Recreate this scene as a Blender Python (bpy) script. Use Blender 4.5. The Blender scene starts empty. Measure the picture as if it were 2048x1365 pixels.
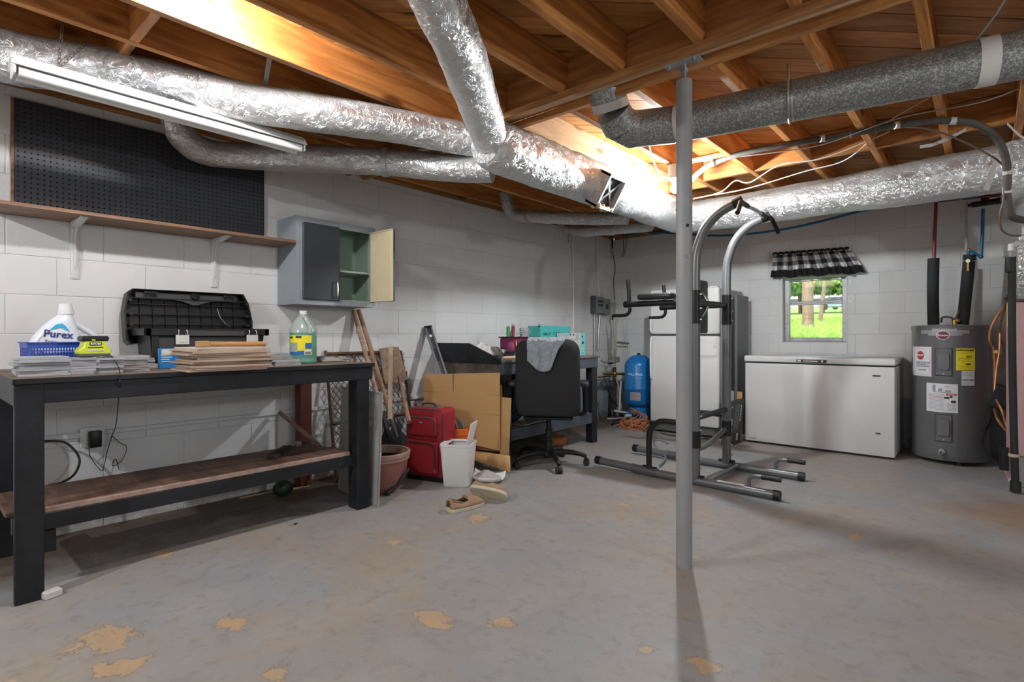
import bpy, bmesh, math, random
from mathutils import Vector, Matrix, noise
R = math.radians
PI = math.pi
random.seed(7)
C = bpy.context.scene.collection
SC = bpy.context.scene

# ---------------------------------------------------------------- camera, world, lights, exposure
YAW = 41.23
F = 1078.0
HC = 1.08
cd = bpy.data.cameras.new('camera'); cam = bpy.data.objects.new('camera', cd); C.objects.link(cam)
cam.location = (0, 0, HC); cam.rotation_euler = (R(90), 0, R(YAW))
cd.sensor_width = 36; cd.lens = F/2048*36
cd.shift_y = -12.5/2048
cd.clip_start = .05; cd.clip_end = 300
SC.camera = cam
SC.view_settings.view_transform = 'Standard'
SC.view_settings.look = 'None'
SC.view_settings.gamma = 1
SC.view_settings.use_curve_mapping = False
SC.view_settings.exposure = 0.52

w = bpy.data.worlds.new('world'); SC.world = w; w.use_nodes = True
nt = w.node_tree; nt.nodes.clear()
sky = nt.nodes.new('ShaderNodeTexSky'); sky.sky_type = 'NISHITA'; sky.sun_disc = False
sky.sun_elevation = R(50); sky.sun_rotation = R(200); sky.air_density = 1.5; sky.dust_density = 3
bg = nt.nodes.new('ShaderNodeBackground'); bg.inputs[1].default_value = .33
ow = nt.nodes.new('ShaderNodeOutputWorld')
nt.links.new(sky.outputs[0], bg.inputs[0]); nt.links.new(bg.outputs[0], ow.inputs[0])

def fill_light(name, loc, watts, rad=.035, col=(.92, .965, 1)):
    d = bpy.data.lights.new(name, 'POINT'); d.energy = watts; d.shadow_soft_size = rad; d.color = col
    o = bpy.data.objects.new(name, d); C.objects.link(o); o.location = loc
    return o
L1 = (-2.21, .83, 2.395)
L2 = (-1.748, 3.853, 2.177)
fill_light('fill_rear', (.7, -1.3, 1.55), 15, .22)  # added soft fill behind the camera, lifts joist sides and undersides
fill_light('fill_side', (2.7, 2.0, 1.95), 66, .08)  # unseen fill added at the right to brighten the far walls
fill_light('fill_left_rear', (-2.2, -1.5, 2.37), 95, .035)  # added key out of view, repeats the near bulb's shelf and bench shadows
sd = bpy.data.lights.new('sun', 'SUN'); sd.energy = 1.7; sd.angle = R(3)
so = bpy.data.objects.new('sun', sd); C.objects.link(so); so.rotation_euler = (R(42), R(18), 0)

# ---------------------------------------------------------------- photo pixel -> world point
_c, _s = math.cos(R(YAW)), math.sin(R(YAW))
def D(u):
    k = (u-1024)/F
    return Vector((-_s+_c*k, _c+_s*k, 0))
def P(u, v, t):
    d = D(u)*t; d.z = HC+(670-v)/F*t; return d
def AZ(u, v, z=0.): return P(u, v, (z-HC)*F/(670-v))
def AX(u, v, X): return P(u, v, X/D(u).x)
def AY(u, v, Y): return P(u, v, Y/D(u).y)

# ---------------------------------------------------------------- materials
def ng(m):
    m.use_nodes = True; return m.node_tree
def mat(name, col, rough=.6, metal=0., var=None, vs=6., bump=0., bs=40., coord='Object', spec=None, alpha=None, stretch=(1, 1, 1), trans=0., coat=0., mottle=.5):
    m = bpy.data.materials.new(name); t = ng(m); b = t.nodes['Principled BSDF']
    b.inputs['Base Color'].default_value = (*col, 1); b.inputs['Roughness'].default_value = rough; b.inputs['Metallic'].default_value = metal
    if spec is not None: b.inputs['Specular IOR Level'].default_value = spec
    if trans: b.inputs['Transmission Weight'].default_value = trans
    if coat: b.inputs['Coat Weight'].default_value = coat
    if alpha is not None: b.inputs['Alpha'].default_value = alpha
    if var or bump:
        tc = t.nodes.new('ShaderNodeTexCoord'); mp = t.nodes.new('ShaderNodeMapping'); mp.inputs['Scale'].default_value = stretch
        t.links.new(tc.outputs[coord], mp.inputs[0])
    if var:
        n = t.nodes.new('ShaderNodeTexNoise'); n.inputs['Scale'].default_value = vs; n.inputs['Detail'].default_value = 6; n.inputs['Roughness'].default_value = .65
        t.links.new(mp.outputs[0], n.inputs[0])
        r = t.nodes.new('ShaderNodeValToRGB'); r.color_ramp.elements[0].position = mottle-.15; r.color_ramp.elements[1].position = mottle+.2
        r.color_ramp.elements[0].color = (*col, 1); r.color_ramp.elements[1].color = (*var, 1)
        t.links.new(n.outputs[0], r.inputs[0]); t.links.new(r.outputs[0], b.inputs['Base Color'])
    if bump:
        n2 = t.nodes.new('ShaderNodeTexNoise'); n2.inputs['Scale'].default_value = bs; n2.inputs['Detail'].default_value = 4
        t.links.new(mp.outputs[0], n2.inputs[0])
        bn = t.nodes.new('ShaderNodeBump'); bn.inputs['Strength'].default_value = bump; bn.inputs['Distance'].default_value = .01
        t.links.new(n2.outputs[0], bn.inputs['Height']); t.links.new(bn.outputs[0], b.inputs['Normal'])
    return m
def emis(name, col, s):
    m = bpy.data.materials.new(name); t = ng(m); t.nodes.clear()
    e = t.nodes.new('ShaderNodeEmission'); e.inputs[0].default_value = (*col, 1); e.inputs[1].default_value = s
    o = t.nodes.new('ShaderNodeOutputMaterial'); t.links.new(e.outputs[0], o.inputs[0]); return m

def wood(name, dark, light, scale=1., rough=.55, knots=True, contrast=.35):
    """grain runs along local X"""
    m = bpy.data.materials.new(name); t = ng(m); N = t.nodes; L = t.links; b = N['Principled BSDF']; b.inputs['Roughness'].default_value = rough
    tc = N.new('ShaderNodeTexCoord'); oi = N.new('ShaderNodeObjectInfo')
    cm = N.new('ShaderNodeCombineXYZ'); mu = N.new('ShaderNodeMath'); mu.operation = 'MULTIPLY'; mu.inputs[1].default_value = 37.
    L.new(oi.outputs['Random'], mu.inputs[0]); L.new(mu.outputs[0], cm.inputs[0]); L.new(mu.outputs[0], cm.inputs[1])
    ad = N.new('ShaderNodeVectorMath'); L.new(tc.outputs['Object'], ad.inputs[0]); L.new(cm.outputs[0], ad.inputs[1])
    mp = N.new('ShaderNodeMapping'); mp.inputs['Scale'].default_value = (.9*scale, 9*scale, 9*scale); L.new(ad.outputs[0], mp.inputs[0])
    n = N.new('ShaderNodeTexNoise'); n.inputs['Scale'].default_value = 1.3; n.inputs['Detail'].default_value = 3; n.inputs['Distortion'].default_value = .6; L.new(mp.outputs[0], n.inputs[0])
    ws = N.new('ShaderNodeMath'); ws.operation = 'MULTIPLY'; ws.inputs[1].default_value = 22; L.new(n.outputs[0], ws.inputs[0])
    sn = N.new('ShaderNodeMath'); sn.operation = 'SINE'; L.new(ws.outputs[0], sn.inputs[0])
    mr = N.new('ShaderNodeMapRange'); mr.inputs[1].default_value = -1; mr.inputs[2].default_value = 1; mr.inputs[3].default_value = .5-contrast; mr.inputs[4].default_value = .5+contrast; L.new(sn.outputs[0], mr.inputs[0])
    n3 = N.new('ShaderNodeTexNoise'); n3.inputs['Scale'].default_value = 6; n3.inputs['Detail'].default_value = 8; L.new(mp.outputs[0], n3.inputs[0])
    mx0 = N.new('ShaderNodeMath'); mx0.operation = 'ADD'; L.new(mr.outputs[0], mx0.inputs[0]); 
    s3 = N.new('ShaderNodeMath'); s3.operation = 'SUBTRACT'; s3.inputs[1].default_value = .5; L.new(n3.outputs[0], s3.inputs[0]); L.new(s3.outputs[0], mx0.inputs[1])
    r = N.new('ShaderNodeValToRGB'); r.color_ramp.elements[0].color = (*dark, 1); r.color_ramp.elements[1].color = (*light, 1); L.new(mx0.outputs[0], r.inputs[0])
    out = r.outputs[0]
    # board to board tone
    hs = N.new('ShaderNodeHueSaturation'); L.new(out, hs.inputs['Color'])
    vv = N.new('ShaderNodeMapRange'); vv.inputs[3].default_value = .8; vv.inputs[4].default_value = 1.2; L.new(oi.outputs['Random'], vv.inputs[0]); L.new(vv.outputs[0], hs.inputs['Value']); out = hs.outputs[0]
    if knots:
        mk = N.new('ShaderNodeMapping'); mk.inputs['Scale'].default_value = (2.2*scale, 6*scale, 6*scale); L.new(ad.outputs[0], mk.inputs[0])
        vo = N.new('ShaderNodeTexVoronoi'); vo.inputs['Scale'].default_value = 1.; L.new(mk.outputs[0], vo.inputs[0])
        rk = N.new('ShaderNodeValToRGB'); rk.color_ramp.elements[0].position = .09; rk.color_ramp.elements[1].position = .2
        rk.color_ramp.elements[0].color = (1, 1, 1, 1); rk.color_ramp.elements[1].color = (0, 0, 0, 1); L.new(vo.outputs['Distance'], rk.inputs[0])
        mk2 = N.new('ShaderNodeMix'); mk2.data_type = 'RGBA'; mk2.inputs[7].default_value = (dark[0]*.28, dark[1]*.22, dark[2]*.2, 1)
        kf = N.new('ShaderNodeMath'); kf.operation = 'MULTIPLY'; kf.inputs[1].default_value = .85; L.new(rk.outputs[0], kf.inputs[0])
        L.new(kf.outputs[0], mk2.inputs[0]); L.new(out, mk2.inputs[6]); out = mk2.outputs[2]
    L.new(out, b.inputs['Base Color'])
    bn = N.new('ShaderNodeBump'); bn.inputs['Strength'].default_value = .15; bn.inputs['Distance'].default_value = .004; L.new(n3.outputs[0], bn.inputs['Height']); L.new(bn.outputs[0], b.inputs['Normal'])
    return m

def foil(name, col=(.78, .79, .8), rough=.3, wr=.7, dust=(.30, .25, .2), scale=1., metal=.85):
    m = bpy.data.materials.new(name); t = ng(m); N = t.nodes; L = t.links; b = N['Principled BSDF']
    tc = N.new('ShaderNodeTexCoord')
    n = N.new('ShaderNodeTexNoise'); n.inputs['Scale'].default_value = 22*scale; n.inputs['Detail'].default_value = 8; n.inputs['Distortion'].default_value = 1.2; L.new(tc.outputs['Object'], n.inputs[0])
    v = N.new('ShaderNodeTexVoronoi'); v.feature = 'DISTANCE_TO_EDGE'; v.inputs['Scale'].default_value = 11*scale; 
    ml = N.new('ShaderNodeMixRGB'); ml.inputs[0].default_value = .2; L.new(tc.outputs['Object'], ml.inputs[1]); L.new(n.outputs[1], ml.inputs[2]); L.new(ml.outputs[0], v.inputs[0])
    rr = N.new('ShaderNodeMapRange'); rr.inputs[2].default_value = .12; L.new(v.outputs[0], rr.inputs[0])
    a = N.new('ShaderNodeMath'); a.operation = 'MULTIPLY_ADD'; a.inputs[1].default_value = .35; L.new(rr.outputs[0], a.inputs[0]); L.new(n.outputs[0], a.inputs[2])
    bn = N.new('ShaderNodeBump'); bn.inputs['Strength'].default_value = wr; bn.inputs['Distance'].default_value = .012; L.new(a.outputs[0], bn.inputs['Height']); L.new(bn.outputs[0], b.inputs['Normal'])
    # settled dust on upward faces, broken up by noise
    ge = N.new('ShaderNodeNewGeometry'); sx = N.new('ShaderNodeSeparateXYZ'); L.new(ge.outputs['Normal'], sx.inputs[0])
    n2 = N.new('ShaderNodeTexNoise'); n2.inputs['Scale'].default_value = 7*scale; n2.inputs['Detail'].default_value = 6; L.new(tc.outputs['Object'], n2.inputs[0])
    ad = N.new('ShaderNodeMath'); ad.operation = 'MULTIPLY_ADD'; ad.inputs[1].default_value = .9; L.new(n2.outputs[0], ad.inputs[0]); L.new(sx.outputs[2], ad.inputs[2])
    mr = N.new('ShaderNodeMapRange'); mr.inputs[1].default_value = .55; mr.inputs[2].default_value = 1.15; mr.inputs[4].default_value = .8; L.new(ad.outputs[0], mr.inputs[0])
    mc = N.new('ShaderNodeMix'); mc.data_type = 'RGBA'; mc.inputs[6].default_value = (*col, 1); mc.inputs[7].default_value = (*dust, 1); L.new(mr.outputs[0], mc.inputs[0]); L.new(mc.outputs[2], b.inputs['Base Color'])
    mm = N.new('ShaderNodeMapRange'); mm.inputs[3].default_value = metal; mm.inputs[4].default_value = .1; L.new(mr.outputs[0], mm.inputs[0]); L.new(mm.outputs[0], b.inputs['Metallic'])
    m2 = N.new('ShaderNodeMapRange'); m2.inputs[3].default_value = rough; m2.inputs[4].default_value = .8; L.new(mr.outputs[0], m2.inputs[0]); L.new(m2.outputs[0], b.inputs['Roughness'])
    return m

def wallpaint(name, col, dirt, low=None):
    """painted concrete block: fine pits, faint blotches, grime near the slab"""
    m = bpy.data.materials.new(name); t = ng(m); N = t.nodes; L = t.links; b = N['Principled BSDF']; b.inputs['Roughness'].default_value = .72
    ge = N.new('ShaderNodeNewGeometry')
    n = N.new('ShaderNodeTexNoise'); n.inputs['Scale'].default_value = 1.6; n.inputs['Detail'].default_value = 8; L.new(ge.outputs['Position'], n.inputs[0])
    r = N.new('ShaderNodeValToRGB'); r.color_ramp.elements[0].position = .35; r.color_ramp.elements[1].position = .7
    r.color_ramp.elements[0].color = (*col, 1); r.color_ramp.elements[1].color = (col[0]*.9, col[1]*.9, col[2]*.9, 1); L.new(n.outputs[0], r.inputs[0])
    sx = N.new('ShaderNodeSeparateXYZ'); L.new(ge.outputs['Position'], sx.inputs[0])
    n2 = N.new('ShaderNodeTexNoise'); n2.inputs['Scale'].default_value = 9; n2.inputs['Detail'].default_value = 9; n2.inputs['Roughness'].default_value = .75; L.new(ge.outputs['Position'], n2.inputs[0])
    # dirt = noise - z*k
    mz = N.new('ShaderNodeMath'); mz.operation = 'MULTIPLY_ADD'; mz.inputs[1].default_value = -1.5; mz.inputs[2].default_value = .28; L.new(sx.outputs[2], mz.inputs[0])
    mx = N.new('ShaderNodeMath'); mx.operation = 'MAXIMUM'; mx.inputs[1].default_value = 0; L.new(mz.outputs[0], mx.inputs[0])
    s = N.new('ShaderNodeMath'); s.operation = 'ADD'; L.new(mx.outputs[0], s.inputs[0]); L.new(n2.outputs[0], s.inputs[1])
    mr = N.new('ShaderNodeMapRange'); mr.inputs[1].default_value = .64; mr.inputs[2].default_value = .82; L.new(s.outputs[0], mr.inputs[0])
    mc = N.new('ShaderNodeMix'); mc.data_type = 'RGBA'; mc.inputs[7].default_value = (*dirt, 1); L.new(mr.outputs[0], mc.inputs[0]); L.new(r.outputs[0], mc.inputs[6]); L.new(mc.outputs[2], b.inputs['Base Color'])
    n3 = N.new('ShaderNodeTexNoise'); n3.inputs['Scale'].default_value = 60; n3.inputs['Detail'].default_value = 5; L.new(ge.outputs['Position'], n3.inputs[0])
    bn = N.new('ShaderNodeBump'); bn.inputs['Strength'].default_value = .28; bn.inputs['Distance'].default_value = .008; L.new(n3.outputs[0], bn.inputs['Height']); L.new(bn.outputs[0], b.inputs['Normal'])
    return m

def floormat():
    m = bpy.data.materials.new('painted_slab'); t = ng(m); N = t.nodes; L = t.links; b = N['Principled BSDF']
    ge = N.new('ShaderNodeNewGeometry'); pos = ge.outputs['Position']
    def nz(scale, det=6, rough=.6, dist=0.):
        n = N.new('ShaderNodeTexNoise'); n.inputs['Scale'].default_value = scale; n.inputs['Detail'].default_value = det; n.inputs['Roughness'].default_value = rough; n.inputs['Distortion'].default_value = dist
        L.new(pos, n.inputs[0]); return n.outputs[0]
    def mrg(x, a, b_, c=0., d=1.):
        r = N.new('ShaderNodeMapRange'); r.inputs[1].default_value = a; r.inputs[2].default_value = b_; r.inputs[3].default_value = c; r.inputs[4].default_value = d; L.new(x, r.inputs[0]); return r.outputs[0]
    def mix(f, a, b_):
        x = N.new('ShaderNodeMix'); x.data_type = 'RGBA'; L.new(f, x.inputs[0])
        for i, q in ((6, a), (7, b_)):
            if isinstance(q, tuple): x.inputs[i].default_value = (*q, 1)
            else: L.new(q, x.inputs[i])
        return x.outputs[2]
    def mth(op, a, b_):
        x = N.new('ShaderNodeMath'); x.operation = op
        for i, q in ((0, a), (1, b_)):
            if isinstance(q, (int, float)): x.inputs[i].default_value = q
            else: L.new(q, x.inputs[i])
        return x.outputs[0]
    big = nz(1.1, 7, .6, .4); fine = nz(14, 8, .7); mid = nz(4.5, 8, .7, .3)
    col = mix(mrg(big, .42, .62), (.30, .315, .325), (.345, .30, .25))
    col = mix(mrg(mid, .48, .7, 0, .6), col, (.40, .39, .37))
    col = mix(mrg(fine, .52, .72, 0, .5), col, (.17, .155, .135))
    # peeled flakes: scattered
    pk = nz(2.6, 9, .62, .8)
    pe = mrg(pk, .685, .695)
    # peeled patches with a place of their own
    spots = [(AZ(u_, v_).x, AZ(u_, v_).y, r_) for u_, v_, r_ in ((215, 1282, .11), (240, 1335, .075), (470, 1248, .065), (870, 1238, .08), (1000, 1245, .05), (1412, 1330, .05), (325, 1108, .06), (205, 1110, .05), (960, 1036, .085), (1150, 862, .20), (1120, 875, .18), (785, 1086, .045), (1705, 1074, .05), (1250, 1010, .04), (548, 1348, .045), (1290, 1300, .035))]
    acc = None
    for x, y, r in spots:
        d = N.new('ShaderNodeVectorMath'); d.operation = 'DISTANCE'; L.new(pos, d.inputs[0]); d.inputs[1].default_value = (x, y, 0)
        q = mth('SUBTRACT', r*1.15, d.outputs['Value']); q = mth('DIVIDE', q, r)
        acc = q if acc is None else mth('MAXIMUM', acc, q)
    nn = mth('MULTIPLY', mth('SUBTRACT', nz(13, 7, .7, .5), .5), 4.2)
    sp = mrg(mth('ADD', acc, nn), .35, .42)
    pe = mth('MAXIMUM', pe, sp)
    col = mix(pe, col, mix(mrg(fine, .35, .7), (.52, .36, .21), (.40, .31, .22)))
    # dark rims where the paint has lifted
    rim = mth('MULTIPLY', mrg(mth('ADD', acc, nn), .27, .34), mrg(mth('ADD', acc, nn), .40, .35))
    col = mix(mth('MULTIPLY', rim, .7), col, (.08, .07, .06))
    # brown grime along the left wall, darkened further to deepen the bench shade
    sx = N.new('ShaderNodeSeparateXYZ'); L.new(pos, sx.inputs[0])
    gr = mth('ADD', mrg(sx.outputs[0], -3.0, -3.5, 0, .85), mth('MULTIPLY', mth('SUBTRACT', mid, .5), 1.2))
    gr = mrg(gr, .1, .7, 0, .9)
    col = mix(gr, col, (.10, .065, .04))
    # faint rusty ring left by a can
    d = N.new('ShaderNodeVectorMath'); d.operation = 'DISTANCE'; L.new(pos, d.inputs[0]); d.inputs[1].default_value = tuple(AZ(1285, 1045))
    rg = mth('ABSOLUTE', mth('SUBTRACT', d.outputs['Value'], .115), 0)
    col = mix(mrg(rg, .006, .001, 0, .45), col, (.36, .22, .12))
    # rust stain by the furnace
    d = N.new('ShaderNodeVectorMath'); d.operation = 'DISTANCE'; L.new(pos, d.inputs[0]); d.inputs[1].default_value = (.25, 4.5, 0)
    col = mix(mth('MULTIPLY', mrg(mth('ADD', d.outputs['Value'], mth('MULTIPLY', mid, .6)), .9, .4), .6), col, (.25, .13, .05))
    L.new(col, b.inputs['Base Color'])
    L.new(mrg(mid, .3, .8, .42, .7), b.inputs['Roughness'])
    h = mth('SUBTRACT', mth('MULTIPLY', fine, .35), mth('MULTIPLY', pe, .5))
    bn = N.new('ShaderNodeBump'); bn.inputs['Strength'].default_value = .3; bn.inputs['Distance'].default_value = .006; L.new(h, bn.inputs['Height']); L.new(bn.outputs[0], b.inputs['Normal'])
    return m

def galv():
    m = bpy.data.materials.new('galvanized_steel'); t = ng(m); N = t.nodes; L = t.links; b = N['Principled BSDF']
    tc = N.new('ShaderNodeTexCoord'); v = N.new('ShaderNodeTexVoronoi'); v.inputs['Scale'].default_value = 190; v.inputs['Randomness'].default_value = 1; L.new(tc.outputs['Object'], v.inputs[0])
    sp = N.new('ShaderNodeSeparateColor'); L.new(v.outputs['Color'], sp.inputs[0])
    r = N.new('ShaderNodeValToRGB'); r.color_ramp.elements[0].color = (.22, .23, .225, 1); r.color_ramp.elements[1].color = (.55, .57, .55, 1); r.color_ramp.elements[0].position = .45
    L.new(sp.outputs[0], r.inputs[0])
    ge = N.new('ShaderNodeNewGeometry'); sx = N.new('ShaderNodeSeparateXYZ'); L.new(ge.outputs['Normal'], sx.inputs[0])
    mr = N.new('ShaderNodeMapRange'); mr.inputs[1].default_value = .25; mr.inputs[2].default_value = .8; mr.inputs[4].default_value = .7; L.new(sx.outputs[2], mr.inputs[0])
    mc = N.new('ShaderNodeMix'); mc.data_type = 'RGBA'; mc.inputs[7].default_value = (.32, .28, .22, 1); L.new(mr.outputs[0], mc.inputs[0]); L.new(r.outputs[0], mc.inputs[6]); L.new(mc.outputs[2], b.inputs['Base Color'])
    b.inputs['Metallic'].default_value = .55; b.inputs['Roughness'].default_value = .45
    return m

M = {}
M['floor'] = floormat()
M['white_wall'] = wallpaint('white_block_paint', (.70, .70, .695), (.42, .39, .35))
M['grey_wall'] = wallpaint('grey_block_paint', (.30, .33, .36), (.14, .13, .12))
M['joint'] = wallpaint('joint_paint', (.62, .615, .605), (.30, .28, .25))
M['joist'] = wood('orange_pine', (.34, .12, .026), (.62, .275, .075))
M['joist_pale'] = wood('pale_pine', (.55, .35, .19), (.74, .52, .32))
M['plank'] = wood('subfloor_pine', (.33, .135, .035), (.60, .295, .09), contrast=.25)
M['beam'] = wood('beam_pine', (.32, .125, .035), (.56, .265, .085))
M['foil'] = foil('duct_foil')
M['foil_dark'] = foil('dusty_duct_foil', (.62, .62, .62), .38, .6, (.2, .17, .14))
M['foil_rag'] = foil('crumpled_duct_foil', (.72, .72, .72), .35, 1., (.28, .25, .22), 1.6)
M['galv'] = galv()
M['steel_plain'] = mat('plain_steel', (.5, .51, .52), .35, .9)
M['chrome'] = mat('chrome', (.8, .8, .8), .2, 1.)
M['tape'] = mat('white_tape', (.62, .6, .58), .6)
M['tape_silver'] = mat('silver_tape', (.4, .4, .4), .45, .5)
M['black_paint'] = mat('black_bench_paint', (.009, .010, .012), .42, spec=.3, var=(.022, .024, .028), vs=5, bump=.15, bs=30)
M['bench_top'] = mat('worn_bench_top', (.13, .085, .05), .7, var=(.32, .26, .2), vs=7, stretch=(6, 1, 1), mottle=.55)
M['shelf_brown'] = wood('brown_shelf_board', (.085, .042, .028), (.17, .095, .065), knots=False, rough=.5)
M['oak_shelf'] = wood('worn_wall_shelf', (.16, .08, .04), (.30, .16, .09), knots=False, rough=.5)
M['white_plastic'] = mat('white_plastic', (.75, .75, .73), .35)
M['white_enamel'] = mat('white_enamel', (.7, .7, .69), .35, var=(.66, .66, .65), vs=2)
M['white_metal'] = mat('white_painted_metal', (.72, .72, .7), .4)
M['black_plastic'] = mat('black_plastic', (.011, .011, .012), .4, spec=.35)
M['black_rubber'] = mat('black_rubber', (.012, .012, .013), .6)
M['dark_grey_plastic'] = mat('dark_grey_plastic', (.045, .046, .05), .45)
M['grey_paint'] = mat('grey_column_paint', (.28, .285, .29), .5, var=(.32, .32, .32), vs=8, bump=.05)
M['cab_grey'] = mat('grey_cabinet_paint', (.25, .28, .31), .5, var=(.29, .31, .33), vs=5)
M['cab_black'] = mat('black_cabinet_door', (.022, .025, .03), .45, var=(.035, .04, .045), vs=5)
M['cab_green'] = mat('pale_green_enamel', (.26, .36, .27), .5)
M['cab_cream'] = mat('cream_enamel', (.72, .62, .40), .5, var=(.66, .55, .35), vs=6)
M['tank_blue'] = mat('blue_tank_enamel', (.012, .20, .56), .3)
M['heater_grey'] = mat('grey_heater_enamel', (.13, .13, .135), .28, coat=.3)
M['gym_grey'] = mat('grey_gym_tube', (.15, .155, .16), .32, .3)
M['paper_white'] = mat('white_label_paper', (.72, .72, .74), .6)
M['cardboard'] = mat('cardboard', (.50, .30, .125), .8, var=(.46, .27, .11), vs=4)
M['red_fabric'] = mat('red_nylon', (.36, .012, .022), .75, var=(.28, .01, .018), vs=30, bump=.2, bs=250)
M['yellow'] = mat('yellow', (.85, .72, .02), .5)
M['tool_yellow'] = mat('charger_yellow', (.62, .70, .03), .4)
M['label_blue'] = mat('label_blue', (.02, .12, .42), .5)
M['ink'] = mat('dark_ink', (.02, .02, .025), .6)
M['navy_ink'] = mat('navy_ink', (.02, .05, .22), .6)
M['grey_ink'] = mat('grey_ink', (.3, .31, .33), .7)
M['red_ink'] = mat('red_ink', (.5, .03, .03), .6)
M['white_ink'] = mat('white_ink', (.85, .85, .85), .6)
M['brass'] = mat('brass', (.55, .38, .12), .35, .9)
M['copper'] = mat('copper', (.55, .25, .12), .4, .8, var=(.3, .15, .08), vs=15)
M['pex_red'] = mat('red_pipe', (.22, .025, .025), .4)
M['pex_blue'] = mat('blue_pipe', (.01, .13, .28), .4)
M['pvc'] = mat('white_pvc', (.62, .62, .58), .45)
M['grey_pvc'] = mat('grey_conduit', (.3, .3, .29), .5)
M['wire_white'] = mat('white_cable', (.6, .6, .56), .5)
M['bulb'] = emis('bulb_glow', (.92, .965, 1), 1650)
M['tube_white'] = mat('fluorescent_glass', (.82, .82, .82), .25)
M['glass'] = mat('window_glass', (1, 1, 1), .02, trans=1.)
M['old_wood'] = wood('old_tool_handle', (.22, .13, .075), (.36, .24, .15), knots=False, rough=.6)

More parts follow.
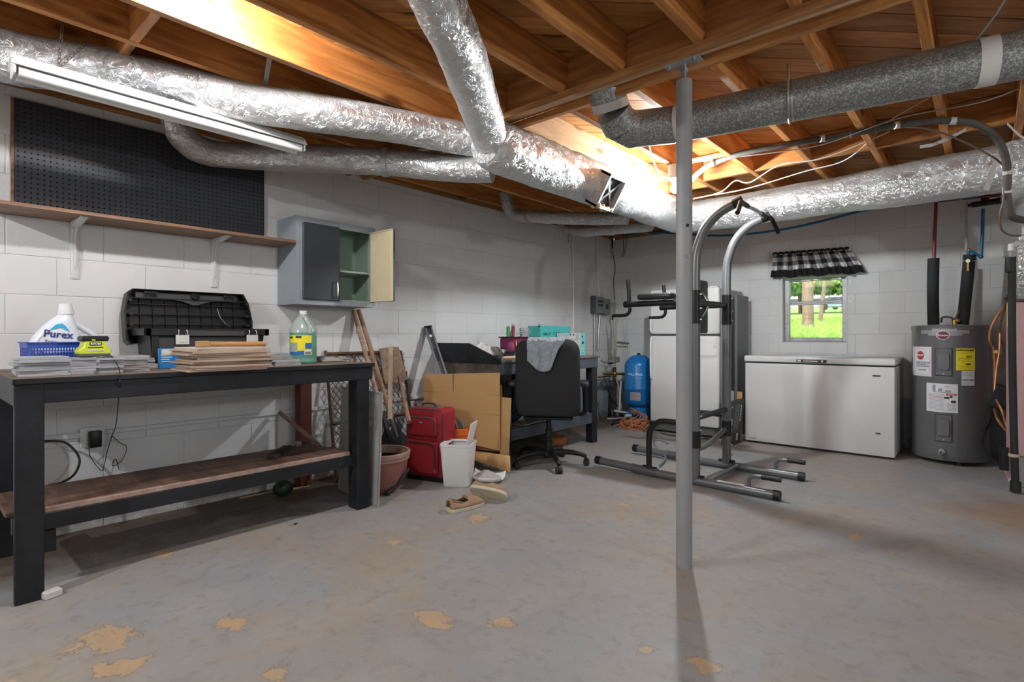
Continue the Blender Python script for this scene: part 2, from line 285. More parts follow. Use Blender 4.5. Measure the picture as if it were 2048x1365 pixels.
# ---------------------------------------------------------------- mesh building
class MB:
    def __init__(s): s.bm = bmesh.new(); s.mi = 0
    def _fin(s, faces):
        for f in faces: f.material_index = s.mi
    def box(s, a, b, bev=0., rot=None, at=None, seg=1):
        """corners a,b; optional rotation matrix about point at"""
        bm = bmesh.new(); x0, y0, z0 = [min(a[i], b[i]) for i in range(3)]; x1, y1, z1 = [max(a[i], b[i]) for i in range(3)]
        bmesh.ops.create_cube(bm, size=1)
        for v in bm.verts: v.co = Vector((x0+(v.co.x+.5)*(x1-x0), y0+(v.co.y+.5)*(y1-y0), z0+(v.co.z+.5)*(z1-z0)))
        if bev: bmesh.ops.bevel(bm, geom=bm.edges[:], offset=min(bev, .49*min(x1-x0, y1-y0, z1-z0)), segments=seg, affect='EDGES', profile=.5)
        s._merge(bm, rot, at); return s
    def _merge(s, bm, rot=None, at=None):
        if rot is not None:
            at = Vector(at) if at is not None else Vector((0, 0, 0))
            mt = Matrix.Translation(at) @ rot.to_4x4() @ Matrix.Translation(-at); bm.transform(mt)
        m = {}
        for v in bm.verts: m[v] = s.bm.verts.new(v.co)
        for f in bm.faces:
            try: nf = s.bm.faces.new([m[v] for v in f.verts]); nf.material_index = s.mi
            except ValueError: pass
        bm.free()
    def tube(s, pts, r, seg=12, cap=True, wob=None, sm=0, flat=1.):
        pts = [Vector(p) for p in pts]
        rs = list(r) if isinstance(r, (list, tuple)) else [r]*len(pts)
        if sm: pts, rs = crom(pts, rs, sm)
        n = len(pts); tang = []
        for i in range(n):
            d = pts[min(i+1, n-1)]-pts[max(i-1, 0)]; tang.append(d.normalized())
        up = Vector((0, 0, 1)) if abs(tang[0].z) < .9 else Vector((1, 0, 0))
        nn = (up-tang[0]*up.dot(tang[0])).normalized(); rings = []
        L = 0
        for i in range(n):
            if i: L += (pts[i]-pts[i-1]).length
            nn = (nn-tang[i]*nn.dot(tang[i])).normalized(); bb = tang[i].cross(nn); ring = []
            for k in range(seg):
                a = 2*PI*k/seg; rr = rs[i]
                if wob: rr *= 1+wob(L, a)
                ring.append(s.bm.verts.new(pts[i]+(nn*math.cos(a)*flat+bb*math.sin(a))*rr))
            rings.append(ring)
        for i in range(n-1):
            for k in range(seg):
                f = s.bm.faces.new((rings[i][k], rings[i][(k+1) % seg], rings[i+1][(k+1) % seg], rings[i+1][k])); f.material_index = s.mi
        if cap and seg > 2:
            f = s.bm.faces.new(rings[0][::-1]); f.material_index = s.mi
            f = s.bm.faces.new(rings[-1]); f.material_index = s.mi
        return s
    def cyl(s, a, b, r, seg=20, r2=None): return s.tube([a, b], [r, r if r2 is None else r2], seg)
    def lathe(s, c, prof, seg=28, sx=1., sy=1., rot=None):
        """prof: list of (r,z) bottom to top about centre c"""
        c = Vector(c); rings = []; bm = bmesh.new()
        for r, z in prof:
            if r < 1e-5: rings.append([bm.verts.new((0, 0, z))]); continue
            rings.append([bm.verts.new((r*sx*math.cos(2*PI*k/seg), r*sy*math.sin(2*PI*k/seg), z)) for k in range(seg)])
        for i in range(len(rings)-1):
            A, B = rings[i], rings[i+1]
            if len(A) == 1 and len(B) == 1: continue
            for k in range(seg):
                k2 = (k+1) % seg
                if len(A) == 1: bm.faces.new((A[0], B[k2], B[k]))
                elif len(B) == 1: bm.faces.new((A[k], A[k2], B[0]))
                else: bm.faces.new((A[k], A[k2], B[k2], B[k]))
        for q, rv in ((rings[0], True), (rings[-1], False)):
            if len(q) > 1: bm.faces.new(q[::-1] if rv else q)
        if rot is not None: bm.transform(rot.to_4x4())
        bm.transform(Matrix.Translation(c)); s._merge(bm); return s
    def prism(s, poly, ext, bev=0.):
        """poly: 3d points (planar), ext: extrusion vector"""
        bm = bmesh.new(); e = Vector(ext); A = [bm.verts.new(Vector(p)) for p in poly]; B = [bm.verts.new(Vector(p)+e) for p in poly]
        n = len(poly); bm.faces.new(A[::-1]); bm.faces.new(B)
        for i in range(n): bm.faces.new((A[i], A[(i+1) % n], B[(i+1) % n], B[i]))
        bmesh.ops.recalc_face_normals(bm, faces=bm.faces[:])
        if bev: bmesh.ops.bevel(bm, geom=bm.edges[:], offset=bev, segments=1, affect='EDGES')
        s._merge(bm); return s
    def grid(s, fn, nu, nv, thick=0.):
        vs = [[s.bm.verts.new(fn(i/nu, j/nv)) for j in range(nv+1)] for i in range(nu+1)]
        for i in range(nu):
            for j in range(nv):
                f = s.bm.faces.new((vs[i][j], vs[i+1][j], vs[i+1][j+1], vs[i][j+1])); f.material_index = s.mi
        return s
    def sphere(s, c, r, seg=16, sc=(1, 1, 1)):
        bm = bmesh.new(); bmesh.ops.create_uvsphere(bm, u_segments=seg, v_segments=seg//2+2, radius=r)
        for v in bm.verts: v.co = Vector((v.co.x*sc[0]+c[0], v.co.y*sc[1]+c[1], v.co.z*sc[2]+c[2]))
        s._merge(bm); return s

def crom(pts, rs, k):
    out = []; ro = []; n = len(pts)
    for i in range(n-1):
        p0, p1, p2, p3 = pts[max(i-1, 0)], pts[i], pts[i+1], pts[min(i+2, n-1)]
        for j in range(k):
            t = j/k
            out.append(.5*((2*p1)+(p2-p0)*t+(2*p0-5*p1+4*p2-p3)*t*t+(3*p1-p0-3*p2+p3)*t**3)); ro.append(rs[i]+(rs[i+1]-rs[i])*t)
    out.append(pts[-1]); ro.append(rs[-1]); return out, ro

def mesh_from(bm, name, mats, ang=35):
    me = bpy.data.meshes.new(name); bm.to_mesh(me); bm.free()
    for m in (mats if isinstance(mats, (list, tuple)) else [mats]): me.materials.append(m)
    if len(me.polygons):
        me.polygons.foreach_set('use_smooth', [True]*len(me.polygons)); me.set_sharp_from_angle(angle=R(ang))
    return me
def part(name, mb, mats, parent=None, world=False, **kw):
    """link a mesh; world=True: coordinates are world ones, moved into the parent's frame"""
    bm = mb.bm
    bmesh.ops.recalc_face_normals(bm, faces=bm.faces[:]) if kw.get('fixn', False) else None
    if parent is not None and world:
        w_ = Matrix.Translation(parent.location) @ parent.rotation_euler.to_matrix().to_4x4()
        bm.transform(w_.inverted())
    o = bpy.data.objects.new(name, mesh_from(bm, name, mats, kw.get('ang', 35))); C.objects.link(o)
    if parent is not None: o.parent = parent
    if 'label' in kw: o['label'] = kw['label']
    if 'kind' in kw: o['kind'] = kw['kind']
    if kw.get('solid'):
        md = o.modifiers.new('solid', 'SOLIDIFY'); md.thickness = kw['solid']; md.offset = 0
    return o
def tag(o, label, cat, group=None):
    o['label'] = label; o['category'] = cat
    if group: o['group'] = group
    return o
def thing(name, label, cat, loc=(0, 0, 0), rz=0., group=None, rot=None):
    o = bpy.data.objects.new(name, None); C.objects.link(o); o.empty_display_size = .05
    o.location = loc; o.rotation_euler = rot if rot is not None else (0, 0, rz); return tag(o, label, cat, group)
def solo(name, mb, mats, label, cat, group=None, base=None, **kw):
    """single-mesh thing built in world coordinates; origin moved to its base"""
    bm = mb.bm; vs = [v.co for v in bm.verts]
    if base is None:
        base = Vector(((min(v.x for v in vs)+max(v.x for v in vs))/2, (min(v.y for v in vs)+max(v.y for v in vs))/2, min(v.z for v in vs)))
    bm.transform(Matrix.Translation(-Vector(base)))
    o = bpy.data.objects.new(name, mesh_from(bm, name, mats, kw.get('ang', 35))); C.objects.link(o); o.location = base
    if kw.get('solid'):
        md = o.modifiers.new('solid', 'SOLIDIFY'); md.thickness = kw['solid']; md.offset = 0
    return tag(o, label, cat, group)
def struct(name, mb, m, parent=None):
    o = bpy.data.objects.new(name, mesh_from(mb.bm, name, m)); C.objects.link(o)
    if parent is None: o['kind'] = 'structure'
    else: o.parent = parent
    return o
def sub(name, mb, m, parent, **kw): return part(name, mb, m, parent, **kw)

_boards = {}
def board(name, p0, p1, wy, hz, m, parent=None, roll=0.):
    """lumber from p0 to p1 (centre line); local X = length, wy across, hz tall. origin mid"""
    p0 = Vector(p0); p1 = Vector(p1); L = (p1-p0).length
    key = (round(L, 3), wy, hz, m.name)
    if key not in _boards:
        b = MB().box((-L/2, -wy/2, -hz/2), (L/2, wy/2, hz/2), .0015); _boards[key] = mesh_from(b.bm, name, m)
    o = bpy.data.objects.new(name, _boards[key]); C.objects.link(o); d = (p1-p0)
    q = d.to_track_quat('X', 'Z'); o.rotation_euler = (q.to_matrix() @ Matrix.Rotation(roll, 3, 'X')).to_euler(); o.location = (p0+p1)/2
    if parent is not None: o.parent = parent; o.matrix_parent_inverse = Matrix.Identity(4)
    return o

def text(s, size, m, parent, O, Rv, Uv, align='CENTER', ext=.0006, cyl=None, name='lettering', bold=0.):
    """flat lettering at O (parent frame) reading along Rv, up Uv"""
    cu = bpy.data.curves.new('t', 'FONT'); cu.body = s; cu.size = size; cu.align_x = align; cu.align_y = 'CENTER'; cu.extrude = ext; cu.resolution_u = 2; cu.offset = bold
    to = bpy.data.objects.new('t', cu); C.objects.link(to); bpy.context.view_layer.update()
    dg = bpy.context.evaluated_depsgraph_get(); me = bpy.data.meshes.new_from_object(to.evaluated_get(dg)); bpy.data.objects.remove(to); bpy.data.curves.remove(cu)
    Rv = Vector(Rv).normalized(); Uv = Vector(Uv).normalized(); Nv = Rv.cross(Uv); O = Vector(O)
    for v in me.vertices:
        x, y, z = v.co
        if cyl:  # (centre, radius, angle)
            c, rad, a0 = cyl; a = a0+x/rad; rr = rad+z+ext; v.co = Vector((c[0]+rr*math.cos(a), c[1]+rr*math.sin(a), O.z+y))
        else: v.co = O+Rv*x+Uv*y+Nv*(z+ext)
    me.materials.clear(); me.materials.append(m)
    o = bpy.data.objects.new(name, me); C.objects.link(o); o.parent = parent; return o
def lines(mb, O, Rv, Uv, w, h, n, th=.0012, seed=1, off=.0008):
    """rows of tiny print built as thin bars"""
    rd = random.Random(seed); O = Vector(O); Rv = Vector(Rv); Uv = Vector(Uv); Nv = Rv.cross(Uv)
    for i in range(n):
        y = h*(1-(i+.5)/n); ww = w*rd.uniform(.75, 1)
        p = O+Uv*y+Nv*off; mb.prism([p, p+Rv*ww, p+Rv*ww+Uv*th, p+Uv*th], Nv*.0004)
    return mb
# ================================================================ SETTING
XL, YB, XR, YF = -3.736, 6.34, 3.6, -3.2     # left wall, window wall, right wall, wall behind the camera
ZT = 2.352
ZJ = 2.355                                    # underside of joists
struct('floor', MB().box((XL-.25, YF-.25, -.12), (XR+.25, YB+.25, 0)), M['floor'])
wl = struct('wall_left', MB().box((XL-.2, YF-.2, 0), (XL-.0035, YB+.2, ZT)), M['joint'])
WX0, WX1, WZ0, WZ1 = -1.684, -1.042, 1.0, 1.694
mb = MB()
mb.box((XL-.2, YB+.0035, 0), (WX0, YB+.2, ZT)); mb.box((WX1, YB+.0035, 0), (XR+.2, YB+.2, ZT))
mb.box((WX0, YB+.0035, 0), (WX1, YB+.2, WZ0)); mb.box((WX0, YB+.0035, WZ1), (WX1, YB+.2, ZT))
wb = struct('wall_back', mb, M['joint'])
struct('wall_right', MB().box((XR, YF-.2, 0), (XR+.2, YB+.2, ZT)), M['white_wall'])
struct('wall_front', MB().box((XL-.2, YF-.2, 0), (XR+.2, YF, ZT)), M['white_wall'])
_bk = {}
def block(parent, along, a, b, z0, z1, low):
    """one painted concrete block with eased arrises; along='Y' for the left wall, 'X' for the window wall"""
    g = .0012; key = (along, round(b-a, 3), round(z1-z0, 3), low)
    if key not in _bk:
        w_, h_ = (b-a)/2-g, (z1-z0)/2-g; e = .003; d = .004
        bm = bmesh.new(); o_ = [(-w_, -h_), (w_, -h_), (w_, h_), (-w_, h_)]; i_ = [(-w_+e, -h_+e), (w_-e, -h_+e), (w_-e, h_-e), (-w_+e, h_-e)]
        def pt(p, q): return (q, p[0], p[1]) if along == 'Y' else (p[0], -q, p[1])
        V0 = [bm.verts.new(pt(p, -.012)) for p in o_]; V1 = [bm.verts.new(pt(p, -.0025)) for p in o_]; V2 = [bm.verts.new(pt(p, 0)) for p in i_]
        bm.faces.new(V2)
        for A, B in ((V0, V1), (V1, V2)):
            for k in range(4): bm.faces.new((A[k], A[(k+1) % 4], B[(k+1) % 4], B[k]))
        bmesh.ops.recalc_face_normals(bm, faces=bm.faces[:])
        c = sum((f.normal for f in bm.faces if len(set(f.verts) & set(V2)) == 4), Vector())
        want = Vector((1, 0, 0)) if along == 'Y' else Vector((0, -1, 0))
        if c.dot(want) < 0: bmesh.ops.reverse_faces(bm, faces=bm.faces[:])
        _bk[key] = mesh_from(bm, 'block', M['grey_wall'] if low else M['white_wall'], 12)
    o = bpy.data.objects.new('block', _bk[key]); C.objects.link(o); j = random.uniform(-.0008, .0008)
    o.location = (XL+j, (a+b)/2, (z0+z1)/2) if along == 'Y' else ((a+b)/2, YB+j, (z0+z1)/2); o.parent = parent
BW = .4064
for n in range(-1, 12):
    z0 = max(0, .069+.2032*n); z1 = min(ZT, .069+.2032*(n+1))
    off = 0 if n % 2 else BW/2
    y = -.45+off-BW
    while y < YB-.01:
        a, b = max(y, -.45), min(y+BW, YB)
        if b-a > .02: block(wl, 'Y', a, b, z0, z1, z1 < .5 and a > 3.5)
        y += BW
    x = XL+(.12 if n % 2 else .12+BW/2)-BW
    while x < 1.3:
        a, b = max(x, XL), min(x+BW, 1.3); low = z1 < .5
        segs = [(a, b, z0, z1)]
        if z1 > WZ0+.001 and z0 < WZ1-.001:
            segs = []
            if a < WX0: segs.append((a, min(b, WX0), z0, z1))
            if b > WX1: segs.append((max(a, WX1), b, z0, z1))
            if z0 < WZ0 and b > WX0 and a < WX1: segs.append((max(a, WX0), min(b, WX1), z0, WZ0))
        for (p, q, r_, s_) in segs:
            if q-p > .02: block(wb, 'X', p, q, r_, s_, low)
        x += BW
# vertical foundation ledge line / low painted plinth strip on the left wall under the bench
trim = struct('trim_1', MB().box((XL, .2, .52), (XL+.022, 3.3, .545), .004), M['white_wall'])

# ---- ceiling: subfloor backing, diagonal planks, joists, beam, blocking
ceil = struct('ceiling', MB().box((XL-.2, YF-.2, 2.556), (XR+.2, YB+.2, 2.62)), mat('dark_gap_backing', (.05, .025, .01), .9))
q2 = math.sqrt(.5); pw = .138
def clip(poly, ax, val, keep_less):
    out = []
    for i in range(len(poly)):
        p, q = poly[i], poly[(i+1) % len(poly)]
        ip = (p[ax] <= val) if keep_less else (p[ax] >= val); iq = (q[ax] <= val) if keep_less else (q[ax] >= val)
        if ip: out.append(p)
        if ip != iq:
            t = (val-p[ax])/(q[ax]-p[ax]); out.append((p[0]+(q[0]-p[0])*t, p[1]+(q[1]-p[1])*t))
    return out
c = -3.6
while c < 7.2:
    def w2(l, c_): return ((l-c_)*q2, (l+c_)*q2)
    poly = [w2(-9, c), w2(9, c), w2(9, c+pw-.0065), w2(-9, c+pw-.0065)]
    for ax, val, kl in ((0, XL, False), (0, 2.6, True), (1, -1.2, False), (1, YB, True)):
        poly = clip(poly, ax, val, kl)
        if len(poly) < 3: break
    if len(poly) >= 3:
        # to local frame rotated by 45 degrees
        cx = sum(p[0] for p in poly)/len(poly); cy = sum(p[1] for p in poly)/len(poly)
        dz = random.uniform(0, .002)
        loc = [(((p[0]-cx)+(p[1]-cy))*q2, (-(p[0]-cx)+(p[1]-cy))*q2, 0) for p in poly]
        o = bpy.data.objects.new('plank', mesh_from(MB().prism(loc, (0, 0, .015)).bm, 'plank', M['plank'])); C.objects.link(o)
        o.location = (cx, cy, 2.539+dz); o.rotation_euler = (0, 0, R(45)); o.parent = ceil
    c += pw
JH = .184; zc = ZJ+JH/2-.001
BY0, BY1 = 2.33, 2.44
near = [-3.6, -3.2, -2.80, -2.46, -2.10, -1.67, -1.32, -.935, -.55, -.17, .22, .62, 1.02, 1.42, 1.82, 2.22]
far = [-3.6, -3.2, -2.80, -2.5, -1.77, -1.37, -.97, -.575, -.19, .16, .56, .96, 1.36, 1.76, 2.16]
for x in near: board('joist', (x, -1.2, zc), (x, BY0, zc), .038, JH, M['joist'], ceil)
for x in far: board('joist', (x, BY1, zc), (x, YB, zc), .038, JH, M['joist'], ceil)
board('joist', (-2.17, BY1, zc-.01), (-2.17, 4.62, zc-.01), .045, JH+.02, M['joist_pale'], ceil)
board('beam_ply', (XL, 2.3485, 2.4445), (2.6, 2.3485, 2.4445), .037, .189, M['beam'], ceil)
board('beam_ply', (XL, 2.3865, 2.442), (2.6, 2.3865, 2.442), .037, .192, M['joist_pale'], ceil)
board('beam_ply', (XL, 2.4235, 2.4475), (2.6, 2.4235, 2.4475), .035, .185, M['beam'], ceil)
board('ledger_strip', (XL, 2.311, 2.337), (2.6, 2.311, 2.337), .036, .036, M['beam'], ceil)
board('ledger_strip', (XL, 2.459, 2.337), (2.6, 2.459, 2.337), .034, .036, M['beam'], ceil)
def blocking(xs, y, m='joist'):
    for a, b in zip(xs[:-1], xs[1:]): board('blocking', (a+.019, y, zc), (b-.019, y, zc), .036, .18, M[m], ceil)
blocking([-3.2, -2.80, -2.46], .68)
blocking([-1.77, -1.37, -.97, -.575, -.19, .16, .56], 4.42)
blocking([-2.5, -2.17], 4.6); blocking([-2.17+.0, -1.77], 4.6)
board('joist', (-2.17, 4.64, zc), (-2.17, YB, zc), .038, JH, M['joist'], ceil)
board('rim_joist', (XL-.02, -1.2, zc), (XL-.02, YB, zc), .04, JH, M['beam'], ceil)
board('rim_joist', (XL, YB+.02, zc), (2.6, YB+.02, zc), .04, JH, M['beam'], ceil)

# ---- window
wn = bpy.data.objects.new('window_1', None); C.objects.link(wn); wn.location = ((WX0+WX1)/2, YB+.1, WZ0); wn['kind'] = 'structure'
fy0, fy1 = YB+.085, YB+.13
alu = mat('old_aluminium', (.42, .41, .42), .45, .5, var=(.3, .29, .29), vs=25)
mb = MB()
mb.box((WX0+.035, fy0, WZ0+.012), (WX0+.085, fy1, WZ1-.01), .003).box((WX1-.06, fy0, WZ0+.012), (WX1-.02, fy1, WZ1-.01), .003)
mb.box((WX0+.0852, fy0+.001, WZ0+.012), (WX1-.0602, fy1, WZ0+.05), .003).box((WX0+.0852, fy0+.001, WZ1-.04), (WX1-.0602, fy1, WZ1-.01), .003)
part('window_frame', mb, alu, wn, world=True)
mb = MB().box((WX0+.085, fy0-.004, 1.400), (WX1-.06, fy0+.03, 1.440), .004); mb.box((WX0+.085, fy0-.012, 1.418), (WX1-.06, fy0, 1.426), .002)
part('meeting_rail', mb, alu, wn, world=True)
part('pane', MB().box((WX0+.085, fy0+.02, WZ0+.05), (WX1-.06, fy0+.023, 1.406)), M['glass'], wn, world=True)
part('pane', MB().box((WX0+.085, fy0+.03, 1.436), (WX1-.06, fy0+.033, WZ1-.04)), M['glass'], wn, world=True)
mb = MB(); mb.prism([(WX0, YB-.002, WZ0-.012), (WX0, YB+.09, WZ0+.012), (WX0, YB+.2, WZ0+.012), (WX0, YB+.2, WZ0-.02), (WX0, YB, WZ0-.02)], (WX1-WX0, 0, 0))
part('window_sill', mb, M['white_wall'], wn, world=True)
mb = MB().box((WX0-.002, YB-.002, WZ0-.01), (WX0+.036, YB+.13, WZ1), .003); mb.box((WX1-.02, YB+.06, WZ0), (WX1+.002, YB+.13, WZ1), .003)
part('reveal', mb, M['white_wall'], wn, world=True)
# shutter stubs and old brackets beside the opening
for (u, v, h_) in ((1551, 600, .05), (1701, 597, .06), (1703, 563, .03), (1552, 575, .04)):
    p = AY(u, v, YB)
    mb = MB().box((p.x-.018, YB-.006, p.z-h_*.7), (p.x+.018, YB-.001, p.z+h_*.5), .001); mb.box((p.x-.004, YB-.02, p.z-.012), (p.x+.004, YB, p.z+.012), .001)
    solo('wall_plate', mb, M['white_metal'], {1551: 'small painted hook plate left of the window at mid height', 1701: 'painted hook plate right of the window at mid height', 1703: 'short painted plate under right end of the checked valance', 1552: 'short painted bracket under left end of the checked valance'}[u], 'bracket')

# ---- outside
mb = MB()
def land(a, b):
    x = -70+120*a; y = 6.6+110*b
    return Vector((x, y, .93+.047*(y-6.6)+.05*noise.noise(Vector((x*.6, y*.6, 0)))))
mb.grid(land, 120, 120)
grass = mat('grass', (.22, .42, .06), .9, var=(.42, .60, .12), vs=1.3, coord='Object', bump=.6, bs=9)
o = part('lawn', mb, grass); o['kind'] = 'structure'
rd = random.Random(3)
mb = MB()
for i in range(5200):
    t_ = rd.uniform(6.9, 20); u_ = rd.uniform(1540, 1720); d = D(u_)*t_; x, y = d.x, d.y
    if y < 6.75: continue
    z = .93+.047*(y-6.6)+.05*noise.noise(Vector((x*.6, y*.6, 0))); h_ = rd.uniform(.04, .1); a = rd.uniform(0, 6.28); dx, dy = math.cos(a)*.012, math.sin(a)*.012
    f = mb.bm.faces.new([mb.bm.verts.new((x-dx, y-dy, z)), mb.bm.verts.new((x+dx, y+dy, z)), mb.bm.verts.new((x+rd.uniform(-.04, .04), y+rd.uniform(-.04, .04), z+h_))])
gt = part('grass_tufts', mb, mat('grass_blade', (.30, .50, .08), .8, var=(.45, .62, .14), vs=3), None)
tag(gt, 'bright green grass blades on the lawn outside the window', 'grass'); gt['kind'] = 'stuff'
leafy = mat('leaves', (.12, .30, .06), .7, var=(.38, .56, .16), vs=.9)
bark = mat('bark', (.20, .13, .09), .9, var=(.33, .24, .18), vs=10, stretch=(3, 3, .4), bump=.6, bs=14)
def tree(u, t_, rad, h_, label, crown=1.6, n=900, trunk=True, lean=0., seed=1, cz=None, ls=1.):
    b_ = D(u)*t_; z = .93+.047*(b_.y-6.6); th = thing('tree', label, 'tree', (b_.x, b_.y, z-.05)); rd = random.Random(seed)
    mb = MB(); mb.tube([(0, 0, -.1), (.01, 0, .15), (lean*.3, 0, h_*.4), (lean, 0, h_)], [rad*1.5, rad*1.08, rad, rad*.8], 14, sm=4, wob=lambda L, a: .06*noise.noise(Vector((L*2, math.cos(a)*3, math.sin(a)*3))))
    part('trunk', mb, bark, th)
    mb = MB(); cz = cz or h_
    for i in range(n):
        a = rd.uniform(0, 2*PI); r_ = crown*rd.random()**.5; zz = rd.uniform(-.52, .7)*crown*(1-.5*(r_/crown)**2); q = Vector((lean+r_*math.cos(a), r_*math.sin(a), cz+zz)); s_ = rd.uniform(.09, .2)*ls
        v1 = Vector((rd.uniform(-1, 1), rd.uniform(-1, 1), rd.uniform(-1, 1))).normalized(); v2 = v1.orthogonal().normalized()
        mb.bm.faces.new([mb.bm.verts.new(q+v1*s_), mb.bm.verts.new(q+v2*s_*.5), mb.bm.verts.new(q-v1*s_), mb.bm.verts.new(q-v2*s_*.5)])
    part('foliage', mb, leafy, th, kind='stuff'); return th
tree(1615, 12.2, .112, 4.2, 'thick bare trunk standing on the lawn in the middle of the window view', 1.8, 400, cz=5.0)
tree(1640, 15.0, .05, 4.6, 'thinner leaning tree just right of the thick trunk outside', 1.8, 500, lean=.7, cz=5.2)
for u_, t_, lab_, sd_ in ((1560, 34, 'leafy tree at left of the window view beyond the lawn', 4), (1600, 38, 'leafy tree behind the thick trunk beyond the lawn', 9), (1645, 36, 'leafy tree right of centre beyond the lawn', 5), (1688, 33, 'leafy tree at the right edge of the window view', 6), (1725, 37, 'broad leafy tree hidden mostly by the right window jamb', 8)):
    tree(u_, t_, .12, 2.6, lab_, 2.5, 4200, seed=sd_, cz=2.55, ls=1.5)
# parked vehicles beyond the lawn
def car(u, t_, col, label, L=4.4):
    b_ = D(u)*t_; z = .93+.047*(b_.y-6.6); th = thing('car', label, 'car', (b_.x, b_.y, z), R(YAW-30))
    pm = mat('car_paint', col, .3, coat=.5)
    mb = MB().box((-L/2, -.85, .3), (L/2, .85, .85), .12, seg=2); part('body', mb, pm, th)
    mb = MB().prism([(-L*.38, -.75, .85), (-L*.25, -.72, 1.42), (L*.22, -.72, 1.42), (L*.36, -.75, .85)], (0, 1.46, 0), .03); part('cabin', mb, mat('car_glass', (.03, .05, .06), .15), th)
    mb = MB().box((-L*.24, -.7, 1.40), (L*.21, .7, 1.45), .02); part('roof', mb, pm, th)
    for x in (-L*.32, L*.32):
        for y in (-.86, .7): part('wheel', MB().tube([(x, y, .33), (x, y+.18, .33)], .33, 18), M['black_rubber'], th)
car(1582, 66, (.8, .8, .8), 'white car parked beyond the lawn left of the thick trunk')
car(1645, 68, (.78, .8, .82), 'white car parked beyond the lawn right of the thick trunk')
car(1678, 62, (.25, .35, .42), 'blue-grey car parked beyond the lawn near right window jamb')

# ================================================================ STEEL COLUMN
COLX, COLY = -1.052, 2.417
th = thing('steel_column', 'grey painted tubular steel column holding up the ceiling beam', 'column', (COLX, COLY, 0))
mb = MB().tube([(0, 0, 0), (0, 0, 2.262)], .0365, 32); mb.tube([(0, 0, .43), (0, 0, .437)], .0375, 32)
part('pipe', mb, M['grey_paint'], th)
part('threaded_rod', MB().tube([(0, 0, 2.255), (0, 0, 2.34)], .013, 14).tube([(0, 0, 2.30), (0, 0, 2.318)], .02, 6), M['steel_plain'], th)
part('top_plate', MB().box((-.085, -.06, 2.338), (.085, .062, 2.345), .002), mat('zinc_plate', (.5, .52, .55), .4, .7), th)
for x, y in ((-.06, -.03), (.06, .03), (-.06, .035), (.06, -.035)): part('plate_bolt', MB().cyl((x, y, 2.325), (x, y, 2.339), .008, 6), M['steel_plain'], th)
for (az, z) in ((-3.1, 1.66), (-1.0, 1.585), (-3.1, 1.51), (-3.0, 1.42)):
    d = Vector((math.cos(az+.85), math.sin(az+.85), 0)) if az > -3.05 and az < -2.9 else Vector((math.cos(az), math.sin(az), 0))
for (a_, z) in ((-165, 1.665), (-42, 1.583), (-165, 1.508), (-168, 1.42)):
    d = Vector((math.cos(R(a_)), math.sin(R(a_)), 0)); part('hole_disc', MB().cyl(d*.033+Vector((0, 0, z)), d*.0368+Vector((0, 0, z)), .0085, 14), M['black_rubber'], th)  # black discs stand in for the shade inside open holes
d = Vector((math.cos(R(-38)), math.sin(R(-38)), 0)); part('locking_bolt', MB().cyl(d*.03+Vector((0, 0, 1.44)), d*.045+Vector((0, 0, 1.44)), .008, 6), M['grey_paint'], th)

# ================================================================ DUCTS
def wob(amp, fr=5., seed=0.):
    return lambda L, a: amp*noise.noise(Vector((L*fr+seed, math.cos(a)*1.6, math.sin(a)*1.6)))+amp*.5*noise.noise(Vector((L*fr*4+seed, math.cos(a)*4, math.sin(a)*4)))
def band(mb, c, d, r, w_=.045, seg=32):
    d = Vector(d).normalized(); c = Vector(c); mb.tube([c-d*w_/2, c+d*w_/2], r, seg)
def strap(u, v, t_, top, label, m='steel_plain'):
    pass
# A: long insulated run under the left joists
pA = [P(-230, 50, 2.05)+(P(-230, 50, 2.05)-P(0, 111, 2.29))*2, P(-230, 50, 2.05), P(0, 111, 2.29), P(200, 141, 2.48), P(350, 172, 2.62), P(513, 207, 2.78), P(700, 236, 2.95), P(820, 257, 3.10), P(960, 285, 3.26)]
solo('foil_duct', MB().tube(pA, [.108, .108, .108, .103, .098, .098, .098, .095, .095], 32, sm=22, wob=wob(.09)), M['foil'], 'long foil-wrapped duct running under the joists above the black pegboard', 'duct')
# B: main trunk
TX, TZ, TR = -2.15, 2.185, .155
mb = MB(); pts = [(TX-.0, 2.22, TZ), (TX, 2.35, TZ), (TX, 3.0, TZ), (TX, 3.6, TZ), (TX, 4.2, TZ), (TX, 4.7, TZ), (TX+.05, 4.88, TZ-.01)]
mb.tube([Vector(p) for p in pts], [.12, .15, TR, TR, TR-.004, TR, .14], 40, sm=26, wob=wob(.07, 4, 9))
trunk = thing('trunk_duct', 'thick foil-wrapped trunk duct running from the junction towards the far corner', 'duct', (TX, 3.5, TZ-TR))
part('casing', mb, M['foil'], trunk, world=True)
# open register boot on its side/underside
mb = MB(); cx_, cy_, cz_ = TX+.115, 3.33, TZ-.075
rt = Matrix.Rotation(R(-58), 3, 'Y')
def rb(mb, a, b, bev=0):
    c3 = Vector((cx_, cy_, cz_)); a = c3+(Vector(a)-c3)*1.35; b = c3+(Vector(b)-c3)*1.35; mb.box(a, b, bev, rot=rt, at=(cx_, cy_, cz_))
for (a, b) in (((-.09, -.085, -.05), (-.075, .085, .03)), ((.075, -.085, -.05), (.09, .085, .03)), ((-.09, -.085, -.05), (.09, -.07, .03)), ((-.09, .07, -.05), (.09, .085, .03))):
    rb(mb, (cx_+a[0], cy_+a[1], cz_+a[2]), (cx_+b[0], cy_+b[1], cz_+b[2]), .003)
part('register_boot', mb, M['foil_rag'], trunk, world=True)
mb = MB(); rb(mb, (cx_-.075, cy_-.07, cz_-.022), (cx_+.075, cy_+.07, cz_-.018)); part('opening', mb, M['dark_grey_plastic'], trunk, world=True)
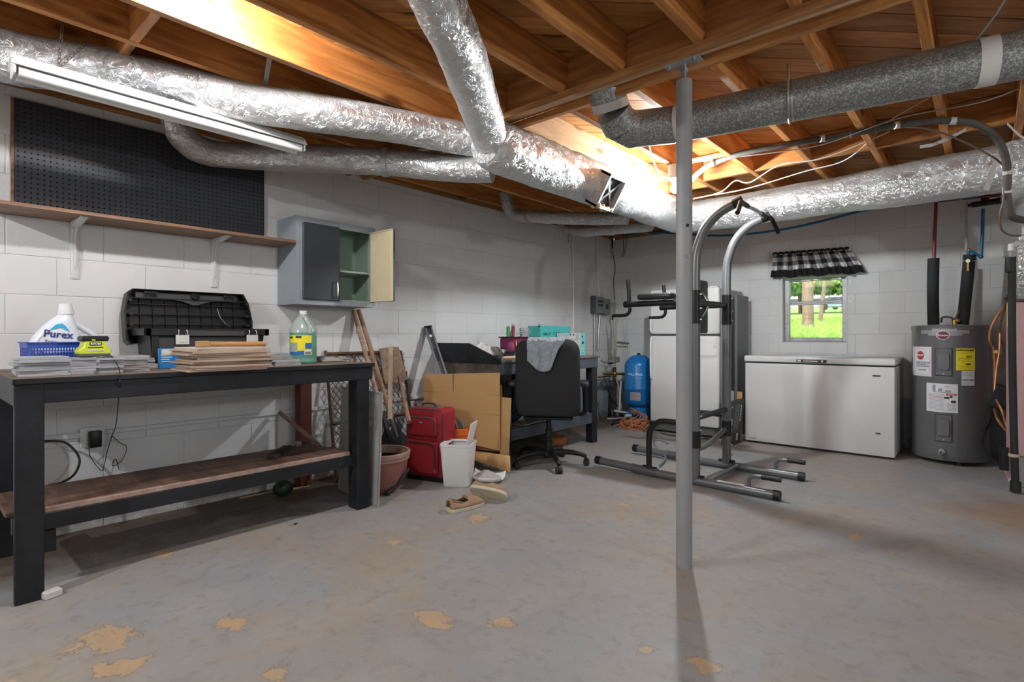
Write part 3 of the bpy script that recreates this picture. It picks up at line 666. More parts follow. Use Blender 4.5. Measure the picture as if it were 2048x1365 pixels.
for s_ in (1, -1):
    mb = MB(); mb.box((cx_-.13, cy_-.008, cz_-.044), (cx_+.13, cy_+.008, cz_-.039), rot=rt @ Matrix.Rotation(R(43*s_), 3, 'Z'), at=(cx_, cy_, cz_)); part('damper_blade', mb, M['steel_plain'], trunk, world=True)
mb = MB()
rd = random.Random(9)
for i in range(26):
    mb.sphere((cx_-.02+rd.uniform(-.03, .03), cy_+rd.uniform(-.10, .10), cz_-.115+rd.uniform(-.012, .012)), rd.uniform(.01, .02), 8)
part('torn_insulation', mb, mat('yellow_insulation', (.42, .30, .12), .9, var=(.7, .62, .5), vs=30), trunk, world=True, kind='stuff')
# C: cross run along the window wall
pC = [(-2.16, 4.86, 2.18), (-1.9, 4.9, 2.18), (-1.4, 4.9, 2.18), (-.9, 4.88, 2.18), (-.4, 4.87, 2.185), (.02, 4.86, 2.19), (.36, 4.85, 2.2)]
solo('foil_duct', MB().tube([Vector(p) for p in pC], [.13, .14, .14, .14, .155, .16, .155], 40, sm=26, wob=wob(.06, 5, 3)), M['foil'], 'big foil-wrapped duct crossing above the chest freezer and window', 'duct')
# D: branch coming toward the camera
pD = [P(790, -260, 1.45), P(845, -100, 1.63), P(876, 0, 1.86), P(912, 80, 2.1), P(940, 155, 2.4), P(962, 220, 2.75), P(982, 285, 3.15)]
pD.insert(0, pD[0]+(pD[0]-pD[1])*5)
solo('foil_duct', MB().tube(pD, [.092, .092, .092, .095, .098, .1, .1, .1], 36, sm=24, wob=wob(.06, 7, 5)), M['foil'], 'foil branch duct dropping from top centre of the frame to the junction', 'duct')
# E: lower branch from the wall behind the pegboard
pE = [P(336, 205, 3.02), P(352, 240, 3.03), P(366, 272, 3.06), P(395, 297, 3.14), P(450, 310, 3.25), P(600, 316, 3.38), P(780, 325, 3.4), P(900, 336, 3.35), P(985, 338, 3.3)]
solo('foil_duct', MB().tube(pE, [.075, .075, .078, .078, .078, .085, .085, .085, .085], 32, sm=20, wob=wob(.06, 5, 7)), M['foil_dark'], 'dusty lower foil duct with an elbow against the wall above the cabinet', 'duct')
mb = MB(); band(mb, P(772, 325, 3.4), P(800, 326, 3.4)-P(740, 323, 3.4), .091, .035); solo('duct_band', mb, M['tape_silver'], 'grey tape band around the dusty lower duct', 'tape')
# F: small branches near the far corner
pF = [P(1008, 385, 5.3), P(1016, 412, 5.3), P(1030, 428, 5.3), P(1060, 433, 5.2), P(1150, 437, 5.0), P(1255, 437, 4.75)]
solo('foil_duct', MB().tube(pF, .058, 24, sm=16, wob=wob(.1, 9, 1)), M['foil_rag'], 'small crumpled foil duct under the trunk, upper of the two near the corner', 'duct')
pF = [P(1122, 448, 6.1), P(1136, 458, 6.0), P(1165, 463, 5.8), P(1220, 459, 5.5), P(1300, 452, 5.0)]
solo('foil_duct', MB().tube(pF, .055, 24, sm=16, wob=wob(.1, 9, 4)), M['foil_rag'], 'small crumpled foil duct under the trunk, lower of the two near the corner', 'duct')
for i, (u, v, t_, r_, lab) in enumerate(((1057, 433, 5.21, .062, 'grey tape band near the elbow of the upper small duct'), (1147, 460, 5.92, .06, 'grey tape band near the end of the lower small duct'), (1222, 459, 5.5, .06, 'grey tape band at the middle of the lower small duct'))):
    mb = MB(); band(mb, P(u, v, t_), P(u+20, v, t_-.1)-P(u, v, t_), r_, .05, 24); solo('duct_band', mb, M['tape_silver'], lab, 'tape')
mb = MB(); band(mb, P(1140, 475, 5.95), (0, 0, 1), .025, .12, 12); solo('tape_tail', mb, M['tape_silver'], 'loose grey tape tail hanging below the small duct near the conduit', 'tape')
# G: bare galvanised duct with gored elbow
g0, g1 = Vector((-1.30, 2.80, 2.232)), Vector((.75, 3.20, 2.248))
gd = (g1-g0).normalized()
gal = thing('galvanized_duct', 'bare galvanised round duct crossing behind the column with a gored elbow', 'duct', (-.4, 3.0, 2.13))
mb = MB().tube([g0, g1], .098, 40); part('pipe', mb, M['galv'], gal, world=True)
part('pipe', MB().tube([P(1222, 218, 2.90), P(1216, 190, 2.87), P(1206, 150, 2.83)], .094, 36), M['galv'], gal, world=True)
el = [P(1226, 224, 2.91), P(1238, 246, 2.95), P(1264, 259, 3.0), g0]
for i in range(3):
    rr = .094+.001*i
    part('elbow_gore', MB().tube([el[i], el[i+1]+(el[i+1]-el[i]).normalized()*.025], [rr, rr+.003], 36), M['galv'], gal, world=True)
def ring_at(p, d, r_, w_, m, nm): 
    mb = MB(); band(mb, p, d, r_, w_, 40); part(nm, mb, m, gal, world=True)
ring_at(g0+gd*.06, gd, .1, .05, M['tape'], 'tape_wrap'); ring_at(P(1220, 210, 2.89), P(1216, 190, 2.87)-P(1222, 218, 2.90), .097, .045, M['tape'], 'tape_wrap')
ring_at(g0+gd*.60, gd, .1005, .008, M['steel_plain'], 'crimp_seam')
ring_at(g0+gd*1.33, gd, .1, .065, M['tape'], 'tape_wrap')
for s_ in (.585,):
    p = g0+gd*s_; n_ = Vector((-gd.y, gd.x, 0)); mb = MB()
    mb.tube([p+n_*.1+Vector((0, 0, .14)), p+n_*.103, p+n_*.07-Vector((0, 0, .075)), p-Vector((0, 0, .103)), p-n_*.07-Vector((0, 0, .075)), p-n_*.103, p-n_*.1+Vector((0, 0, .14))], .006, 6, sm=5)
    solo('hanger_strap', mb, M['steel_plain'], 'thin metal strap hanging the galvanised duct '+('behind the column' if s_ < 1 else 'near right edge of the frame'), 'strap')
# strap of duct A
p = P(527, 190, 2.8); q = P(538, 118, 2.72)
mb = MB().prism([p+Vector((0, -.012, 0)), p+Vector((0, .012, 0)), q+Vector((0, .012, 0)), q+Vector((0, -.012, 0))], (.004, 0, 0))
solo('hanger_strap', mb, M['steel_plain'], 'flat metal strap holding the long foil duct above the pegboard', 'strap')

# ================================================================ BARE BULBS
def bulb_fixture(L, label, zt=2.355, bm_=M['bulb']):
    th = thing('bulb_light', label, 'light', (L[0], L[1], zt))
    top = zt-L[2]
    part('lampholder', MB().lathe((0, 0, -.001), [(.02, -top+.042), (.024, -top+.046), (.026, -top+.062), (.052, -top+.072), (.055, -top+.085), (.05, -top+.087), (.05, 0)], 24), M['white_enamel'], th)
    part('bulb', MB().lathe((0, 0, -top), [(0, -.032), (.016, -.028), (.028, -.014), (.031, 0), (.027, .016), (.017, .032), (.014, .044)], 16), bm_, th)
    return th
bulb_fixture(L2, 'lit bare bulb in a white lampholder just left of the steel column')
bulb_fixture(L1, 'lit bare bulb under the joists just above the top edge of the frame', 2.475, emis('bulb_glow_near', (.92, .965, 1), 1050))
board('bulb_cleat', (-2.44, L1[1], 2.482), (-2.12, L1[1], 2.482), .08, .012, M['joist'], ceil)
board('bulb_cleat', (-1.78, L2[1], 2.362), (-1.36, L2[1], 2.362), .10, .012, M['joist'], ceil)
# ================================================================ LEFT WALL
WF = XL  # wall face
# ---- pegboard with real holes
def pegboard():
    th = thing('pegboard', 'black hardboard pegboard mounted on the left wall above the brown shelf', 'pegboard', (WF+.012, 1.02, 1.70))
    mb = MB(); bm = mb.bm; y0, z0, p = .395-1.02, .0, .0257; nx, nz_ = 49, 23; r = .0042; e = p/2
    th_ = .006; cache = {}
    def V(x, y, z):
        k = (round(x, 5), round(y, 5), round(z, 5))
        if k not in cache: cache[k] = bm.verts.new((x, y, z))
        return cache[k]
    for i in range(nx):
        for j in range(nz_):
            cy, cz = y0+p*(i+.5), z0+p*(j+.5)
            out = [(e, 0), (e, e), (0, e), (-e, e), (-e, 0), (-e, -e), (0, -e), (e, -e)]
            o_ = [V(th_, cy+a, cz+b) for a, b in out]; i_ = [V(th_, cy+r*math.cos(k*PI/4), cz+r*math.sin(k*PI/4)) for k in range(8)]; b_ = [V(0, cy+r*math.cos(k*PI/4), cz+r*math.sin(k*PI/4)) for k in range(8)]
            for k in range(8):
                k2 = (k+1) % 8; bm.faces.new((o_[k], o_[k2], i_[k2], i_[k])); bm.faces.new((i_[k], i_[k2], b_[k2], b_[k]))
    part('board', mb, mat('black_pegboard', (.02, .022, .028), .5, var=(.028, .031, .04), vs=3), th, ang=20)
    part('back_gap', MB().box((-.010, y0, z0), (-.006, y0+p*nx, z0+p*nz_)), mat('pegboard_gap', (.01, .01, .01), .9), th)
    part('batten', MB().box((-.012, y0-.014, z0), (.002, y0-.0005, z0+p*nz_), .001), M['oak_shelf'], th)
    part('batten', MB().box((-.012, y0+p*nx+.0005, z0), (.004, y0+p*nx+.008, z0+p*nz_), .001), M['black_paint'], th)
pegboard()
# ---- shelf and brackets
sh = thing('wall_shelf', 'long brown wooden shelf on the left wall below the black pegboard', 'shelf', (WF+.14, 1.04, 1.693))
o = board('shelf_board', (.003, -.735, .009), (.003, .712, .009), .278, .018, M['oak_shelf'], sh)
for y in (AX(160, 450, -3.6).y, AX(444, 480, -3.6).y):
    mb = MB(); yy = y-1.04
    mb.prism([(-.139, yy-.018, 0), (-.139, yy-.018, -.30), (-.134, yy-.018, -.31), (-.130, yy-.018, -.30), (-.128, yy-.018, -.07), (-.105, yy-.018, -.03), (.10, yy-.018, -.006), (.10, yy-.018, 0)], (0, .036, 0), .002)
    mb.prism([(-.131, yy-.005, -.01), (-.131, yy-.005, -.26), (-.119, yy-.005, -.24), (-.112, yy-.005, -.09), (-.09, yy-.005, -.05), (-.03, yy-.005, -.02), (.09, yy-.005, -.008)], (0, .01, 0), .001)
    part('bracket', mb, M['white_wall'], sh)
# ---- metal wall cabinet
cy0, cy1 = 1.763, 2.39; cz0, cz1 = 1.288, 1.885; cxf = WF+.262
cab = thing('wall_cabinet', 'grey metal wall cabinet with one black door shut and the other swung open', 'cabinet', (WF+.13, (cy0+cy1)/2, cz0))
t_ = .006; ym = (cy0+cy1)/2+.005
mb = MB()
q_ = fx0 = cxf-.016
mb.box((WF+.002, cy0, cz0), (q_, cy0+t_, cz1)).box((WF+.002, cy1-t_, cz0), (q_, cy1, cz1)).box((WF+.002, cy0+t_, cz1-t_), (q_, cy1-t_, cz1)).box((WF+.002, cy0+t_, cz0), (q_, cy1-t_, cz0+t_))
part('body', mb, M['cab_grey'], cab, world=True)
mb = MB(); fx0 = cxf-.016
mb.box((fx0, cy0, cz0), (cxf+.002, cy0+.047, cz1)).box((fx0, cy1-.045, cz0), (cxf+.002, cy1, cz1))
mb.box((fx0, cy0+.047, cz1-.047), (cxf+.002, cy1-.045, cz1)).box((fx0, cy0+.047, cz0), (cxf+.002, cy1-.045, cz0+.043)).box((fx0, ym-.004, cz0+.043), (cxf+.001, ym+.006, cz1-.047))
part('face_frame', mb, M['cab_grey'], cab, world=True)
mb = MB().box((WF+.006, cy0+t_, cz0+t_), (WF+.010, cy1-t_, cz1-t_)).box((WF+.006, cy1-t_-.003, cz0+t_), (fx0, cy1-t_, cz1-t_)).box((WF+.006, cy0+t_, cz0+t_), (fx0, cy0+t_+.003, cz1-t_)).box((WF+.006, cy0+t_, cz0+t_), (fx0, cy1-t_, cz0+t_+.003)).box((WF+.006, cy0+t_, cz1-t_-.003), (fx0, cy1-t_, cz1-t_))
part('liner', mb, M['cab_green'], cab, world=True)
part('shelf', MB().box((WF+.01, cy0+.01, cz0+.248), (fx0-.025, cy1-.01, cz0+.262), .002), mat('pale_shelf', (.45, .5, .45), .5), cab, world=True)
d0 = part('door', MB().box((cxf+.003, cy0+.045, cz0+.034), (cxf+.02, ym, cz1-.04), .003), M['cab_black'], cab, world=True, label='black door, shut')
def handle(par, x, y, z0, z1, out):
    mb = MB().tube([Vector((x, y, z0)), Vector((x, y, z0))+out*.022, Vector((x, y, (z0+z1)/2))+out*.028, Vector((x, y, z1))+out*.022, Vector((x, y, z1))], [.006, .005, .0055, .005, .006], 10, sm=6)
    bm = mb.bm; w_ = Matrix.Translation(cab.location); bm.transform(w_.inverted()); o = bpy.data.objects.new('handle', mesh_from(bm, 'handle', M['chrome'])); C.objects.link(o); o.parent = par; o['label'] = 'curved chrome pull'
handle(d0, cxf+.02, ym-.032, cz0+.06, cz0+.165, Vector((1, 0, 0)))
hy = cy1-.046; dw = .285
mb = MB()
mb.box((cxf+.004, hy-.003, cz0+.034), (cxf+dw, hy+.014, cz1-.04), .002)
d1 = part('door', MB().box((cxf+.004, hy+.004, cz0+.034), (cxf+dw, hy+.018, cz1-.04), .002), M['cab_black'], cab, world=True, label='black door, swung open')
mb = MB().box((cxf+.006, hy-.001, cz0+.036), (cxf+dw-.002, hy+.004, cz1-.042), .001).box((cxf+dw-.028, hy-.006, cz0+.036), (cxf+dw-.0255, hy, cz1-.042)).box((cxf+.004, hy-.007, cz1-.05), (cxf+dw, hy+.002, cz1-.042), .001)
bm = mb.bm; bm.transform(Matrix.Translation(-cab.location)); o = bpy.data.objects.new('inner_panel', mesh_from(bm, 'inner_panel', M['cab_cream'])); C.objects.link(o); o.parent = d1; o['label'] = 'cream painted inner face'
for z in (cz0+.12, cz1-.13): part('hinge', MB().box((cxf+.001, cy0+.036, z-.03), (cxf+.006, cy0+.047, z+.03), .001), M['cab_grey'], cab, world=True)

# ---- hanging strip light
lt = thing('strip_light', 'unlit white fluorescent strip light hanging on chains below the foil duct', 'light', (-2.91, .905, 2.13))
L2_ = .61
mb = MB(); prof = [(-.06, -.016), (-.02, .032), (.02, .032), (.06, -.016), (.056, -.018), (.018, .02), (-.018, .02), (-.056, -.018)]
mb.prism([(x, -L2_, z+.03) for x, z in prof], (0, 2*L2_, 0)); part('housing', mb, M['white_metal'], lt)
mb = MB().prism([(-.022, -L2_+.01, .038), (-.022, -L2_+.01, .062), (.022, -L2_+.01, .062), (.022, -L2_+.01, .038), (.012, -L2_+.01, .022), (-.012, -L2_+.01, .022)], (0, 2*L2_-.02, 0)); part('channel', mb, M['white_metal'], lt)
for x in (-.026, .026):
    part('tube', MB().cyl((x, -L2_+.022, -.004), (x, L2_-.022, -.004), .0205, 20), M['tube_white'], lt)
for y in (-L2_+.006, L2_-.012):
    part('end_cap', MB().box((-.05, y, -.018), (.05, y+.008, .045), .003), M['white_metal'], lt)
def chain(p0, p1, par):
    n = max(2, int((Vector(p1)-Vector(p0)).length/.02)); p0 = Vector(p0); p1 = Vector(p1); mb = MB(); d = (p1-p0)/n; dn = d.normalized(); s_ = dn.orthogonal().normalized(); t2 = dn.cross(s_)
    for i in range(n):
        c_ = p0+d*(i+.5); a_ = s_ if i % 2 else t2; pts = [c_+dn*(.013*math.sin(k*PI/4))+a_*(.0055*math.cos(k*PI/4)) for k in range(9)]; mb.tube(pts, .0016, 5, cap=False)
    return part('chain', mb, mat('rusty_chain', (.12, .09, .07), .6, .5), par)
chain((-.0, -.46, .064), (.02, -.45, .25), lt); chain((.0, -.46, .064), (-.045, -.35, .24), lt)
chain((.0, .5, .064), (.0, .5, .235), lt)

# ================================================================ WORKBENCH
bx0, bx1, by0, by1, bz = WF+.006, -2.885, .305, 1.972, .905
bench = thing('workbench', 'long black painted wooden workbench with brown lower shelf along the left wall', 'workbench', (-3.3, 1.14, 0))
part('top', MB().box((bx0, by0, bz-.022), (bx1, by1, bz), .004), M['bench_top'], bench, world=True, label='worn brown top surface')
part('top_edge', MB().box((bx1, by0, bz-.024), (bx1+.008, by1, bz-.001), .002).box((bx0+.02, by1, bz-.024), (bx1+.008, by1+.006, bz-.001), .002).box((bx0+.02, by0-.006, bz-.024), (bx1+.008, by0, bz-.001), .002), M['black_paint'], bench, world=True)
part('apron', MB().box((bx1-.045, by0+.0, bz-.105), (bx1-.007, by1, bz-.024), .003), M['black_paint'], bench, world=True)
part('apron', MB().box((bx0+.1, by1-.04, bz-.115), (bx1-.045, by1-.002, bz-.024), .003), M['black_paint'], bench, world=True)
part('apron', MB().box((bx0+.1, by0+.002, bz-.115), (bx1-.045, by0+.04, bz-.024), .003), M['black_paint'], bench, world=True)
def leg(x0, x1, y0, y1, m='black_paint', lab=None):
    kw = {'label': lab} if lab else {}
    part('leg', MB().box((x0, y0, 0), (x1, y1, bz-.024), .003), M[m], bench, world=True, **kw)
leg(bx1-.043, bx1-.005, by0+.002, by0+.093)
leg(bx0+.12, bx0+.16, by0-.002, by0+.086)
leg(-3.0, bx1-.012, 1.865, 1.95)
leg(bx0+.02, bx0+.075, 1.90, 1.96, 'rusty', 'red-brown post against the wall') if False else None
M['rust_paint'] = mat('red_brown_paint', (.15, .035, .018), .5, var=(.10, .025, .015), vs=8)
part('leg', MB().box((bx0+.035, 1.87, 0), (bx0+.115, 1.955, bz-.024), .003), M['rust_paint'], bench, world=True, label='red-brown rear post')
# lower shelf
sx0, sx1 = -3.36, -2.952
part('shelf_board', MB().box((sx0, by0-.02, .342), (sx0+.2, 1.80, .362), .003), M['shelf_brown'], bench, world=True)
part('shelf_board', MB().box((sx0+.203, by0-.02, .342), (sx1, 1.84, .362), .003), M['shelf_brown'], bench, world=True)
part('shelf_edge', MB().box((sx1, by0+.1, .336), (sx1+.012, 1.84, .360), .003), mat('worn_pink_edge', (.30, .17, .13), .6, var=(.42, .33, .28), vs=20), bench, world=True)
part('shelf_rail', MB().box((sx1-.03, by0+.0, .265), (sx1+.012, 1.87, .336), .003), M['black_paint'], bench, world=True)
part('shelf_rail', MB().box((sx0, by0+.1, .28), (sx0+.038, 1.87, .342), .003), M['black_paint'], bench, world=True)
part('cross_rail', MB().box((sx0-.16, by0+.1, .17), (sx1+.008, by0+.138, .262), .003), M['black_paint'], bench, world=True)
part('cross_rail', MB().box((bx0+.115, 1.835, .262), (-2.998, 1.875, .335), .003), M['black_paint'], bench, world=True)
# things lying on the bench top --------------------------------------------
BT = bz
def slab(c_, ang, lx, ly, h_, m, name, label, cat, group, bev=.0012):
    mb = MB().box((-lx/2, -ly/2, 0), (lx/2, ly/2, h_), bev); me = mesh_from(mb.bm, name, m); o = bpy.data.objects.new(name, me); C.objects.link(o)
    o.location = c_; o.rotation_euler = (0, 0, ang); return tag(o, label, cat, group)
ORD = ['bottom', 'second from the bottom', 'third from the bottom', 'fourth from the bottom', 'fifth from the bottom', 'sixth from the bottom', 'seventh from the bottom', 'eighth from the bottom', 'ninth from the bottom', 'tenth from the bottom', 'eleventh from the bottom', 'twelfth from the bottom']
tile_m = [mat('slate_tile', (.28, .29, .31), .6, var=(.38, .39, .41), vs=9), mat('grouty_tile', (.20, .20, .19), .8, var=(.40, .39, .38), vs=14), mat('pale_tile', (.36, .37, .40), .55, var=(.45, .46, .48), vs=6)]
def tilestack(u, v, n, where, h_=.0115, lx=.15, ly=.17, drift=(0, 0), seed=0, dy=0):
    b_ = AZ(u, v, BT); rd = random.Random(seed); b_ += Vector((-lx*.5, 0, 0)); z = BT
    for i in range(n):
        hh = h_*rd.uniform(.85, 1.15)
        c_ = (b_.x+rd.uniform(-.008, .008)+drift[0]*i, b_.y+dy+rd.uniform(-.010, .010)+drift[1]*i, z)
        slab(c_, rd.uniform(-.06, .06), lx, ly, hh-.0006, tile_m[rd.choice([0, 0, 1, 2, 2])], 'floor_tile', 'grey floor tile, %s in the stack %s' % ('top one' if i == n-1 else ORD[i], where), 'tile', 'grey tiles stacked on the workbench'); z += hh
tilestack(88, 753, 7, 'at the left end of the bench', seed=1)
tilestack(150, 750, 6, 'in front of the blue basket', lx=.15, ly=.155, seed=2)
tilestack(208, 747, 6, 'in front of the yellow charger', lx=.15, ly=.15, seed=3, h_=.0125)
tilestack(266, 744, 7, 'beside the toolbox corner', lx=.15, ly=.15, seed=4, drift=(-.002, -.002))
tilestack(283, 737, 5, 'right up against the toolbox front', lx=.13, ly=.13, seed=5)
tilestack(577, 732, 6, 'between brown pile and washer fluid', lx=.14, ly=.15, seed=6, drift=(-.004, -.010))
# brown backed tile pile
bt = [mat('tan_tile', (.42, .29, .21), .75, var=(.52, .40, .31), vs=10), mat('pink_tile', (.48, .34, .26), .75, var=(.56, .44, .36), vs=8), mat('pale_board', (.55, .47, .40), .7)]
b_ = AZ(474, 742, BT); b_ += Vector((-.155, 0, 0)); z = BT; rd = random.Random(12)
for i in range(12):
    hh = rd.uniform(.0085, .0105); m_ = bt[2] if i == 11 else bt[rd.choice([0, 1])]
    o = slab((b_.x+rd.uniform(-.012, .012), b_.y+rd.uniform(-.02, .02)-(.02 if i > 7 else 0), z), rd.uniform(-.10, .06)+(.0 if i < 8 else .06), .28, .36-(.02 if i > 9 else 0), hh-.0004, m_, 'vinyl_plank_offcut', 'tan flooring offcut, %s in the brown pile' % ('top one' if i == 11 else ORD[i]), 'offcut', 'tan flooring offcuts piled on the workbench'); z += hh
zt = z
# wooden handle piece lying on the pile
p0 = Vector((b_.x+.06, b_.y-.10, zt+.0155)); p1 = Vector((b_.x+.03, b_.y+.19, zt+.012))
hm = thing('wooden_handle', 'short orange wooden tool handle lying on top of the brown pile', 'handle', tuple(p0))
part('grip', MB().tube([Vector((0, 0, 0)), (p1-p0)*.28, (p1-p0)*.6, p1-p0], [.0125, .0125, .0125, .0145], 16, sm=4), mat('varnished_handle', (.45, .22, .07), .35, var=(.55, .30, .12), vs=12), hm)
part('ferrule_block', MB().box((-.015, -.05, -.015), (.015, .006, .015), .003), mat('raw_block', (.42, .24, .10), .6), hm)
# blue leaflet pack between toolbox and pile
p = AZ(405, 742, BT); p.x -= .31
o = solo('blue_pack', MB().box((p.x-.012, p.y-.10, BT), (p.x+.012, p.y+.10, BT+.105), .002), mat('blue_card', (.02, .22, .55), .5), 'bright blue carton standing between black toolbox and brown pile', 'carton')
for i in range(4):
    mb = lines(MB(), (.0125, -.09, .045-i*.001), (0, 1, 0), (0, 0, 1), .05, .03, 3, .003, i)
part('small_print', lines(MB(), (.0125, -.092, .03), (0, 1, 0), (0, 0, 1), .05, .045, 4, .004, 2), M['white_ink'], o)
part('paper_flap', MB().box((.0125, -.09, .075), (.0135, .10, .10)), M['paper_white'], o)

# ---- blue basket
for i in range(4): slab((-3.305, AX(108, 720, -3.30).y+.0*i, BT+.0115*i), .02*i-.03, .15, .20, .011, tile_m[i % 3], 'floor_tile', 'grey floor tile under the blue basket, %s of four' % ['lowest', 'second', 'third', 'topmost'][i], 'tile', 'grey tiles stacked on the workbench')
bk = thing('plastic_basket', 'bright blue slatted plastic basket holding the detergent bottle', 'basket', tuple(AZ(122, 728, BT)+Vector((-.03, .0, .0))), R(3))
bk.location.z = BT+.0465; bk.location.x = -3.30; bk.location.y = AX(108, 720, -3.30).y
bm_ = mat('blue_plastic', (.01, .06, .42), .35)
mb = MB(); W, Dp, H = .105, .075, .095; 
def wallslats(mb, a, b, n, z0, z1, th_=.004):
    a = Vector(a); b = Vector(b)
    for i in range(n+1):
        p_ = a.lerp(b, i/n); d_ = (b-a).normalized()*.0022; o_ = Vector((d_.y, -d_.x, 0)).normalized()*th_*.5
        mb.prism([p_-d_-o_, p_+d_-o_, p_+d_+o_, p_-d_+o_], (0, 0, z1-z0))
cr = [(Dp, -W), (Dp, W), (-Dp, W), (-Dp, -W)]
for i in range(4):
    a, b = cr[i], cr[(i+1) % 4]; wallslats(mb, (a[0], a[1], .012), (b[0], b[1], .012), 20 if i % 2 == 0 else 14, .012, .07)
    for z in (.012, .026, .040, .054, .068):
        A = Vector((a[0], a[1], z)); B = Vector((b[0], b[1], z)); dd = (B-A).normalized(); o_ = Vector((dd.y, -dd.x, 0))*.002
        mb.prism([A-o_, B-o_, B+o_, A+o_], (0, 0, .0045))
part('lattice', mb, bm_, bk)
mb = MB()
for i in range(4):
    a, b = cr[i], cr[(i+1) % 4]; A = Vector((a[0], a[1], .07)); B = Vector((b[0], b[1], .07)); dd = (B-A).normalized(); o_ = Vector((dd.y, -dd.x, 0))*.003
    mb.prism([A-o_-dd*.004, B-o_+dd*.004, B+o_+dd*.004, A+o_-dd*.004], (0, 0, .02)); o2 = o_.normalized()*.009
    mb.prism([A-o_-dd*.01+Vector((0, 0, .02)), B-o_+dd*.01+Vector((0, 0, .02)), B+o2+dd*.01+Vector((0, 0, .02)), A+o2-dd*.01+Vector((0, 0, .02))], (0, 0, .005))
part('rim', mb, bm_, bk); part('base', MB().box((-Dp, -W, 0), (Dp, W, .012), .003), bm_, bk)
# ---- detergent bottle tilted in basket
def bottle_profile(mb, secs, seg=28):
    """secs: (z, halfwidth_y, halfdepth_x, yoff, power)"""
    rings = []
    for z, wy, wx, yo, pw_ in secs:
        ring = []
        for k in range(seg):
            a = 2*PI*k/seg; ca, sa = math.cos(a), math.sin(a); rr = (abs(ca)**pw_+abs(sa)**pw_)**(-1/pw_); ring.append(mb.bm.verts.new((wx*ca*rr, yo+wy*sa*rr, z)))
        rings.append(ring)
    for i in range(len(rings)-1):
        for k in range(seg): mb.bm.faces.new((rings[i][k], rings[i][(k+1) % seg], rings[i+1][(k+1) % seg], rings[i+1][k]))
    mb.bm.faces.new(rings[0][::-1]); mb.bm.faces.new(rings[-1]); return mb
dt = thing('detergent_bottle', 'white detergent jug with blue lettering standing in the blue basket', 'bottle', (-3.315, bk.location.y+.008, BT+.0465+.014), 0, None, (R(4), 0, 0)); dt.scale = (1.08, 1.08, 1.12)
secs = [(0, .085, .04, 0, 4), (.01, .092, .045, 0, 4), (.06, .094, .046, 0, 4), (.10, .080, .045, .010, 3.5), (.14, .058, .042, .022, 3), (.165, .042, .036, .034, 2.6), (.18, .03, .028, .044, 2.2), (.19, .024, .024, .048, 2)]
part('body', bottle_profile(MB(), secs), mat('milky_plastic', (.72, .76, .82), .3), dt, ang=50)
part('cap', MB().lathe((0, .049, .186), [(.030, 0), (.031, .006), (.027, .02), (.024, .045), (.022, .047), (0, .047)], 26), mat('frosted_cap', (.75, .77, .78), .25), dt)
part('handle', MB().tube([(0, .06, .155), (0, .085, .140), (0, .11, .118), (0, .135, .098), (0, .146, .075), (0, .115, .03)], [.012, .013, .0135, .0135, .013, .011], 14, sm=5), mat('milky_plastic2', (.7, .73, .78), .3), dt)
mb = MB(); pts = []
for k in range(24):
    a = 2*PI*k/24; pts.append((0.0468, .072*math.cos(a)*abs(math.cos(a))**-.3 if abs(math.cos(a)) > .01 else 0, .078+.066*math.sin(a)))
lab_ = [(.0468, -.074, .012), (.0468, .074, .012), (.0466, .074, .05), (.0465, .064, .10), (.0445, .046, .138), (.044, .030, .150), (.0445, .004, .146), (.0465, -.045, .10), (.0466, -.074, .05)]
part('label_sheet', MB().prism(lab_, (.0006, 0, 0)), mat('label_white', (.8, .82, .86), .5), dt)
part('label_arc', MB().prism([(.0476, -.02, .122), (.0468, .004, .144), (.0466, .024, .149), (.0466, .036, .138), (.0476, .052, .110), (.0476, .02, .132)], (.0006, 0, 0)), mat('arc_blue', (.02, .42, .72), .5), dt)
text('Purex', .042, M['navy_ink'], dt, (.0486, .010, .103), (0, 1, -.16), (0, .16, 1), bold=.0008)
text('Free', .022, M['grey_ink'], dt, (.0486, -.018, .076), (0, 1, -.12), (0, .12, 1)); text('Clear', .022, mat('teal_ink', (.03, .2, .3), .6), dt, (.0486, -.016, .058), (0, 1, -.12), (0, .12, 1))
text('&', .014, M['grey_ink'], dt, (.0486, -.05, .034), (0, 1, -.12), (0, .12, 1))
part('red_arc', MB().tube([(.0482, -.062, .03), (.0482, -.058, .08), (.0482, -.035, .105), (.0482, .0, .108)], .0008, 5, sm=6), M['red_ink'], dt)
# ---- battery charger
q = AX(182, 700, -3.12); ch = thing('battery_charger', 'yellow and black battery charger sitting on the tile stacks', 'charger', (-3.06, AX(186, 700, -3.06).y, BT+.0755))
mb = MB().prism([(.05, -.058, .012), (.05, .058, .012), (.05, .060, .03), (.05, .042, .046), (.05, .038, .072), (.05, -.038, .072), (.05, -.042, .046), (.05, -.060, .03)], (-.10, 0, 0), .004); part('shell', mb, M['tool_yellow'], ch)
part('foot', MB().box((-.052, -.056, 0), (.052, .056, .018), .005), mat('charger_grey', (.10, .10, .09), .5), ch)
part('battery', MB().box((-.045, -.048, .070), (.052, .048, .094), .004).box((-.048, -.05, .078), (.054, .05, .086), .002), M['black_plastic'], ch)
part('battery_catch', MB().box((.052, -.014, .073), (.056, -.002, .079), .001), M['tool_yellow'], ch)
part('badge', MB().box((.0502, -.022, .051), (.0512, .022, .066), .0004), M['ink'], ch)
text('RYOBI', .013, M['white_ink'], ch, (.0514, 0, .0585), (0, 1, 0), (0, 0, 1), bold=.0004)
part('vent_line', MB().box((.0502, -.028, .040), (.0512, .028, .0435), .0004), M['ink'], ch)
text('18 V LITHIUM', .0095, M['white_ink'], ch, (.0512, 0, .029), (0, 1, 0), (0, 0, 1), bold=.0002)
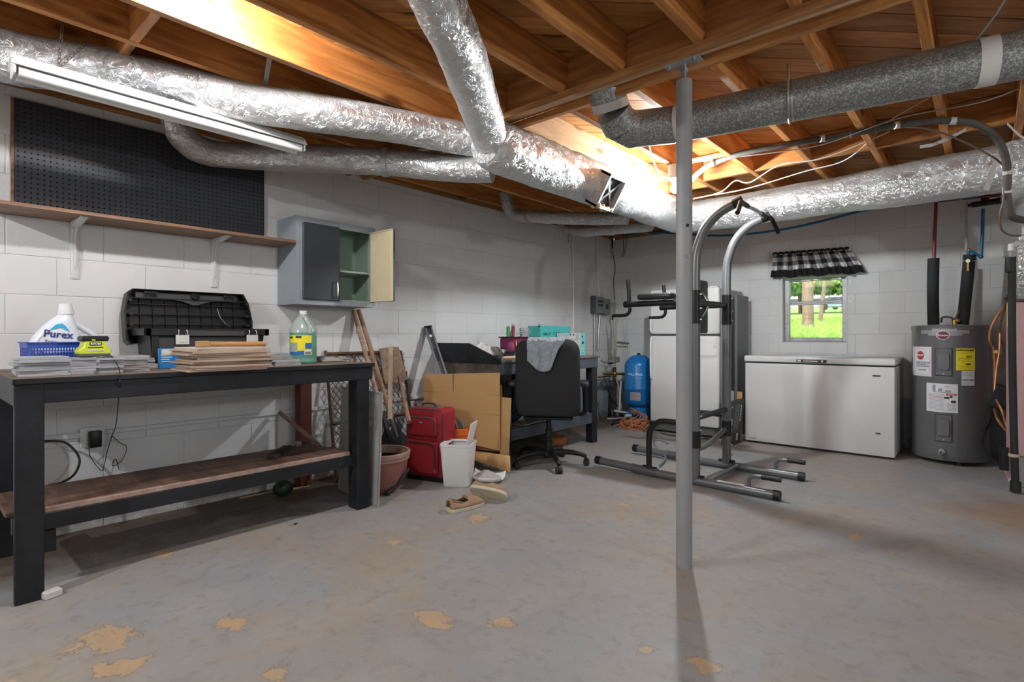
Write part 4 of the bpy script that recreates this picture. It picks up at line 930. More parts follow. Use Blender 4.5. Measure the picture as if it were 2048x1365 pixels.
# ---- black toolbox, lid open
tby0, tby1 = .868, 1.526
tx0, tx1 = -3.62, -3.36
tb = thing('toolbox', 'large black plastic toolbox standing open on the workbench', 'toolbox', (-3.5, (tby0+tby1)/2, BT))
cy = (tby0+tby1)/2; hw = (tby1-tby0)/2; TH = .205
mb = MB(); w1 = hw*.93
mb.prism([(-.10, -w1*.94, 0), (.12, -w1*.94, 0), (.14, -w1, TH), (-.12, -w1, TH)], (0, .006, 0)); mb.prism([(-.10, w1*.94, 0), (.12, w1*.94, 0), (.14, w1, TH), (-.12, w1, TH)], (0, -.006, 0))
mb.prism([(.12, -w1*.94, 0), (.12, w1*.94, 0), (.14, w1, TH), (.14, -w1, TH)], (-.006, 0, 0)); mb.prism([(-.10, -w1*.94, 0), (-.10, w1*.94, 0), (-.12, w1, TH), (-.12, -w1, TH)], (.006, 0, 0))
mb.box((-.10, -w1*.94, 0), (.12, w1*.94, .006))
part('tub', mb, M['black_plastic'], tb)
mb = MB()
for x0, x1, y0, y1 in ((.132, .156, -hw, hw), (-.13, -.115, -hw, hw), (-.13, .156, -hw, -hw+.03), (-.13, .156, hw-.03, hw)): mb.box((x0, y0, TH-.035), (x1, y1, TH+.006), .004)
part('rim', mb, M['black_plastic'], tb)
part('front_panel', MB().box((.146, -.14, TH-.038), (.160, .18, TH-.006), .003), M['dark_grey_plastic'], tb)
part('front_panel', MB().box((.13, -w1*.9, .035), (.140, w1*.9, TH-.04), .006), M['dark_grey_plastic'], tb)
part('side_recess', MB().box((.139, -hw*.90, .05), (.1465, -hw*.80, TH-.03), .002), M['black_rubber'], tb)
part('handle_recess', MB().box((.141, -hw*.58, .045), (.147, -hw*.38, .085), .002), M['black_rubber'], tb)
for i in range(11): yv = -w1*.85+i*w1*.17; part('rib', MB().box((.118, yv-.002, 0), (.128, yv+.002, .035), .001), M['black_plastic'], tb)
silver = mat('latch_steel', (.72, .71, .66), .4, .3)
for yv in (-hw*.47, hw*.68):
    lt_ = part('latch', MB().box((.158, yv-.034, TH-.085), (.166, yv+.034, TH-.030), .003).box((.165, yv-.016, TH-.072), (.168, yv+.016, TH-.045), .001), silver, tb, label='silver metal latch')
    w_ = MB()
    for s_ in (-.022, .022): w_.tube([(.160, yv+s_, TH-.035), (.172, yv+s_, TH-.022), (.166, yv+s_*.9, TH-.004), (.158, yv+s_*.9, TH-.006)], .0022, 6, sm=3)
    w_.tube([(.166, yv-.022, TH-.032), (.166, yv+.022, TH-.032)], .002, 6); part('wire_bail', w_, silver, lt_)
# lid: opened, leaning back against the wall, showing ribbed underside
la = R(8)
lid_root = Matrix.Translation((-.115, -.008, TH-.0)) @ Matrix.Rotation(-la, 4, 'Y')
LW, LH, LD = .348, .235, .07
def lidpart(name, mb, m, lab=None):
    mb.bm.transform(lid_root); kw = {'label': lab} if lab else {}
    return part(name, mb, m, tb, **kw)
out = [(-LW, -.06), (-LW+.02, -.085), (LW*.2, -.0), (LW, 0), (LW+.002, .06), (LW-.015, .17), (LW-.045, LH), (-LW+.04, LH), (-LW+.015, LH-.02), (-LW-.004, .10)]
mb = MB(); mb.prism([(-.06, y, z) for y, z in out], (.006, 0, 0)); n_ = len(out)
for i in range(n_):
    a, b = out[i], out[(i+1) % n_]
    ca = Vector((0, a[0], a[1])); cb = Vector((0, b[0], b[1])); ins = Vector((0, 0, .09)); ia = ca+(ins-ca).normalized()*.009; ib = cb+(ins-cb).normalized()*.009
    mb.prism([ca+Vector((-.06, 0, 0)), cb+Vector((-.06, 0, 0)), ib+Vector((-.06, 0, 0)), ia+Vector((-.06, 0, 0))], (.07, 0, 0))
ld = lidpart('lid', mb, M['black_plastic'], 'opened lid with ribbed inside')
mb = MB()
for i in range(1, 10):
    yv = -LW+.02+i*(2*LW-.05)/10; mb.box((-.056, yv-.0015, .005), (-.036, yv+.0015, LH-.02))
for zv in (.035, .095, .155): mb.box((-.056, -LW+.02, zv-.002), (-.030, LW-.02, zv+.002))
mb.box((-.05, -LW+.015, LH-.05), (-.012, LW-.03, LH-.045))
lidpart('lid_rib', mb, M['black_plastic'])
mb = MB(); pts = [(-.03, y, LH-.052-.028*math.exp(-((y-.02)/.06)**2)) for y in [(-LW+.06)+k*(2*LW-.14)/24 for k in range(25)]]
for a, b in zip(pts[:-1], pts[1:]): mb.prism([a, b, (b[0], b[1], LH-.012), (a[0], a[1], LH-.012)], (.012, 0, 0))
lidpart('lid_web', mb, M['dark_grey_plastic'])
lidpart('lid_boss', MB().lathe((-.01, .02, LH-.028), [(.024, 0), (.024, .012), (.008, .014), (0, .014)], 20, rot=Matrix.Rotation(R(70), 3, 'Y')), M['black_plastic'])
for yv in (-LW*.62, LW*.62): lidpart('lid_catch', MB().box((.0, yv-.035, LH-.026), (.012, yv+.035, LH-.012), .002).box((.0, yv-.022, LH-.042), (.008, yv-.018, LH-.02)).box((.0, yv+.018, LH-.042), (.008, yv+.022, LH-.02)), M['black_plastic'])
lidpart('lid_stay', MB().tube([(-.01, .145, .14), (-.008, .155, .09), (-.006, .185, .045), (-.002, .215, .02)], .0028, 8, sm=6), M['chrome'])
for s_ in (-1, 1):
    for zv in (.03, .09, .17): lidpart('corner_socket', MB().cyl((-.05, s_*(LW-.028), zv), (.008, s_*(LW-.028), zv), .010, 12), M['black_plastic'])
# ---- jug of washer fluid
jb = AZ(606, 728, BT); jb += Vector((-.05, .028, 0)); jug = thing('washer_fluid_jug', 'clear gallon jug of green washer fluid with yellow and blue label', 'jug', (jb.x, jb.y, BT), R(-20))
teal = mat('green_fluid', (.20, .48, .38), .15, trans=.35); haze_ = mat('jug_shell', (.52, .62, .57), .2, trans=.35)
JR = .0815
prof = [(0, 0), (JR*.9, 0), (JR, .008), (JR, .02), (JR*.965, .026), (JR*.965, .036), (JR, .042), (JR, .165), (JR*.985, .175), (JR, .182)]
part('lower_body', MB().lathe((0, 0, 0), prof+[(JR, .188)], 36, sy=.96), teal, jug, ang=50)
prof2 = [(JR, .188), (JR*.97, .205), (JR*.72, .25), (JR*.4, .285), (.020, .298), (.019, .302)]
part('shoulder', MB().lathe((-.0, 0, 0), prof2, 36), haze_, jug, ang=60)
part('handle', MB().tube([(.05, .0, .282), (.066, .01, .262), (.070, .022, .235), (.072, .03, .205), (.070, .03, .185)], [.014, .012, .012, .013, .015], 12, sm=5), haze_, jug)
part('handle', MB().tube([(.056, -.030, .19), (.052, -.036, .235), (.046, -.025, .27), (.04, .0, .285)], .0028, 8, sm=5), M['white_plastic'], jug) if False else None
part('cap', MB().lathe((0, 0, .300), [(.0225, 0), (.0225, .020), (.021, .022), (0, .022)], 24), M['white_plastic'], jug)
def wrap(name, a0, a1, z0, z1, m, rr=JR+.0008, par=None, n=14):
    mb = MB(); 
    mb.grid(lambda s_, t_: Vector((rr*math.cos(R(a0+(a1-a0)*s_)), rr*.97*math.sin(R(a0+(a1-a0)*s_)), z0+(z1-z0)*t_)), n, 1)
    return part(name, mb, m, par or jug, fixn=False)
wrap('label_sheet', -75, 28, .055, .172, M['yellow']); wrap('label_band', -75, -5, .055, .078, M['label_blue'], JR+.0014); wrap('label_picture', -72, -32, .072, .128, mat('label_pic', (.42, .40, .33), .6, var=(.2, .3, .3), vs=60), JR+.0016)
wrap('barcode_patch', -3, 26, .055, .085, M['paper_white'], JR+.0014); wrap('label_panel', 0, 28, .09, .125, M['label_blue'], JR+.0014)
wrap('label_badge', -40, -15, .155, .168, M['ink'], JR+.0014)
text('nx', .026, M['ink'], jug, (0, 0, .161), (0, 1, 0), (0, 0, 1), cyl=((0, 0), JR+.0012, R(-62)), bold=.0006)
text('RAIN', .010, M['white_ink'], jug, (0, 0, .161), (0, 1, 0), (0, 0, 1), cyl=((0, 0), JR+.0016, R(-28)), bold=.0003) if False else None
text('1.0 GAL', .008, M['ink'], jug, (0, 0, .160), (0, 1, 0), (0, 0, 1), cyl=((0, 0), JR+.0012, R(8))) if False else None
mb = MB()
for k in range(9):
    a = R(1+k*2.6); rr = JR+.0018; mb.box((rr*math.cos(a)-.0004, rr*.97*math.sin(a)-.0008-.0004*(k % 2), .058), (rr*math.cos(a)+.0006, rr*.97*math.sin(a)+.0008, .074))
part('barcode', mb, M['ink'], jug)
# ---- small items behind the jug
p = AX(562, 700, -3.45); s_ = thing('spray_trigger', 'yellow and black sprayer nozzle lying behind the washer fluid jug', 'nozzle', (-3.42, AX(566, 705, -3.42).y, BT+.028))
part('nozzle_cap', MB().cyl((0, -.03, .012), (.004, -.004, .012), .017, 8), M['yellow'], s_); part('body', MB().box((-.012, -.004, .0), (.014, .05, .022), .004).tube([(0, .03, .01), (0, .07, .006)], .006, 8), M['black_plastic'], s_)
solo('black_case', MB().box((-3.52, AX(560, 705, -3.4).y, BT), (-3.40, AX(692, 712, -3.4).y-.02, BT+.026), .006, seg=2), M['black_plastic'], 'flat black plastic case lying behind the washer fluid jug', 'case')
p = AZ(650, 722, BT)
mb = MB(); g0_ = Vector((-3.22, AX(640, 715, -3.22).y, BT))
def glove(a, b):
    x = (b-.5)*.10; y = a*.16-.01; e_ = math.sin(PI*a)**.5*math.sin(PI*b)**.5 if 0 < a < 1 and 0 < b < 1 else 0
    return g0_+Vector((x, y, .003+e_*(.022+.018*noise.noise(Vector((a*5, b*4, 1))))))
mb.grid(glove, 22, 14)
gl = solo('work_glove', mb, mat('grey_cloth', (.33, .31, .28), .9, var=(.45, .43, .40), vs=20, bump=.3, bs=120), 'crumpled grey work glove lying at right end of the workbench', 'glove', solid=.002)
for i in range(3): part('finger', MB().tube([(-.02+i*.018, .06, .012), (-.015+i*.02, .09, .022-.004*i), (-.012+i*.022, .115, .012)], [.009, .0085, .007], 10, sm=4), mat('grey_cloth_f', (.36, .34, .31), .9), gl)
# ---- outlet, charger plug, cords under bench
ob = AX(183, 873, WF); ot = thing('outlet_box', 'white painted square outlet box on the wall under the workbench', 'outlet', (WF, ob.y, ob.z))
part('back_box', MB().box((0, -.052, -.05), (.03, .052, .05), .006), M['white_wall'], ot); part('cover_plate', MB().box((.03, -.055, -.053), (.034, .055, .053), .002), M['white_metal'], ot)
for y in (-.046, .046):
    for z in (-.044, .044): part('screw', MB().cyl((.034, y, z), (.036, y, z), .004, 8), M['steel_plain'], ot)
solo('plug_adapter', MB().box((WF+.035, ob.y-.022, ob.z-.055), (WF+.07, ob.y+.034, ob.z+.035), .005, seg=2), M['black_plastic'], 'black power adapter plugged into the outlet under the bench', 'adapter')
solo('conduit', MB().tube([AX(20, 880, WF+.012), AX(52, 882, WF+.012), AX(158, 874, WF+.012)], .010, 10, sm=4), M['white_wall'], 'white painted conduit entering the outlet box from the left', 'conduit')
mb = MB().tube([AX(178, 897, WF+.05), AX(181, 915, WF+.03), AX(199, 939, WF+.03), AX(206, 939, WF+.03), AX(214, 905, WF+.03), AX(219, 888, WF+.035), AX(224, 872, WF+.05), AX(232, 850, WF+.2), AX(237, 800, -3.1), AX(240, 772, -2.872), AX(240, 755, -2.868)], .0022, 6, sm=6)
mb.tube([AX(224, 872, WF+.05), AX(240, 886, WF+.03), AX(253, 894, WF+.03), AX(248, 915, WF+.03), AX(234, 930, WF+.03), AX(224, 931, WF+.03), AX(231, 918, WF+.03), AX(236, 932, WF+.03), AX(238, 940, WF+.03)], .0022, 6, sm=5)
mb.tube([AX(240, 755, -2.868), AX(239, 742, -2.93), AX(236, 733, -2.98), AX(225, 715, -3.02), (-3.08, ch.location.y+.056, BT+.085)], .0022, 6, sm=5)
solo('charger_cord', mb, M['black_rubber'], 'thin black charger cord dangling over the front edge of the bench', 'cord')
mb = MB().tube([AX(45, 891, WF+.03), AX(90, 883, WF+.05), AX(128, 885, WF+.07), AX(152, 905, WF+.1), AX(159, 925, WF+.12), AX(148, 950, WF+.16), AX(125, 965, WF+.2), AX(108, 971, WF+.24), AX(98, 974, WF+.26)], [.006]*7+[.009, .011], 10, sm=6)
solo('power_cord', mb, M['black_rubber'], 'thick black power cord looping against the wall under the bench left end', 'cord')
# ---- bits on/under lower shelf
p0 = AX(560, 826, WF+.06); p1 = Vector((-3.20, 1.775, .378))
solo('broom_stick', MB().tube([p0, p0.lerp(p1, .3), p1], [.016, .0145, .014], 14, sm=3), M['old_wood'], 'dark brown wooden handle leaning from the lower bench shelf to the wall', 'handle')
solo('scrap_board', MB().box((-3.34, 1.50, .363), (-3.04, 1.56, .380), .003, rot=Matrix.Rotation(R(-42), 3, 'Z'), at=(-3.2, 1.55, .37)), mat('charred_board', (.04, .035, .03), .8), 'blackened scrap of board lying on right end of the lower shelf', 'board')
solo('glass_jar', MB().lathe((-3.33, AX(596, 895, -3.33).y, .365), [(0, 0), (.022, 0), (.024, .005), (.024, .022), (.018, .028), (0, .03)], 18), mat('jar', (.25, .24, .2), .3), 'small dusty jar lid lying on the lower shelf near the red post', 'jar')
p = AZ(566, 968, 0)
solo('dark_bag', MB().sphere((-3.53, AX(566, 960, -3.53).y, .052), .052, 14, (1, 1.3, 1)), mat('dark_green_bag', (.012, .03, .018), .5), 'dark green bundle lying on the floor under the bench shelf', 'bundle')
mb = MB().tube([AZ(480, 997, .004), AZ(540, 985, .004), AZ(620, 973, .004)], .006, 6); solo('trim_scrap', mb, mat('raw_strip', (.5, .33, .18), .7), 'thin wooden strip lying on the floor along the left wall', 'strip')
# ---- foam block by front leg
p = AZ(102, 1195, 0)
solo('foam_block', MB().box((p.x-.022, p.y-.028, 0), (p.x+.022, p.y+.032, .030), .004, rot=Matrix.Rotation(R(15), 3, 'Z'), at=tuple(p)), mat('white_block', (.62, .61, .60), .9, bump=.4, bs=60), 'small white foam block on the floor beside the front left bench leg', 'block')
# ================================================================ MIDDLE: things between bench and desk
# window screen leaning behind the bench leg
def screen(pts, label, name='window_screen'):
    a, b, c_, d_ = [Vector(p) for p in pts]  # bl, br, tr, tl
    th = thing(name, label, 'screen', tuple((a+b)/2)); o = th.location; ux = (b-a).normalized(); uy = (d_-a).normalized(); n_ = ux.cross(uy).normalized()
    W_, H_ = (b-a).length, (d_-a).length; al = mat('screen_frame', (.42, .42, .40), .45, .5); f_ = .014
    def bar(x0, y0, x1, y1, h_=.008):
        q = [a+ux*x0+uy*y0-n_*h_/2, a+ux*x1+uy*y0-n_*h_/2, a+ux*x1+uy*y1-n_*h_/2, a+ux*x0+uy*y1-n_*h_/2]; part('frame_bar', MB().prism(q, n_*h_), al, th, world=True)
    bar(0, 0, W_, f_); bar(0, H_-f_, W_, H_); bar(0, f_, f_, H_-f_); bar(W_-f_, f_, W_, H_-f_)
    m = bpy.data.materials.new('mesh_cloth'); t = ng(m); b_ = t.nodes['Principled BSDF']; b_.inputs['Base Color'].default_value = (.42, .42, .40, 1); b_.inputs['Roughness'].default_value = .8; b_.inputs['Alpha'].default_value = .62
    part('mesh', MB().prism([a+ux*f_+uy*f_, b-ux*f_+uy*f_, b-ux*f_+uy*(H_-f_), a+ux*f_+uy*(H_-f_)], n_*.0008), m, th, world=True); return th
screen([(-3.40, 2.035, 0), (-2.835, 1.975, 0), (-2.835, 2.005, .716), (-3.40, 2.065, .716)], 'wire window screen in aluminium frame standing behind the right bench leg')
# expanded metal panel (old security door) leaning on wall
ex = thing('metal_grille_panel', 'rusty framed panel of diamond metal mesh leaning on the wall behind the tools', 'grille', (-3.6, 2.45, 0))
pa, pb = AX(700, 960, WF+.14), AX(832, 900, WF+.12)
y0, y1 = 2.12, 2.86; zt_ = .945
def ep(y, z): return Vector((WF+.17-.15*z/zt_, y, z))
rust = mat('rusty_brown_metal', (.10, .055, .035), .8, .2, var=(.17, .10, .06), vs=20)
def ebar(y, z, y2, z2, w_=.022): part('frame_bar', MB().tube([ep(y, z), ep(y2, z2)], w_*.62, 4), rust, ex, world=True)
ebar(y0, 0, y0, zt_+.015); ebar(y1+.03, 0, y1-.05, zt_); ebar(y0, zt_-.01, y1-.05, zt_-.01); ebar(y0, .42, y1, .42); ebar(y0, .02, y1, .02); ebar(2.36, 0, 2.36, zt_-.02)
mb = MB(); n_ = 0; st = .048; sl = 1.0
k = -12
while k*st < y1-y0+.001:
    for sgn in (1, -1):
        # line y = yk + sgn*z*.75
        yk = y0+k*st; pts = []
        z_ = 0
        a_ = None
        for i in range(0, 61):
            z = zt_*i/60; y = (yk+z*.78) if sgn > 0 else (y1-(yk-y0)-z*.78)
            if y0 < y < y1-.01*z:
                if a_ is None: a_ = ep(y, z)
                e_ = ep(y, z)
        if a_ is not None and (e_-a_).length > .02: mb.tube([a_, e_], .0024, 4, cap=False)
        n_ += 1
    k += 1
part('diamond_mesh', mb, mat('black_mesh', (.02, .018, .018), .7), ex, world=True, kind='stuff')
# brown hardboard/wood piece
mb = MB().prism([ep(2.575, .95)+Vector((.02, 0, .02)), ep(2.77, .96)+Vector((.02, 0, .02)), ep(2.83, .70)+Vector((.02, 0, 0)), ep(2.60, .68)+Vector((.02, 0, 0))], (.012, 0, 0), .002)
solo('wood_board', mb, M['old_wood'], 'brown weathered board hanging over upper right of the mesh panel', 'board')
# long handled tools
def rod(name, pts, r, m, label, cat, extra=None, world=True, g=None):
    o = thing(name, label, cat, tuple(Vector(pts[-1])), 0, g); part('shaft', MB().tube(pts, r, 14, sm=4 if len(pts) > 2 else 0), m, o, world=True); return o
T0, T1 = AX(707, 622, WF+.03), P(771, 850, 4.02)
sh1 = rod('shovel', [T0, T1], [.0165, .0175], M['old_wood'], 'long wooden shovel handle leaning on the wall, left of the pair', 'shovel')
d = (T1-T0).normalized(); part('blade_socket', MB().tube([T1-d*.10, T1+d*.02, T1+d*.20], [.019, .021, .012], 14), M['black_rubber'], sh1, world=True)
sdv = Vector((.75, .66, 0))*.8; e_ = T1+d*.05
part('blade', MB().prism([e_-sdv*.03, e_+sdv*.03, e_+sdv*.10+d*.08, e_+sdv*.10+d*.25, e_+d*.31, e_-sdv*.10+d*.25, e_-sdv*.10+d*.08], (.0, -.003, 0)), mat('soil_black_steel', (.03, .03, .03), .6, .4), sh1, world=True)
T0, T1 = AX(717, 620, WF+.03), P(783, 835, 4.06)
sh2 = rod('shovel', [T0, T1], [.0165, .0175], mat('tan_handle', (.33, .18, .095), .6, var=(.25, .13, .07), vs=10, stretch=(1, 1, .3)), 'long tan wooden shovel handle leaning on the wall, right of the pair', 'shovel')
d = (T1-T0).normalized(); part('blade_socket', MB().tube([T1-d*.06, T1+d*.02, T1+d*.16], [.019, .023, .012], 14), mat('grey_socket', (.16, .17, .18), .5, .6), sh2, world=True)
e_ = T1+d*.08; part('blade', MB().prism([e_-sdv*.03, e_+sdv*.03, e_+sdv*.09+d*.08, e_+sdv*.09+d*.2, e_+d*.27, e_-sdv*.09+d*.2, e_-sdv*.09+d*.08], (0, .003, 0)), mat('soil_black_steel2', (.035, .035, .035), .6, .4), sh2, world=True)
T0, T1 = P(780, 696, 4.15), P(779, 838, 3.86)
mb = MB().prism([T0+Vector((-.016, -.004, 0)), T0+Vector((.012, .016, .02)), T1+Vector((.012, .012, 0)), T1+Vector((-.014, -.006, 0))], (.012, -.006, 0))
solo('wood_lath', mb, mat('pale_lath', (.58, .45, .32), .7, var=(.48, .34, .22), vs=14), 'pale splintered wooden lath standing upright in front of mesh panel', 'lath')
T0, T1 = P(797, 752, 4.35), P(818, 845, 3.95)
rod('tool_shaft', [T0, T1], [.013, .019], M['old_wood'], 'tapered grey wooden shaft leaning just behind red suitcase', 'handle')
rod('iron_bar', [AX(812, 744, WF+.04), P(830, 900, 4.15)], [.008, .009], mat('black_iron', (.025, .025, .025), .7), 'dark thin iron bar leaning at right edge of the mesh panel', 'bar')
# planter with jug
pc = P(764, 900, 3.72); pl = thing('planter', 'round terracotta coloured plastic plant pot behind window screen and bench leg', 'planter', (pc.x, pc.y, 0))
terr = mat('terracotta_plastic', (.26, .095, .075), .35, var=(.30, .13, .10), vs=5); rimm = mat('dusty_rim', (.34, .22, .18), .6)
part('bowl', MB().lathe((0, 0, 0), [(.085, .0), (.10, .006), (.145, .07), (.168, .15), (.177, .235), (.172, .235), (.162, .15), (.138, .072), (.09, .02), (0, .018)], 40), terr, pl)
part('rim', MB().lathe((0, 0, .225), [(.178, .0), (.187, .004), (.186, .02), (.192, .026), (.194, .05), (.188, .058), (.176, .056), (.172, .0)], 40), rimm, pl)
part('soil', MB().lathe((0, 0, .14), [(0, .01), (.16, .0)], 24), mat('dark_soil', (.03, .02, .015), .9), pl)
jc = P(754, 880, 3.80); j2 = thing('spray_bottle', 'translucent bottle with yellow label standing inside the plant pot', 'bottle', (jc.x+.02, jc.y-.04, .15))
part('body', MB().lathe((0, 0, 0), [(0, 0), (.05, 0), (.052, .01), (.052, .13), (.045, .16), (.022, .20), (.018, .22), (0, .222)], 26), mat('cloudy_plastic', (.50, .56, .66), .25, trans=.2), j2)
part('label', MB().lathe((0, 0, .05), [(.0528, 0), (.0528, .055)], 26), mat('yellow_label', (.65, .6, .2), .5), j2)
# dark foot thing under the pot
q = AZ(776, 992, 0); solo('iron_tool', MB().tube([(q.x, q.y, .02), (q.x+.03, q.y+.06, .07), (q.x+.06, q.y+.13, .17)], [.016, .012, .010], 12, sm=4).sphere((q.x, q.y, .019), .019, 12), mat('black_iron2', (.03, .028, .026), .6), 'dark rusty iron tool foot poking out right of the plant pot', 'tool')
# ---- red suitcase
a, b = AZ(812, 958, 0), AZ(884, 968, 0); ang = math.atan2(b.y-a.y, b.x-a.x); mid = (a+b)/2
W_, Dp_, H_ = (b-a).length+.01, .20, .535
su = thing('suitcase', 'red soft-sided upright suitcase standing left of white bin', 'suitcase', (mid.x-math.sin(ang)*Dp_/2, mid.y+math.cos(ang)*Dp_/2, 0), ang)
red2 = mat('red_piping', (.22, .008, .015), .6); h2 = W_/2
mb = MB().box((-h2, -Dp_/2, .022), (h2, Dp_/2, H_), .035, seg=4); part('shell', mb, M['red_fabric'], su, ang=50)
part('base_trim', MB().box((-h2+.004, -Dp_/2+.005, .0), (h2-.004, Dp_/2-.005, .05), .012, seg=2), M['black_plastic'], su)
def rrect(x0, x1, z0, z1, r, y, n=5):
    pts = []
    for cx, cz, a0 in ((x1-r, z1-r, 0), (x0+r, z1-r, 90), (x0+r, z0+r, 180), (x1-r, z0+r, 270)):
        for k in range(n+1): a_ = R(a0+90*k/n); pts.append((cx+r*math.cos(a_), y, cz+r*math.sin(a_)))
    pts.append(pts[0]); return pts
yf = -Dp_/2
part('piping', MB().tube(rrect(-h2+.008, h2-.008, .03, H_-.01, .04, yf+.012), .005, 6), M['dark_grey_plastic'], su)
part('piping', MB().tube(rrect(-h2+.008, h2-.008, .03, H_-.01, .04, Dp_/2-.03), .004, 6), red2, su)
part('upper_pocket', MB().box((-h2+.035, yf-.018, .335), (h2-.045, yf+.01, .475), .016, seg=3), M['red_fabric'], su, ang=50)
part('lower_pocket', MB().box((-h2+.018, yf-.026, .06), (h2-.030, yf+.01, .30), .02, seg=3), M['red_fabric'], su, ang=50)
zm = mat('grey_zip', (.10, .10, .105), .5)
part('zip', MB().tube([(-h2+.05, yf-.020, .468), (0, yf-.02, .474), (h2-.075, yf-.020, .468), (h2-.05, yf-.018, .445), (h2-.048, yf-.018, .35)], .0045, 6, sm=6), zm, su)
part('zip', MB().tube([(-h2+.05, yf-.030, .288), (.02, yf-.03, .286), (h2-.075, yf-.030, .278), (h2-.052, yf-.028, .24), (h2-.048, yf-.028, .11)], .0055, 6, sm=6), mat('black_zip', (.03, .03, .03), .5), su)
part('zip_pull', MB().box((h2-.052, yf-.034, .08), (h2-.044, yf-.030, .112), .001), M['chrome'], su)
part('flap_seam', MB().tube([(-h2+.025, yf-.012, .335), (-.03, yf-.016, .318), (.05, yf-.016, .315), (h2-.035, yf-.012, .322)], .003, 6, sm=6), red2, su)
part('badge', MB().lathe((-.01, yf-.019, .435), [(0, 0), (.018, 0), (.018, .002), (0, .002)], 16, sy=.35, rot=Matrix.Rotation(R(90), 3, 'X')), M['chrome'], su)
for x in (-.06, .01): part('stitch_line', MB().tube([(x, yf-.0185, .34), (x, yf-.0185, .455)], .0012, 5), red2, su)
part('top_handle', MB().tube([(-.065, -.02, H_-.004), (-.06, -.02, H_+.022), (-.02, -.02, H_+.03), (.035, -.02, H_+.026), (.075, -.02, H_-.004)], [.008, .009, .010, .009, .008], 10, sm=6, flat=.7), M['dark_grey_plastic'], su)
part('handle_mount', MB().box((-.09, -.045, H_-.006), (.10, .03, H_+.006), .005), mat('mount_grey', (.14, .14, .145), .5), su)
# ---- white bin with its lid up
a, b = AZ(887, 975, 0), AZ(939, 976, 0); mid = (a+b)/2; ang = math.atan2(b.y-a.y, b.x-a.x)
bn = thing('waste_bin', 'white square plastic bin with raised swing lid on floor right of suitcase', 'bin', (mid.x-math.sin(ang)*.085, mid.y+math.cos(ang)*.085, 0), ang-R(6))
mb = MB(); wb_, wt_, hh = .090, .110, .305
def ring(w_, d_, z, r=.02, n=4):
    pts = []
    for cx, cy, a0 in ((w_-r, d_-r, 0), (-w_+r, d_-r, 90), (-w_+r, -d_+r, 180), (w_-r, -d_+r, 270)):
        for k in range(n+1): a_ = R(a0+90*k/n); pts.append(mb.bm.verts.new((cx+r*math.cos(a_), cy+r*math.sin(a_), z)))
    return pts
rs = [ring(wb_-.006, .079, 0), ring(wb_, .085, .008), ring(wt_, .105, hh-.02), ring(wt_+.003, .108, hh-.018), ring(wt_+.003, .108, hh), ring(wt_-.006, .099, hh), ring(wt_-.008, .097, hh-.01), ring(wb_-.008, .08, .02)]
for A, B in zip(rs[:-1], rs[1:]):
    for k in range(len(A)): mb.bm.faces.new((A[k], A[(k+1) % len(A)], B[(k+1) % len(A)], B[k]))
mb.bm.faces.new(rs[0][::-1]); mb.bm.faces.new(rs[-1]); part('body', mb, M['white_plastic'], bn)
part('lid', MB().box((-.002, -.09, 0), (.008, .09, .165), .003, rot=Matrix.Rotation(R(14), 3, 'Y'), at=(0, 0, 0)), M['white_plastic'], bn).location = (.075, 0, hh-.012)
part('lid_frame', MB().box((-wt_+.006, -.099, hh-.014), (-.07, .099, hh-.004), .002).box((-wt_+.006, .085, hh-.014), (wt_-.006, .099, hh-.004), .002), M['white_plastic'], bn)
# ---- orange bucket
p = P(912, 890, 4.25); ob_ = thing('orange_bucket', 'orange plastic bucket half hidden between suitcase and cardboard', 'bucket', (p.x-.03, p.y, 0))
part('body', MB().lathe((0, 0, 0), [(.0, 0), (.10, 0), (.125, .30), (.131, .30), (.131, .345), (.125, .35), (.12, .345), (.096, .01)], 32), mat('orange_plastic', (.75, .13, .01), .4), ob_)
part('bail', MB().tube([(.0, -.13, .32), (.03, -.14, .24), (.05, -.12, .2)], .003, 6, sm=4), M['steel_plain'], ob_)
# ---- white scoop with cloth
p = AZ(975, 967, 0); sc_ = thing('litter_scoop', 'white plastic dustpan lying on the floor right of white bin', 'dustpan', (p.x-.03, p.y+.03, 0), R(28))
mb = MB(); mb.grid(lambda a, b: Vector(((a-.5)*.24, (b-.5)*.16, .004+.035*abs(2*a-1)**3*(1-a*.3)+.04*abs(2*b-1)**4)), 16, 12); part('pan', mb, M['white_plastic'], sc_, solid=.003)
mb = MB(); mb.grid(lambda a, b: Vector(((a-.5)*.19-.01, (b-.5)*.13+.005, .03+.05*math.sin(PI*a)*math.sin(PI*b)+.012*noise.noise(Vector((a*6, b*6, 2))))), 20, 16); part('cloth', mb, mat('beige_cloth', (.42, .38, .35), .9, bump=.3, bs=100), sc_, solid=.002)
